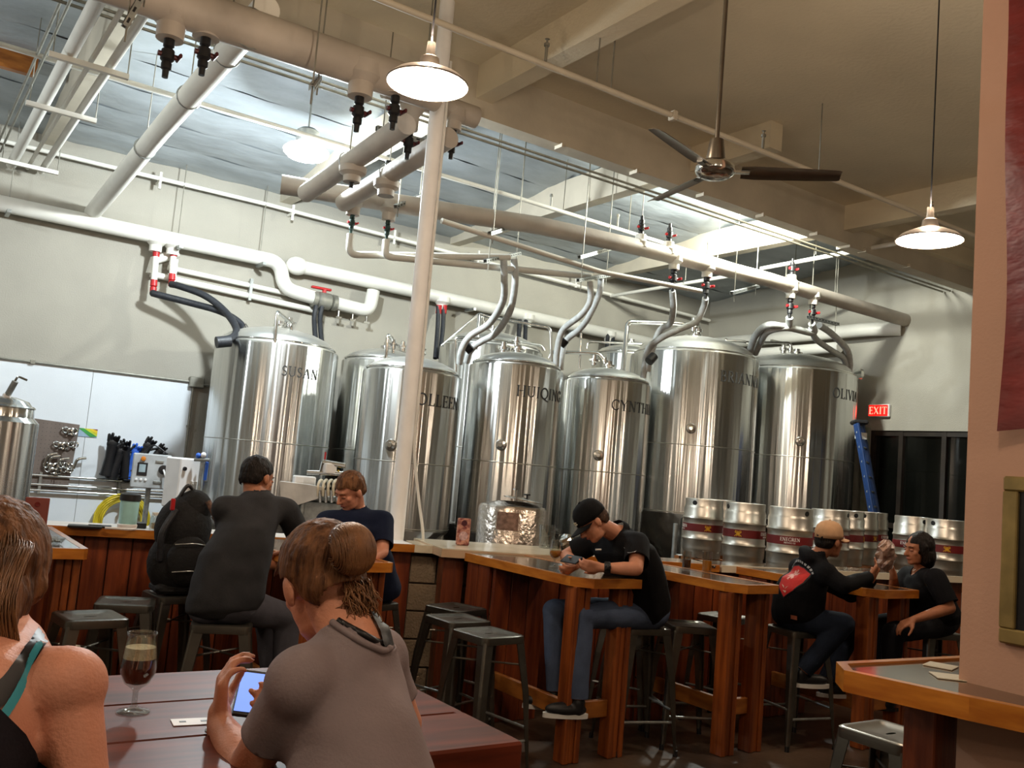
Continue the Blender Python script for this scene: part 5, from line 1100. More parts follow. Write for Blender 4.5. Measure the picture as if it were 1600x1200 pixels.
# crest print on the foreground glass
t_ = thing('small_card', 'small white card with printed marks lying by the beer glass', 'card', tuple(onz(302, 1128, 1.051)))
ca = onz(302, 1128, 1.051); MB().box((ca.x, ca.y, 1.0518), (.088, .05, .0012), rz=-.12).build('paper', M['white'], t_)
for k in (-1, 1): MB().box((ca.x+.022*k, ca.y-.003*k, 1.0527), (.014, .009, .0005), rz=-.12).build('printed_mark', M['black'], t_)
ca = onz(331, 1141, 1.051); single('bottle_cap', MB().lathe([(0, .005), (.012, .005), (.0145, 0)], (ca.x, ca.y, 1.051), 14), M['chrome'], 'tiny metal bottle cap right of the white card', 'cap', smooth=True)
q = onz(866, 886); tulip((q.x, q.y, 1.0705), 'tulip glass of amber beer beside the black-cap man\'s hands', M['amber'], .42, 1.0, .008)
def tumbler(p, label, beer, level, r=.036, h=.13):
    t = thing('beer_glass', label, 'glass', p)
    MB().lathe([(0, 0), (r*.82, 0), (r*.84, .004), (r, h), (r-.002, h), (r*.84-.002, .012), (0, .01)], (0, 0, 0), 28).build('glass_body', M['glass'], t, smooth=True, world=False)
    zl = .011+(h-.02)*level; MB().lathe([(0, .0105), (r*.84-.0025, .0125), (r*.84-.0025+(r*.16)*level*.95, zl), (0, zl)], (0, 0, 0), 24).build('beer', beer, t, smooth=True, world=False)
q = onz(1072, 889); tumbler((q.x, q.y, 1.0705), 'straight glass half full of black beer, left of pair', M['stout'], .52)
q = onz(1104, 893); tumbler((q.x, q.y, 1.0705), 'straight glass of golden beer beside the black beer', M['amber'], .55, .037, .14)
q = onz(1115, 888); single('glass_dish', MB().lathe([(0, 0), (.012, 0), (.014, .01), (.02, .02), (.018, .02), (.01, .01), (0, .01)], (q.x, q.y, 1.0705), 14), M['chrome'], 'tiny shiny dish right of the golden beer', 'dish', smooth=True)
# pitcher and plastic clutter behind the amber beer
q = at(853, 856, Z=1.083); pt_ = thing('glass_pitcher', 'clear glass pitcher behind the amber beer on pale counter', 'pitcher', (q.x, q.y, 1.083))
MB().lathe([(0, 0), (.055, 0), (.062, .03), (.068, .14), (.07, .18), (.067, .18), (.064, .14), (.058, .03), (0, .01)], (q.x, q.y, 1.083), 24).build('body', M['glass'], pt_, smooth=True)
MB().tube(smoothpath([(q.x+.065, q.y, 1.083+.15), (q.x+.12, q.y, 1.083+.14), (q.x+.12, q.y, 1.083+.06), (q.x+.06, q.y, 1.083+.04)], 5), .008, 8).build('handle', M['glass'], pt_, smooth=True)
q = at(884, 858, Z=1.083); r_ = MB(); random.seed(3); v = []
for i in range(9):
    for j in range(6):
        th = 2*PI*i/9; zz = j/5; rr_ = .055*math.sin(PI*(.12+.76*zz))*(.8+.5*random.random()); v.append((q.x+rr_*math.cos(th), q.y+rr_*math.sin(th), 1.083+.12*zz))
r_.add(v, [(i*6+j, ((i+1) % 9)*6+j, ((i+1) % 9)*6+j+1, i*6+j+1) for i in range(9) for j in range(5)]+[tuple(i*6 for i in range(8, -1, -1)), tuple(i*6+5 for i in range(9))])
single('foil_wrap', r_, M['chrome'], 'crumpled shiny foil wrap by the cap man\'s far arm', 'wrapper')
# floral card holder
q = at(722, 852, Z=1.083); fh = thing('card_holder', 'upright pink floral card holder standing on the pale counter corner', 'holder', (q.x, q.y, 1.083)); an = -.35
MB().box((q.x, q.y, 1.083+.1), (.10, .03, .2), rz=an, bev=.008).build('case', mat('floral', 'cf9a86', .3, col2='6d2f35', scale=38, detail=2), fh)
nf = Vector((math.sin(an), -math.cos(an), 0))
MB().lathe([(0, .003), (.032, .003), (.034, 0)], (q.x+nf.x*.0155, q.y+nf.y*.0155, 1.083+.07), 20, axis=tuple(nf)).build('pale_medallion', mat('palep', 'c9a6a8', .4, var=.2, scale=60), fh)
MB().lathe([(0, .003), (.02, .003), (.022, 0)], (q.x+nf.x*.0155, q.y+nf.y*.0155, 1.083+.165), 16, axis=tuple(nf)).build('dark_flower', mat('darkf', '4a1f28', .4, var=.2, scale=60), fh)
# left counter items
q = onz(198, 827); jg = thing('jug', 'teal plastic drink jug with black lid on the left counter', 'jug', (q.x, q.y, 1.071))
MB().lathe([(0, 0), (.052, 0), (.055, .01), (.06, .18), (.06, .19), (0, .19)], (q.x, q.y, 1.071), 24).build('body', mat('teal', 'a9dcdc', .3, var=.1), jg, smooth=True)
MB().lathe([(0, .235), (.04, .235), (.064, .225), (.066, .185), (0, .185)], (q.x, q.y, 1.071), 24).build('lid', M['black'], jg, smooth=True)
MB().lathe([(0, .03), (.058, .0), (.062, .03), (.0, .08)], (q.x, q.y, 1.071), 24).build('pale_print', M['white'], jg, smooth=True)
q = onz(242, 829); mj = thing('glass_jar', 'clear glass jar with pale lid at the counter end', 'jar', (q.x, q.y, 1.071))
MB().lathe([(0, 0), (.034, 0), (.038, .01), (.038, .085), (.028, .1), (.026, .1), (.035, .083), (.035, .012), (0, .006)], (q.x, q.y, 1.071), 24).build('body', M['glass'], mj, smooth=True)
MB().lathe([(0, .12), (.03, .118), (.031, .098), (0, .098)], (q.x, q.y, 1.071), 20).build('lid', M['clothwhite'], mj, smooth=True); MB().lathe([(0, .007), (.033, .013), (.033, .05), (0, .05)], (q.x, q.y, 1.071), 18).build('contents', M['cream'], mj)
for k, (px, w_, lb) in enumerate(((135, .2, 'flat black tray on the left counter'), (158, .14, 'flat dark phone-like slab beside the teal jug'), (222, .07, 'small dark tin between jug and jar'))):
    q = onz(px, 826); single('tray', MB().box((q.x, q.y+.05, 1.071+.008+.01*(k == 2)), (w_, .12, .014+.02*(k == 2)), rz=-.2, bev=.003), M['black'], lb, 'tray')
q = onz(185, 828); single('white_cable', MB().tube(smoothpath([(q.x-.08, q.y, 1.08), (q.x-.03, q.y-.03, 1.082), (q.x+.04, q.y-.04, 1.08), (q.x+.1, q.y-.01, 1.08)], 5), .008, 6), M['white'], 'white cable curled before the teal jug', 'cable', smooth=True)
q = at(50, 848, Z=1.071); mh = thing('menu_stand', 'maroon menu stand upright beside the ponytail', 'menu', (q.x, q.y, 1.071))
MB().box((q.x, q.y, 1.071+.12), (.115, .012, .23), rz=-.1, bev=.003).build('board', mat('menu', '7d4038', .5, var=.05), mh); MB().lathe([(0, .002), (.012, .002), (.013, 0)], (q.x, q.y-.007, 1.071+.2), 14, axis=(-.1, -1, 0)).build('crest', M['maroon'], mh)
MB().box((q.x, q.y, 1.075), (.12, .06, .008)).build('foot', M['black'], mh)
q = onz(85, 849); dsh = thing('snack_dish', 'small round glass dish on the far left bar table', 'dish', (q.x, q.y, 1.071))
MB().lathe([(0, 0), (.035, 0), (.055, .03), (.053, .03), (.034, .004), (0, .003)], (q.x, q.y, 1.071), 24).build('bowl', M['glass'], dsh, smooth=True); 
for k in range(5): MB().ell((q.x+.02*math.cos(k*1.3), q.y+.02*math.sin(k*1.3), 1.071+.012), (.009, .009, .007), seg=8, rings=5).build('pebble', M['galv'], dsh, smooth='all')
# snack bag between the last two men
q = onz(1385, 905); sb = thing('snack_bag', 'crumpled clear snack bag held up over the last bar table', 'bag', (q.x, q.y, 1.071)); c = at(1384, 868, D=5.75)
random.seed(5); v = []
for i in range(14):
    for j in range(9):
        th = 2*PI*i/14; zz = j/8; rr_ = (.02+.055*math.sin(PI*zz)**.7)*(.8+.4*random.random()); v.append((c.x+rr_*math.cos(th), c.y+rr_*math.sin(th)*.7, c.z-.1+.2*zz))
fb = [(i*9+j, ((i+1) % 14)*9+j, ((i+1) % 14)*9+j+1, i*9+j+1) for i in range(14) for j in range(8)]
MB().add(v, fb+[tuple(i*9 for i in range(13, -1, -1)), tuple(i*9+8 for i in range(14))]).build('bag_film', mat('film', 'b89a88', .25, col2='6a4238', scale=22, coat=1), sb)
# backpack on its stool
q = Vector((1.60, 5.72, .762)); bk = thing('backpack', 'bulging black backpack with tan strap sitting beside the grey-shirt man', 'bag', tuple(q))
b = MB(); b.ell(q+Vector((0, 0, .18)), (.19, .14, .2)); b.ell(q+Vector((0.0, 0, .38)), (.17, .13, .2)); b.ell(q+Vector((.02, -.11, .2)), (.13, .07, .15)); b.ell(q+Vector((.05, 0, .5)), (.11, .1, .12))
b.box(q+Vector((0, 0, .03)), (.28, .2, .06), bev=.02)
b.build('body', mat('packcloth', '111113', .85, var=.2, bump=.3, bscale=40), bk, smooth=True)
MB().tube(smoothpath([q+Vector((.1, -.1, .56)), q+Vector((.17, -.12, .42)), q+Vector((.19, -.1, .25)), q+Vector((.16, -.08, .08))], 6), .018, 8).build('tan_strap', mat('tanpat', '8a6a58', .7, col2='4a3a38', scale=60), bk, smooth=True)
MB().tube(smoothpath([q+Vector((-.08, -.1, .5)), q+Vector((-.15, -.12, .36)), q+Vector((-.14, -.1, .2))], 6), .02, 8).build('strap', M['dkhose'], bk, smooth=True)
MB().box(q+Vector((-.11, -.12, .53)), (.025, .02, .07), bev=.005).build('red_tag', M['red'], bk); MB().tube(smoothpath([q+Vector((-.05, 0, .56)), q+Vector((0, 0, .64)), q+Vector((.06, 0, .58))], 6), .012, 8).build('grab_loop', M['black'], bk, smooth=True)
for k, z_ in enumerate((.3, .14)): MB().tube(smoothpath([q+Vector((-.08, -.16, z_)), q+Vector((.02, -.185, z_+.01)), q+Vector((.1, -.15, z_))], 5), .004, 6).build('zip', M['galv'], bk)
MB().box(q+Vector((.1, -.17, .17)), (.02, .008, .03)).build('zip_pull', M['cream'], bk)

# ================================================================== PEOPLE
from mathutils import noise as _nz
from mathutils.bvhtree import BVHTree
def skin_mat(name, c): return mat(name, c, .55, col2=None, var=.05, scale=14, bump=.12, bscale=160)
M['skin1'] = skin_mat('skin1', 'cf8f74'); M['skin2'] = skin_mat('skin2', 'c98a6c'); M['skin3'] = skin_mat('skin3', 'a96f50')
def hair_mat(name, c, c2): return mat(name, c, .6, spec=.2, col2=c2, scale=14, stretch=(5, 5, .8), bump=.5, bscale=22, detail=5)
M['hairblond'] = hair_mat('hairblond', '7d5638', '432a1a'); M['hairbrown'] = hair_mat('hairbrown', '4c3527', '2a1c14'); M['hairdark'] = hair_mat('hairdark', '1f1814', '0e0b0a')
M['hairstrand'] = mat('hairstrand', '8b6240', .4, col2='5a3c26', scale=20)
def cloth(name, c, v=.1): return mat(name, c, .9, var=v, scale=9, bump=.1, bscale=150, sheen=.0, spec=.2)
def remesh(mb, name, m, parent, voxel=.008, it=4, keep=None, amp=0.0, ns=9.0, fac=.6):
    me = bpy.data.meshes.new('tmp'); me.from_pydata(mb.v, [], mb.f); me.update(); o = bpy.data.objects.new('tmp', me); C.objects.link(o)
    r = o.modifiers.new('r', 'REMESH'); r.mode = 'VOXEL'; r.voxel_size = voxel; r.adaptivity = 0
    if it: s_ = o.modifiers.new('s', 'SMOOTH'); s_.iterations = it; s_.factor = fac
    dg = bpy.context.evaluated_depsgraph_get(); dg.update(); e = o.evaluated_get(dg); m2 = bpy.data.meshes.new_from_object(e)
    bpy.data.objects.remove(o); bpy.data.meshes.remove(me)
    n = len(m2.vertices); co = np.empty(n*3, 'f'); m2.vertices.foreach_get('co', co); co = co.reshape(-1, 3)
    if amp:
        no = np.empty(n*3, 'f'); m2.vertex_normals.foreach_get('vector', no); no = no.reshape(-1, 3)
        d = np.array([_nz.noise(Vector((p[0]*ns, p[1]*ns, p[2]*ns*.6)))+.5*_nz.noise(Vector((p[0]*ns*2.3+5, p[1]*ns*2.3, p[2]*ns*2.0))) for p in co])
        co = co+no*(d*amp)[:, None]
    faces = [tuple(p.vertices) for p in m2.polygons]
    if keep is not None:
        f0 = keep(co).astype('f')
        if f0.dtype == bool or keep(co).dtype == bool: ok = keep(co); faces = [f for f in faces if all(ok[i] for i in f)]
        else:
            faces = [f for f in faces if max(f0[i] for i in f) > 0]; neg = np.where(f0 < 0)[0]; use = np.zeros(len(co), bool)
            for f in faces: use[list(f)] = True
            neg = neg[use[neg]]; p = co[neg].astype('d'); h_ = 1e-4
            for _ in range(4):
                v0 = keep(p); g = np.stack([(keep(p+np.eye(3)[i]*h_)-v0)/h_ for i in range(3)], 1); st = -v0[:, None]*g/np.maximum((g**2).sum(1), .2)[:, None]
                ln = np.linalg.norm(st, axis=1, keepdims=True); p = p+st*np.minimum(1, voxel*1.5/np.maximum(ln, 1e-9))
            co[neg] = p
        used = sorted({i for f in faces for i in f}); mp_ = {a: b for b, a in enumerate(used)}; co = co[used]; faces = [tuple(mp_[i] for i in f) for f in faces]
    off = np.array(parent.location) if parent is not None else np.zeros(3)
    if parent is not None and parent.parent is not None: off = off+np.array(parent.parent.location)
    m3 = bpy.data.meshes.new(name); m3.from_pydata([tuple(map(float, p-off)) for p in co], [], faces); m3.polygons.foreach_set('use_smooth', [True]*len(m3.polygons)); m3.materials.append(m); m3.update()
    bpy.data.meshes.remove(m2); o = bpy.data.objects.new(name, m3); C.objects.link(o)
    if parent is not None: o.parent = parent
    return o
def hand(mb, w_, d, pn, side, curl=.4, s=1.0, spread=0.0, curls=None):
    d = d.normalized(); pn = (pn-d*pn.dot(d)).normalized(); lat = d.cross(pn)*side
    mb.cap(w_-d*.02, w_+d*.02, .024*s, .025*s, 12)
    for k, (lx, kl, L, r) in enumerate(((.031, .083, .074, .0093), (.0105, .09, .083, .0095), (-.0105, .086, .077, .0092), (-.030, .077, .06, .0082))):
        kn = w_+d*kl*s+lat*lx*s; mb.cap(w_+d*.015*s+lat*lx*.55*s, kn, .016*s, .0125*s, 10); p = kn; a = 0; cu = curls[k] if curls else curl
        dd0 = (d+lat*spread*(1-k*.66)).normalized()
        for seg, q in enumerate((.46, .3, .24)):
            a += cu*(1.0 if seg else .8); dd = dd0*math.cos(a)+pn*math.sin(a); p2 = p+dd*L*q*s; mb.cap(p, p2, r*s*(1-.06*seg), r*s*(.94-.08*seg), 10); p = p2
    p = w_+d*.022*s+lat*.022*s+pn*.006; td = (lat*.72+d*.62+pn*.35).normalized()
    for L, r in ((.042, .0145), (.032, .011), (.026, .0098)): p2 = p+td*L*s; mb.cap(p, p2, r*s, r*.9*s, 10); p = p2; td = (td+d*.25-lat*.22+pn*.1).normalized()
def frame(f, u):
    f = Vector(f).normalized(); u = Vector(u); u = (u-f*u.dot(f)).normalized(); r = f.cross(u); return r, f, u
def FM(r, f, u): return Matrix(((r.x, f.x, u.x), (r.y, f.y, u.y), (r.z, f.z, u.z)))
def head_shapes(mb, c, R, s=1.0, jaw=1.0):
    P = lambda x, y, z: c+R @ Vector((x*s, y*s, z*s)); E = lambda p, r: mb.ell(P(*p), tuple(k*s for k in r), R, 22, 14)
    E((0, -.012, .028), (.074, .095, .088)); E((0, .03, -.035), (.058*jaw, .058, .07)); E((0, .06, -.088), (.03*jaw, .026, .022)); E((0, .03, -.078), (.05*jaw, .05, .03))
    mb.cap(P(0, .088, .008), P(0, .108, -.026), .009*s, .0135*s, 10); mb.cap(P(-.011, .098, -.032), P(.011, .098, -.032), .008*s, .008*s, 8)
    E((0, .07, .03), (.048, .02, .014)); E((0, .082, -.058), (.022, .013, .010)); E((-.038, .055, -.018), (.022, .02, .02)); E((.038, .055, -.018), (.022, .02, .02))
    for sx in (-1, 1): E((sx*.078, -.008, -.008), (.009, .019, .031)); E((sx*.074, -.002, -.03), (.008, .01, .014))
def face_parts(body, c, R, s=1.0, brow=None, open_eyes=False):
    P = lambda x, y, z: c+R @ Vector((x*s, y*s, z*s))
    for sx in (-1, 1):
        e = MB().ell(P(sx*.031, .0765, .006), (.0145*s, .009*s, .0075*s), R, 14, 8).build('eye', M['eyewhite'] if open_eyes else M['eyelid'], body, smooth='all')
        MB().tube([P(sx*(.031-.015), .084, .002), P(sx*.031, .0875, -.0015), P(sx*(.031+.015), .08, .002)], .0013*s, 6).build('lashes', M['hairdark'], e)
        MB().tube([P(sx*.013, .088, .026), P(sx*.03, .087, .031), P(sx*.05, .074, .026)], [.003*s, .0038*s, .002*s], 8).build('eyebrow', brow or M['hairbrown'], body, smooth=True)
    MB().tube([P(-.022, .086, -.059), P(0, .0945, -.056), P(.022, .086, -.059)], [.002*s, .0052*s, .002*s], 8).build('lips', M['lips'], body, smooth=True)
M['eyewhite'] = mat('eyewhite', 'd8d0c8', .3, var=.02); M['eyelid'] = mat('eyelid', 'b57a62', .5, var=.05); M['lips'] = mat('lips', 'a05a4e', .5, var=.05)
def leg(mb, hip, knee, ank, k=1.0, ex=0.0, end=1.0):
    mb.cap(hip, knee, (.086+ex)*k, (.06+ex)*k, 18); mb.cap(knee, knee.lerp(ank, .35), (.058+ex)*k, (.056+ex)*k, 16); mb.cap(knee.lerp(ank, .35), ank, (.056+ex)*k, (.038+ex*1.6)*k, 16)
def shoe(parent, ank, fd, m, sole, label=None):
    fd = Vector((fd.x, fd.y, 0)).normalized(); R = FM(*frame(fd, (0, 0, 1))); t = MB(); b = ank-Vector((0, 0, .075))
    t.ell(b+fd*.07+Vector((0, 0, .035)), (.045, .13, .042), R, 18, 10); t.cap(ank+Vector((0, 0, .0)), b+Vector((0, 0, .035)), .045, .042)
    o = remesh(t, 'shoe', m, parent, .008, 3, keep=lambda p: p[:, 2] > b.z+.005)
    pl = []
    for i in range(24):
        a = 2*PI*i/24; w_ = .043+.008*math.sin(a); pl.append((b+fd*(.07+.137*math.cos(a))+fd.cross(Vector((0, 0, 1)))*(w_*math.sin(a)))[:2])
    q = MB().prism([tuple(p) for p in pl], b.z-.012, b.z+.014).build('sole', sole, o)
def person(label, J, skin, B=1.0, hs=1.0, voxel=.007, jaw=1.0, hands=True, top=None, topamp=.006, sleeve=.55, hem=.1, neck=.075, pants=None, shoes=None, topex=.016, brow=None, long_sleeve=False, face=True, legs=True, chestk=1.0, hood=False, neckdz=.03, slk=1.0):
    J = {k: (Vector(v) if not isinstance(v, (float, int)) else v) for k, v in J.items()}
    pel, nb, hc = J['pel'], J['neck'], J['head']; SL, SR = J['sl'], J['sr']
    base = (pel.x, pel.y, pel.z-.1); t = thing('person', label, 'person', base)
    S = (SR-SL).normalized(); Tn = (nb-pel).normalized(); R_t = FM(*frame(Tn.cross(S)*-1 if False else S.cross(Tn)*-1, Tn))
    fwd = Tn.cross(S).normalized()                # chest facing direction
    R_t = FM(*frame(fwd, Tn)); Rh = FM(*frame(J['hf'], J['hu']))
    midS = (SL+SR)/2; ctr = pel.lerp(midS, .5); wS = (SR-SL).length
    back = J.get('back', Vector((0, 0, 0)))
    def torso(mb, ex):
        secs = [(pel-Tn*.10, .10, .075), (pel-Tn*.06, .150*B, .115*B), (pel, .168*B, .130*B), (pel.lerp(midS, .25)+back*.6, .158*B, .125*B), (pel.lerp(midS, .5)+back, .155*B*chestk, .122*B), (pel.lerp(midS, .75)+back*.8, (wS*.43)*chestk, .118*B), (midS-Tn*.02, wS*.45, .095), (midS.lerp(nb, .55)+Tn*.012, wS*.27, .075), (nb+Tn*.0, .06, .055)]
        v = []; n = 28
        cs = [Vector(q[0]) for q in secs]
        for i, (c_, wx, dy) in enumerate(secs):
            for k in range(n):
                th = 2*PI*k/n; cx_ = math.copysign(abs(math.cos(th))**.85, math.cos(th)); sy_ = math.copysign(abs(math.sin(th))**.85, math.sin(th)); v.append(c_+S*((wx+ex)*cx_)+fwd*((dy+ex)*sy_))
        f = [(i*n+k, i*n+(k+1) % n, (i+1)*n+(k+1) % n, (i+1)*n+k) for i in range(len(secs)-1) for k in range(n)]+[tuple(range(n-1, -1, -1)), tuple((len(secs)-1)*n+k for k in range(n))]
        mb.add(v, f); mb.cap(SL, SR, .058+ex, .058+ex, 18); mb.cap(SL.lerp(midS, .5)+Tn*.01, nb, .05+ex*.6, .05+ex*.3); mb.cap(SR.lerp(midS, .5)+Tn*.01, nb, .05+ex*.6, .05+ex*.3)
    b = MB(); torso(b, 0); neck_top = hc+Rh @ Vector((0, -.022, -.045)); b.cap(nb-Tn*.03, neck_top, .058*hs, .052*hs, 16)
    head_shapes(b, hc, Rh, hs, jaw)
    for s_, sh in ((1, 'l'), (-1, 'r')):
        S0 = SL if sh == 'l' else SR; e, w_ = J['e'+sh], J['w'+sh]; b.cap(S0, e, .05*B, .04, 16); b.cap(e, e.lerp(w_, .35), .041, .04, 14); b.cap(e.lerp(w_, .35), w_, .04, .026, 14)
        if hands: hand(b, w_, J['hd'+sh], J['hn'+sh], J.get('side'+sh, 1.0 if sh == 'l' else -1.0), J.get('curl'+sh, .45), 1.0)
    if legs:
        for sh, sg in (('l', -1), ('r', 1)):
            hip = pel+S*(.085*sg)-Vector((0, 0, .03)); leg(b, hip, J['k'+sh], J['a'+sh])
    body = remesh(b, 'body', skin, t, voxel, 4)
    if face: face_parts(body, hc, Rh, hs, brow)
    if top is not None:
        g_ = MB(); torso(g_, topex); ends = []
        for sh in ('l', 'r'):
            S0 = SL if sh == 'l' else SR; e, w_ = J['e'+sh], J['w'+sh]
            if long_sleeve: g_.cap(S0, e, .062, .056, 16); g_.cap(e, w_+(w_-e).normalized()*.01, .055, .042, 16); ends.append((w_, (w_-e).normalized(), .09))
            else: g_.cap(S0, S0.lerp(e, sleeve+.14), .066*B*slk, .062*B*slk, 16); ends.append((S0.lerp(e, sleeve), (e-S0).normalized(), .12))
        if hood: g_.ell(nb-fwd*.05+Tn*.0, (.10, .05, .055), R_t); g_.cap(nb+S*.05+fwd*.02+Tn*.02, nb-S*.05+fwd*.02+Tn*.02, .035)
        ncn = nb+Tn*neckdz+fwd*.015+J.get('nco', Vector((0, 0, 0))); hp_ = pel-Tn*hem
        def keep(p):
            k = np.full(len(p), 9.0)
            for c_, d_, rr in ends:
                q = p-np.array(c_); dd = q@np.array(d_); rad = np.linalg.norm(q-dd[:, None]*np.array(d_), axis=1); k = np.minimum(k, -np.minimum(np.minimum(dd, rr-rad), .2-dd))
            if neck: k = np.minimum(k, np.linalg.norm(p-np.array(ncn), axis=1)-neck)
            return np.minimum(k, (p-np.array(hp_))@np.array(Tn))
        gar = remesh(g_, 'shirt' if not long_sleeve else 'hoodie', top, t, .009, 12, keep, topamp, 7.0)
        sd = gar.modifiers.new('thick', 'SOLIDIFY'); sd.thickness = .004; sd.offset = -1
    else: gar = None
    if pants is not None and legs:
        g_ = MB(); g_.ell(pel-Tn*.015, (.168*B, .132*B, .115), R_t)
        for sh, sg in (('l', -1), ('r', 1)):
            hip = pel+S*(.085*sg)-Vector((0, 0, .03)); leg(g_, hip, J['k'+sh], J['a'+sh], 1.0, .014)
        def keepp(p):
            k = pel.z+.085-p[:, 2]
            for sh in ('l', 'r'):
                a_ = np.array(J['a'+sh]); d_ = np.array((J['a'+sh]-J['k'+sh]).normalized()); q = p-a_; k = np.minimum(k, -np.minimum(q@d_+.025, .12-np.linalg.norm(q, axis=1)))
            return k
        remesh(g_, 'trousers', pants, t, .010, 4, keepp, .006, 8.0)
        if shoes:
            for sh in ('l', 'r'): shoe(t, J['a'+sh], J.get('fd', fwd), shoes[0], shoes[1])
    return t, body, gar, hc, Rh, fwd, Tn, S
def short_hair(t, hc, Rh, m, s=1.0, amp=.004, back=-.055, ex=.008, front=.058, nm='hair'):
    b = MB(); P = lambda x, y, z: hc+Rh @ Vector((x*s, y*s, z*s))
    b.ell(P(0, -.014, .032), ((.074+ex)*s, (.093+ex)*s, (.087+ex)*s), Rh, 24, 16); b.ell(P(0, -.04, -.01), ((.066+ex)*s, (.062+ex)*s, .065*s), Rh)
    Ri = np.array(Rh.transposed()); c0 = np.array(hc)
    def keep(p):
        q = (p-c0)@Ri.T/s; x, y, z = q[:, 0], q[:, 1], q[:, 2]
        lim = np.interp(y, [-.05, -.032, -.012, .008, .035, .05], [back, back*.5, .016, .016, front*.7, front])
        return z-lim
    return remesh(b, nm, m, t, .006, 3, keep, amp, 45.0)
def collar(t, J, m, Tn, tilt, r=.068, h=.035):
    ax = (J['head']-J['neck']).normalized()*.6+Tn*.4; c = J['neck']+ax*.012
    MB().lathe([(r*1.12, -.012), (r*1.08, .005), (r*.92, h), (r*.88, h+.002), (r*.86, h-.004), (r*.98, .0)], tuple(c), 28, axis=tuple(ax)).build('collar', m, t, smooth='all')
def cap_hat(t, hc, Rh, m, label=None, s=1.0, tilt=0.0):
    P = lambda x, y, z: hc+Rh @ Vector((x*s, y*s, z*s)); b = MB(); v = []; f = []; n = 32
    prof = [(1.0, .018), (1.0, .045), (.97, .07), (.86, .1), (.62, .124), (.3, .136), (.0, .139)]
    for (k, z) in prof:
        for i in range(n): a = 2*PI*i/n; v.append(P(.086*k*math.cos(a), -.01+.104*k*math.sin(a), z+.012*max(0, math.sin(a))*(k > .9)*(z < .03)))
    for j in range(len(prof)-1):
        for i in range(n): f.append((j*n+i, j*n+(i+1) % n, (j+1)*n+(i+1) % n, (j+1)*n+i))
    cp = b.add(v, f).build('cap', m, t, smooth='all'); cp.modifiers.new('t', 'SOLIDIFY').thickness = .003
    if label: cp['label'] = label
    v = []; f = []; nb_, nr = 16, 6                     # brim
    for i in range(nb_+1):
        a = math.radians(18+144*i/nb_)
        for j in range(nr+1):
            k = j/nr; x = .083*math.cos(a)*(1+.02*k); y = -.01+.1*math.sin(a)+k*.075*math.sin(a)**.6; z = .03-.016*(x/.08)**2-.012*k; v.append(P(x, y, z))
    for i in range(nb_):
        for j in range(nr): q = i*(nr+1)+j; f.append((q, q+1, q+nr+2, q+nr+1))
    br = MB().add(v, f).build('brim', m, cp, smooth='all'); br.modifiers.new('t', 'SOLIDIFY').thickness = .004
    MB().lathe([(0, .006), (.008, .004), (.009, 0)], tuple(P(0, -.01, .139)), 10, axis=tuple(Rh @ Vector((0, 0, 1)))).build('top_button', m, cp)
    return cp
def decal(t, gar_list, origin, dirv, xd, yd, polys, m, name, off=.003):
    """cloth print: flat polygons laid on the garment surface below them"""
    dg = bpy.context.evaluated_depsgraph_get(); mb = MB(); trees = [BVHTree.FromPolygons([tuple(g.matrix_world @ v_.co) for v_ in g.data.vertices], [tuple(p.vertices) for p in g.data.polygons]) for g in gar_list]
    bpy.context.view_layer.update()
    trees = [BVHTree.FromPolygons([tuple((g.matrix_world @ v_.co)) for v_ in g.data.vertices], [tuple(p.vertices) for p in g.data.polygons]) for g in gar_list]
    bm = bmesh.new()
    for poly in polys:
        vs = [bm.verts.new((x, y, 0)) for x, y in poly]
        try: bm.faces.new(vs)
        except Exception: pass
    bmesh.ops.triangulate(bm, faces=bm.faces)
    for _ in range(4):
        es = [e for e in bm.edges if e.calc_length() > .018]
        if not es: break
        bmesh.ops.subdivide_edges(bm, edges=es, cuts=1); bmesh.ops.triangulate(bm, faces=bm.faces)
    bm.verts.index_update(); v = []
    for q in bm.verts:
        p = origin+xd*q.co.x+yd*q.co.y; h_ = None
        for tr_ in trees:
            r_ = tr_.ray_cast(p-dirv*.4, dirv)
            if r_[0] is not None and (h_ is None or r_[3] < h_[1]): h_ = (r_[0], r_[3])
        v.append((h_[0] if h_ else p)-dirv*off)
    mb.add(v, [tuple(x.index for x in fc.verts) for fc in bm.faces]); bm.free(); return mb.build(name, m, t)
A = lambda x, y, D: at(x, y, D=D)
Rc, Uc, Fc = Vector(_r), Vector(_u), Vector(_f)
def cv(x, y, z): return (Rc*x+Uc*y+Fc*z).normalized()      # a direction: right, up, away from the camera seat
UP = Vector((0, 0, 1))
# ---- 1 man in black cap
J = dict(pel=A(1003, 950, 5.85), neck=A(968, 832, 5.68), head=A(926, 815, 5.55), sl=A(996, 850, 5.5), sr=A(930, 846, 5.87), hf=cv(-.72, -.60, -.25), hu=cv(-.6, .78, 0),
         el=A(994, 889, 5.3), wl=A(941, 887, 5.32), er=A(884, 868, 5.9), wr=A(900, 884, 5.52), hdl=cv(-1, .1, .1), hnl=cv(0, .35, 1), hdr=cv(-.35, -.1, -.6), hnr=cv(-.8, .3, -.3), curll=.5, curlr=.5,
         kl=A(908, 962, 5.45), kr=A(866, 955, 5.8), al=A(903, 1098, 5.35), ar=A(868, 1085, 5.7), back=cv(.045, .04, 0)*.045, fd=cv(-1, 0, -.2))
t, body, gar, hc, Rh, fw, Tn, S = person('man in a black cap and black polo hunched over his phone', J, M['skin2'], B=1.18, top=cloth('blackpolo', '0d0d10'), sleeve=.72, topamp=.005, pants=cloth('jeans', '47536a'), shoes=(M['black'], M['clothwhite']), jaw=1.08, neck=.066, hem=.12)
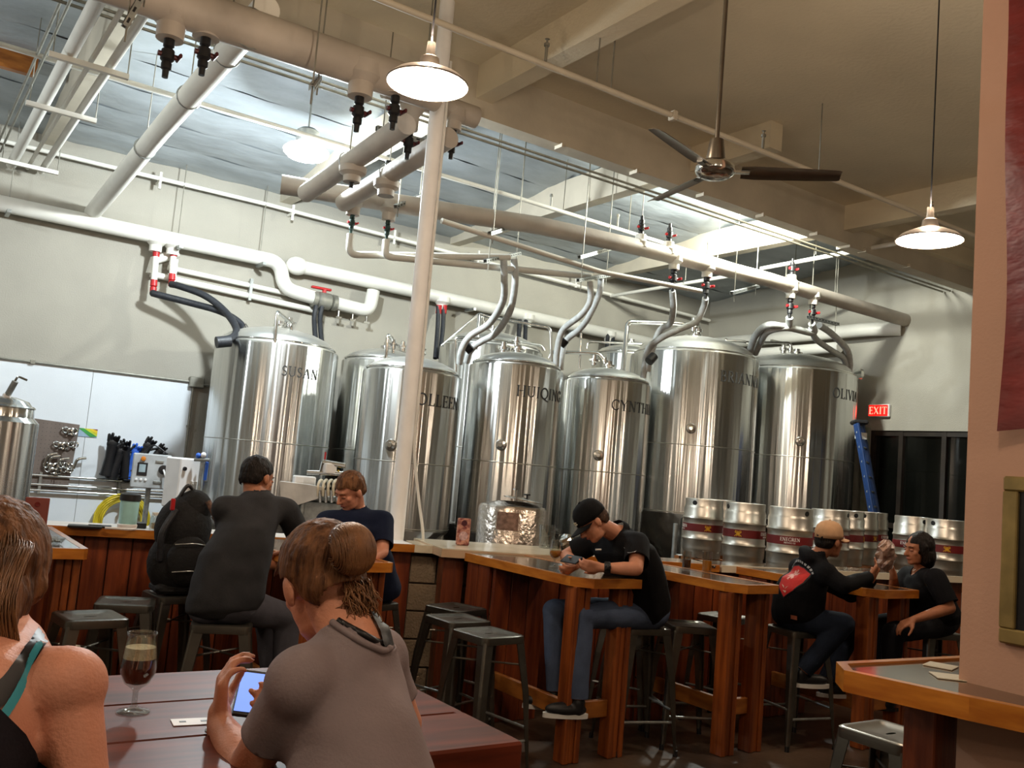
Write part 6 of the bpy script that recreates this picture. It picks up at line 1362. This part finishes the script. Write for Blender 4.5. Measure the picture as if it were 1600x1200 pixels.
short_hair(t, hc, Rh, M['hairbrown'], front=.075); collar(t, J, M['polo'] if 'polo' in M else cloth('polo', '0d0d10'), Tn, 0)
cp = cap_hat(t, hc, Rh, cloth('capblack', '0e0e10'))
P = lambda x, y, z: hc+Rh @ Vector((x, y, z))
for q in (((-.03, .094, .055), (.03, .094, .052)), ((-.022, .092, .066), (.0, .095, .05)), ((0, .094, .068), (.02, .095, .052)), ((-.01, .095, .05), (.035, .091, .062))): MB().cap(P(*q[0]), P(*q[1]), .004, .002, 6).build('cap_embroidery', M['cream'], cp)
w_ = J['wl']; d_ = (J['wl']-J['el']).normalized()
MB().lathe([(.033, -.018), (.036, -.012), (.036, .012), (.033, .018)], tuple(w_-d_*.03), 20, axis=tuple(d_)).box(w_-d_*.03+Vector(cv(0, .3, -1))*.035, (.03, .03, .03), bev=.006).build('watch', M['black'], t, smooth=True)
MB().tube([P(-.0, .09, -.13)+Vector((0, 0, -.01)), P(.0, .07, -.16)], .006, 6).build('tee_collar', M['clothwhite'], t)
mk_ = A(985, 861, 5.38)
decal(t, [gar], mk_, cv(0, 0, 1), Rc, Uc, [[(-.026, .004), (-.016, -.012), (.03, .012), (-.012, -.002)]], M['white'], 'chest_logo', .006)
ph = thing('phone', 'dark smartphone held by the man in the black cap', 'phone', tuple(A(893, 874, 5.42)))
MB().box(A(893, 874, 5.42), (.14, .07, .009), rot=FM(*frame(cv(-.5, -.35, -.4), cv(-.3, .9, -.2))).to_3x3(), bev=.003).build('phone_body', M['black'], ph)
# ---- 2 man in grey shirt, back to us
J = dict(pel=Vector((1.60, 4.80, .862)), neck=A(400, 772, 4.98), head=A(402, 748, 5.02), sl=A(352, 795, 4.86), sr=A(446, 797, 5.02), hf=cv(.45, -.38, .8), hu=cv(.1, .9, .35),
         el=A(368, 870, 5.15), wl=A(430, 884, 5.4), er=A(474, 852, 5.2), wr=A(446, 862, 5.35), hdl=cv(1, 0, .3), hnl=cv(0, -1, .2), hdr=cv(-.6, -.2, .6), hnr=cv(0, -1, 0), back=cv(-.2, .1, -.6)*.04,
         kl=A(415, 955, 5.3), kr=A(450, 965, 4.98), al=A(425, 1060, 5.25), ar=A(440, 1080, 4.95), fd=cv(.8, 0, .5))
t, body, gar, hc, Rh, fw, Tn, S = person('man in charcoal grey shirt, back turned, leaning right over his bar table', J, M['skin3'], B=1.1, top=cloth('charcoal', '303134'), sleeve=.75, topamp=.009, pants=cloth('greyjeans', '4a4a52'), shoes=(M['black'], M['clothwhite']), hem=.13)
short_hair(t, hc, Rh, M['hairdark'], back=-.05)
d_ = (J['wr']-J['er']).normalized(); MB().lathe([(.03, -.01), (.033, 0), (.03, .01)], tuple(J['wr']-d_*.025), 18, axis=tuple(d_)).build('watch', M['chrome'], t, smooth=True)
# ---- 3 man in navy tee, facing us
nbp = Vector((2.71, 5.37, .86))
J = dict(pel=nbp, neck=A(556, 795, 5.75), head=A(547, 767, 5.65), sl=A(598, 815, 5.72), sr=A(512, 815, 5.6), hf=cv(-.62, -.42, -.66), hu=cv(-.15, .9, -.3),
         el=A(597, 862, 5.55), wl=A(560, 884, 5.35), er=A(480, 860, 5.4), wr=A(500, 882, 5.2), hdl=cv(-.9, 0, -.3), hnl=cv(0, -1, 0), hdr=cv(.4, 0, -.7), hnr=cv(0, -1, 0), curll=.2, curlr=.2,
         kl=nbp+Vector((-.38, -.12, -.02)), kr=nbp+Vector((-.38, .12, -.02)), al=nbp+Vector((-.36, -.12, -.5)), ar=nbp+Vector((-.36, .14, -.5)), fd=Vector((-1, 0, 0)))
t, body, gar, hc, Rh, fw, Tn, S = person('man in navy blue tee looking down, seated right of the pole base', J, M['skin1'], B=1.1, top=cloth('navytee', '121a30'), sleeve=.8, topamp=.006, pants=cloth('jeans2', '2c3442'), shoes=(M['black'], M['clothwhite']), brow=M['hairblond'], neck=.07)
short_hair(t, hc, Rh, M['hairblond'], front=.06, amp=.005)
t['label'] = 'man in navy blue tee with short sandy hair looking down, left of the pole'
# ---- 4 man in tan cap
pl4 = Vector((5.26, 4.02, .862)); print
J = dict(pel=Vector((5.34, 4.10, .85)), neck=A(1272, 868, 6.2), head=A(1296, 845, 6.22), sl=A(1250, 889, 6.42), sr=A(1290, 896, 6.08), hf=cv(.80, -.12, .42), hu=cv(-.05, .95, 0),
         el=A(1330, 930, 6.5), wl=A(1362, 905, 6.4), er=A(1318, 915, 6.0), wr=A(1358, 902, 6.15), hdl=cv(.4, .85, 0), hnl=cv(-1, 0, 0), hdr=cv(.6, .6, .2), hnr=cv(-.5, .5, .6), curll=.35, curlr=.5,
         kl=A(1330, 985, 6.5), kr=A(1318, 975, 6.1), al=A(1290, 1068, 6.35), ar=A(1252, 1052, 6.1), back=cv(-.05, .03, 0)*.04, fd=cv(1, 0, .2))
t, body, gar, hc, Rh, fw, Tn, S = person('man in tan cap and black hoodie with red shield print on the back', J, M['skin3'], B=1.08, top=cloth('hoodieblack', '0d0e12'), long_sleeve=True, topamp=.009, hood=True, neck=.06, neckdz=.07, pants=cloth('jeans3', '18202e'), shoes=(M['black'], M['clothwhite']), topex=.022, hem=.1)
short_hair(t, hc, Rh, M['hairdark'], back=-.05)
cap_hat(t, hc, Rh, cloth('captan', 'c79f7a'))
dv = Vector((fw.x, fw.y, 0)).normalized(); xd = Vector((S.x, S.y, 0)).normalized()*1.25; yd = UP+xd*-.12; o_c = (J['sl']+J['sr'])/2-UP*.07-dv*.08+S*.035
sh_ = [(-.085, .065), (-.05, .09), (0, .1), (.05, .09), (.09, .06), (.075, .0), (.04, -.06), (-.03, -.115), (-.07, -.04)]
decal(t, [gar], o_c, dv, xd, yd, [sh_], mat('shieldred', 'c22a26', .7, var=.05), 'shield_print', .004)
ol = [[sh_[i], sh_[(i+1) % 9], (sh_[(i+1) % 9][0]*1.07, sh_[(i+1) % 9][1]*1.07), (sh_[i][0]*1.07, sh_[i][1]*1.07)] for i in range(9)]
decal(t, [gar], o_c, dv, xd, yd, ol, M['black'], 'shield_outline', .005)
pet = []
for k in range(6):
    a = k*PI/3+.3; pet.append([(.0+.008*math.cos(a-1), .04+.008*math.sin(a-1)), (.034*math.cos(a-.25), .04+.034*math.sin(a-.25)), (.036*math.cos(a+.2), .04+.036*math.sin(a+.2)), (.008*math.cos(a+1), .04+.008*math.sin(a+1))])
decal(t, [gar], o_c, dv, xd, yd, pet, mat('palepink', 'e0a8a0', .7), 'leaf_print', .006)
decal(t, [gar], o_c, dv, xd, yd, [[(-.045, -.03), (-.015, -.055), (-.02, -.04)], [(.015, -.035), (-.01, -.06), (0, -.045)], [(-.03, -.07), (-.01, -.085), (.0, -.07)]], M['cream'], 'small_print', .006)
arcp = []
for i in range(12):
    a = math.radians(150-i*11); c1, s1 = math.cos(a), math.sin(a); a2 = math.radians(150-i*11-7); c2, s2 = math.cos(a2), math.sin(a2)
    arcp.append([(.108*c1, .02+.105*s1), (.108*c2, .02+.105*s2), (.124*c2, .02+.121*s2), (.124*c1, .02+.121*s1)])
decal(t, [gar], o_c, dv, xd, yd, arcp, M['greybox'], 'arched_lettering', .005)
decal(t, [gar], A(1243, 965, 6.0), dv, xd, yd, [[(-.035, -.015), (.035, -.01), (.035, .015), (-.035, .01)]], mat('leather', '8d4a2c', .6), 'leather_patch', .012)
# ---- 5 long dark haired man facing left
J = dict(pel=Vector((6.58, 3.83, .85)), neck=A(1440, 893, 6.75), head=A(1434, 858, 6.7), sl=A(1462, 905, 6.5), sr=A(1420, 900, 6.98), hf=cv(-.95, -.05, -.25), hu=cv(0, 1, 0),
         el=A(1484, 950, 6.4), wl=A(1428, 968, 6.3), er=A(1398, 930, 6.85), wr=A(1396, 898, 6.6), hdl=cv(-.9, -.4, 0), hnl=cv(0, -1, .2), hdr=cv(-.3, .9, -.2), hnr=cv(-.8, .2, 0), curlr=.5,
         kl=A(1395, 988, 6.4), kr=A(1378, 975, 6.8), al=A(1390, 1090, 6.4), ar=A(1375, 1075, 6.8), fd=cv(-1, 0, 0))
t, body, gar, hc, Rh, fw, Tn, S = person('man with chin-length black hair and black polo facing left', J, M['skin3'], B=1.2, top=cloth('blackpolo2', '0d0d11'), sleeve=.85, topamp=.006, pants=cloth('blackjeans', '17181d'), shoes=(M['black'], M['black']), hem=.12)
b = MB(); P = lambda x, y, z: hc+Rh @ Vector((x, y, z))
b.ell(P(0, -.025, .03), (.092, .105, .1), Rh); b.ell(P(0, -.05, -.05), (.095, .075, .09), Rh); b.ell(P(0, -.06, -.09), (.08, .06, .06), Rh)
for sx in (-1, 1): b.cap(P(sx*.075, .005, .03), P(sx*.08, -.01, -.08), .028, .02)
Ri = np.array(Rh.transposed()); c0 = np.array(hc)
remesh(b, 'hair', M['hairdark'], t, .008, 3, lambda p: ~(((p-c0)@Ri.T)[:, 1] > .045) | (((p-c0)@Ri.T)[:, 2] > .05), .006, 25.0)
decal(t, [gar], A(1428, 891, 6.6), cv(0, 0, 1), Rc, Uc, [[(-.014, .0), (-.006, -.006), (.014, .004), (.01, .01)]], M['clothwhite'], 'collar_badge')
# ---- 6 woman in the grey tee, foreground
J = dict(pel=Vector((.84, 1.48, .86)), neck=A(556, 992, 1.80), head=A(503, 911, 1.88), nco=Rc*.045, sl=A(470, 1066, 1.69), sr=A(590, 1028, 1.92), hf=cv(-.56, -.46, .70), hu=cv(-.28, .85, .38),
         el=A(386, 1204, 1.76), wl=A(342, 1128, 1.92), er=at(630, 1130, Z=1.09), wr=at(505, 1120, Z=1.13), hdl=cv(.02, .9, .2), hnl=cv(.9, -.2, .3), hdr=cv(-.8, .1, .4), hnr=cv(-.2, .6, -.6), curll=.62, curlr=.4,
         kl=Vector((.6, 1.95, .88)), kr=Vector((.8, 1.98, .88)), al=Vector((.6, 1.9, .4)), ar=Vector((.8, 1.9, .4)), back=cv(.1, .1, -.9)*.035, fd=cv(-.3, 0, 1))
t, body, gar, hc, Rh, fw, Tn, S = person('woman with a bun in a grey tee, back turned, foreground', J, M['skin2'], B=.93, hs=1.0, voxel=.0055, top=cloth('greytee', '85797a', .05), sleeve=.62, slk=.93, topamp=.005, topex=.012, pants=cloth('jeans6', '2f3646'), shoes=(M['black'], M['clothwhite']), hem=.12, neck=.078, face=True, chestk=.93, neckdz=.035)
P = lambda x, y, z: hc+Rh @ Vector((x, y, z))
def strands(name, parent, gens, m, r=.0011, seg=3):
    mb = MB()
    for g_ in gens: mb.tube(smoothpath(g_, 3), [r]*(3*(len(g_)-1)+1), seg, caps=False)
    o = mb.build(name, m, parent, smooth='all'); o['kind'] = 'stuff'; return o
b = MB(); b.ell(P(0, -.014, .034), (.085, .104, .096), Rh, 26, 18); b.ell(P(0, -.045, -.012), (.072, .066, .07), Rh)
Ri = np.array(Rh.transposed()); c0 = np.array(hc)
def keepw(p):
    q = (p-c0)@Ri.T; x, y, z = q[:, 0], q[:, 1], q[:, 2]
    lim = np.interp(y, [-.1, -.06, -.032, -.02, .015, .03, .06], [-.03, -.06, -.03, .018, .022, .045, .075]); return z-lim
hr = remesh(b, 'hair', M['hairblond'], t, .005, 3, keepw, .0025, 60.0)
bun = MB(); bc = P(.012, -.128, .028); bun.ell(bc, (.043, .036, .05), Rh); bun.ell(P(0.005, -.105, .045), (.036, .034, .04), Rh)
remesh(bun, 'bun', M['hairblond'], hr, .005, 3, None, .004, 50.0)
random.seed(11); G_ = []
for i in range(700):                                  # combed-back strands over the scalp towards the bun
    a = random.uniform(-1.45, 1.45); h0 = random.uniform(0, 1); x0 = math.sin(a); st = []
    for k in range(6):
        s_ = k/5; th = (1-s_)*(.95-.5*h0)+s_*(-.95); rr_ = 1.0+.012*random.random()
        x = .080*x0*math.cos(th*.55)*rr_*(1-.8*s_**2.2); y = -.014+.100*math.sin(th)*rr_; z = .032+.094*rr_*math.cos(th)*math.sqrt(max(0, 1-.95*(x/.085)**2))
        if abs(x0) > .75: z = z*(1-.35*(1-s_))
        st.append(P(x, y, z))
    G_.append(st)
strands('hair_strands', hr, G_, M['hairstrand'], .0009)
G_ = []
for i in range(420):
    u_ = random.uniform(-1, 1); k0 = math.sqrt(max(.02, 1-u_*u_*.92)); st = []; sl_ = random.uniform(-.15, .15)
    for k in range(7):
        th = math.radians(-75+33*k+8*sl_*10); st.append(bc+Rh @ Vector((.045*u_+.004*math.sin(k+i), -.037*k0*math.cos(th)*1.04, .052*k0*math.sin(-th)*1.03)))
    G_.append(st)
strands('bun_strands', hr, G_, M['hairstrand'], .0011)
G_ = []
for i in range(170):                                  # loose hair falling over the nape
    x = random.uniform(-.005, .055); L = random.uniform(.03, .085)
    p0 = P(x, -.095+random.uniform(-.01, .01), -.045+random.uniform(-.02, .02)); dn = Vector((0, 0, -1)); bk_ = (Rh @ Vector((0, -1, 0)))
    G_.append([p0, p0+dn*L*.4+bk_*.018, p0+dn*L*.75+bk_*.02+Rc*random.uniform(-.01, .015), p0+dn*L+bk_*.012+Rc*random.uniform(-.02, .03)])
strands('nape_strands', hr, G_, M['hairstrand'], .0012)
# black under-strap showing in the neckline
def strip(pts, w_, nrm, mb): 
    pts = smoothpath(pts, 5); v = []
    for i, p in enumerate(pts):
        d = (pts[min(i+1, len(pts)-1)]-pts[max(i-1, 0)]).normalized(); s_ = d.cross(nrm).normalized(); v += [p+s_*w_/2, p-s_*w_/2]
    mb.add(v, [(2*i, 2*i+1, 2*i+3, 2*i+2) for i in range(len(pts)-1)])
def pixdist(p, poly):
    """distance of points to a line laid out as seen by the eye, in metres at their depth"""
    q = p-_C; d = q@_f; x = 800+F*(q@_r)/d; y = 600-F*(q@_u)/d; best = np.full(len(p), 1e9)
    for (x0, y0), (x1, y1) in zip(poly[:-1], poly[1:]):
        L2 = (x1-x0)**2+(y1-y0)**2; t_ = np.clip(((x-x0)*(x1-x0)+(y-y0)*(y1-y0))/L2, 0, 1); best = np.minimum(best, np.hypot(x-x0-t_*(x1-x0), y-y0-t_*(y1-y0)))
    return best*d/F
def shell(body, sdf, off, m, name, parent):
    """thin garment laid on the body's own skin"""
    me = body.data; n = len(me.vertices); co = np.empty(n*3, 'f'); me.vertices.foreach_get('co', co); co = co.reshape(-1, 3).astype('d'); no = np.empty(n*3, 'f'); me.vertex_normals.foreach_get('vector', no); no = no.reshape(-1, 3)
    wl = np.array(parent.location); wo = co+wl; f0 = sdf(wo); facing = (no@_f) < .25
    faces = [tuple(p.vertices) for p in me.polygons]; faces = [f for f in faces if max(f0[i] for i in f) > 0 and all(facing[i] for i in f)]
    used = sorted({i for f in faces for i in f}); mp_ = {a: b for b, a in enumerate(used)}; p = wo[used]; nn_ = no[used]; neg = np.where(sdf(p) < 0)[0]; h_ = 1e-4
    for _ in range(4):
        if not len(neg): break
        q = p[neg]; v0 = sdf(q); g = np.stack([(sdf(q+np.eye(3)[i]*h_)-v0)/h_ for i in range(3)], 1); g = g-nn_[neg]*(g*nn_[neg]).sum(1, keepdims=True); st = -v0[:, None]*g/np.maximum((g**2).sum(1), .2)[:, None]; p[neg] = q+np.clip(st, -.008, .008)
    p = p+nn_*off-wl; mb = MB(); mb.add([tuple(map(float, k)) for k in p], [tuple(mp_[i] for i in f) for f in faces]); return mb.build(name, m, parent, smooth='all', world=False)
bpy.context.view_layer.update()
def trees_of(obs): return [BVHTree.FromPolygons([tuple(g.matrix_world @ q.co) for q in g.data.vertices], [tuple(f_.vertices) for f_ in g.data.polygons]) for g in obs]
def laid_cord(px, trees, r, off, m, name, parent):
    """a cord or ribbed hem laid over the surface it runs on"""
    out = []
    for q in smoothpath([A(x, y, 1.8) for x, y in px], 8):
        d = (q-Vector(_C)).normalized(); hs_ = [h_ for h_ in (tr_.ray_cast(Vector(_C)+d*.9, d) for tr_ in trees) if h_[0] is not None and h_[3] < 1.4]
        if hs_: out.append(min(hs_, key=lambda h_: h_[3])[0]-d*off)
    out = [out[0]]+[(out[i-1]+out[i]*2+out[i+1])/4 for i in range(1, len(out)-1)]+[out[-1]]
    return MB().tube(out, r, 8).build(name, m, parent, smooth='all')
trs = trees_of([body, gar])
laid_cord([(519, 972), (535, 984), (555, 997), (578, 1009), (598, 1017), (611, 1012)], trs, .0072, .001, gar.data.materials[0], 'neck_rib', t)
laid_cord([(528, 969), (545, 979), (566, 990), (590, 1003), (605, 1007)], trs, .0065, .001, M['black'], 'black_strap', t)
shell(body, lambda p: .010-pixdist(p, [(580, 952), (590, 970), (597, 985), (602, 1005)]), .009, M['black'], 'black_strap', t)
# phone in her hand
ph = thing('phone', 'smartphone with glowing blue-white screen in the foreground woman\'s hand', 'phone', tuple(A(400, 1080, 2.03)))
Rp = FM(*frame(cv(-.1, .42, .9), cv(.25, .9, -.35))); pc_ = A(394, 1084, 2.03)
MB().box(pc_, (.07, .14, .008), rot=Rp, bev=.003).build('phone_body', M['black'], ph)
MB().box(pc_+Rp @ Vector((0, 0, .0045)), (.062, .118, .001), rot=Rp).build('screen', mat('screen', '6f8fd8', .2, emit='7f9ff0', estr=1.2), ph)
# ---- 7 woman at the left edge
J = dict(pel=Vector((-.14, 1.08, .86)), neck=A(20, 1012, 1.46), head=A(-12, 900, 1.52), sl=A(-150, 1075, 1.40), sr=A(104, 1072, 1.34), hf=cv(-.25, -.3, .92), hu=cv(0, .95, .3),
         el=A(-190, 1250, 1.45), wl=A(-60, 1230, 1.75), er=A(128, 1260, 1.30), wr=A(60, 1240, 1.6), hdl=cv(.3, 0, .8), hnl=cv(0, -1, 0), hdr=cv(-.3, 0, .8), hnr=cv(0, -1, 0), back=cv(0, .1, -.8)*.02,
         kl=Vector((-.3, 1.5, .88)), kr=Vector((-.08, 1.55, .88)), al=Vector((-.3, 1.5, .4)), ar=Vector((-.08, 1.55, .4)), fd=cv(0, 0, 1))
t, body, gar, hc, Rh, fw, Tn, S = person('woman with hair tied back and bare shoulders at the left edge', J, M['skin1'], B=.95, voxel=.0065, top=None, pants=cloth('jeans7', '20242e'), shoes=(M['black'], M['clothwhite']), face=True)
def half(p, a_, b_2):          # which side of the line a-b, as seen by the eye
    pA_, pB_ = np.array(A(a_[0], a_[1], 1.3)), np.array(A(b_2[0], b_2[1], 1.3)); n_ = np.cross(pA_-_C, pB_-_C); n_ /= np.linalg.norm(n_)
    if n_[2] > 0: n_ = -n_
    return (p-_C)@n_
shell(body, lambda p: np.minimum(np.minimum(half(p, (-40, 1080), (100, 1215)), np.linalg.norm(p-np.array(J['sr']), axis=1)-.1), p[:, 2]-J['pel'].z+.1), .009, cloth('blacktank', '17141a'), 'tank_top', t)
shell(body, lambda p: .013-pixdist(p, [(72, 985), (48, 1024), (18, 1066), (-20, 1105)]), .005, M['black'], 'black_strap', t)
shell(body, lambda p: .0055-pixdist(p, [(62, 1015), (40, 1056), (20, 1092), (0, 1122), (-20, 1150)]), .007, mat('tealstrap', '2f8f9e', .6), 'teal_strap', t)
P = lambda x, y, z: hc+Rh @ Vector((x, y, z))
b = MB(); b.ell(P(0, -.018, .03), (.088, .108, .1), Rh, 24, 16); b.ell(P(.0, -.06, -.04), (.08, .06, .09), Rh); b.ell(P(0, -.02, -.01), (.094, .05, .06), Rh); b.tube([P(.02, -.09, .03), P(.03, -.125, -.03), P(.035, -.125, -.1), P(.04, -.11, -.16)], [.035, .05, .045, .02], 16)
Ri7 = np.array(Rh.transposed()); c07 = np.array(hc)
hr = remesh(b, 'hair', M['hairblond'], t, .006, 3, lambda p: ~((((p-c07)@Ri7.T)[:, 1] > .04) & (((p-c07)@Ri7.T)[:, 2] < .05)), .004, 40.0)
G_ = []; random.seed(4)
for i in range(900):
    u_ = random.uniform(-1, 1); top_ = P(.07*u_, -.07-.03*random.random(), .10-.05*abs(u_)-random.random()*.06); e1_ = random.uniform(-.035, .05)
    G_.append([top_, P(.075*u_+.01, -.125-.012*random.random(), .03), P(.05*u_+.025+.2*e1_, -.165-.015*random.random(), -.05), P(.04*u_+.03+.5*e1_, -.16+.01*random.random(), -.11), P(.03*u_+.035+e1_, -.13, -.15-.03*random.random())])
strands('hair_strands', hr, G_, M['hairstrand'], .0011)
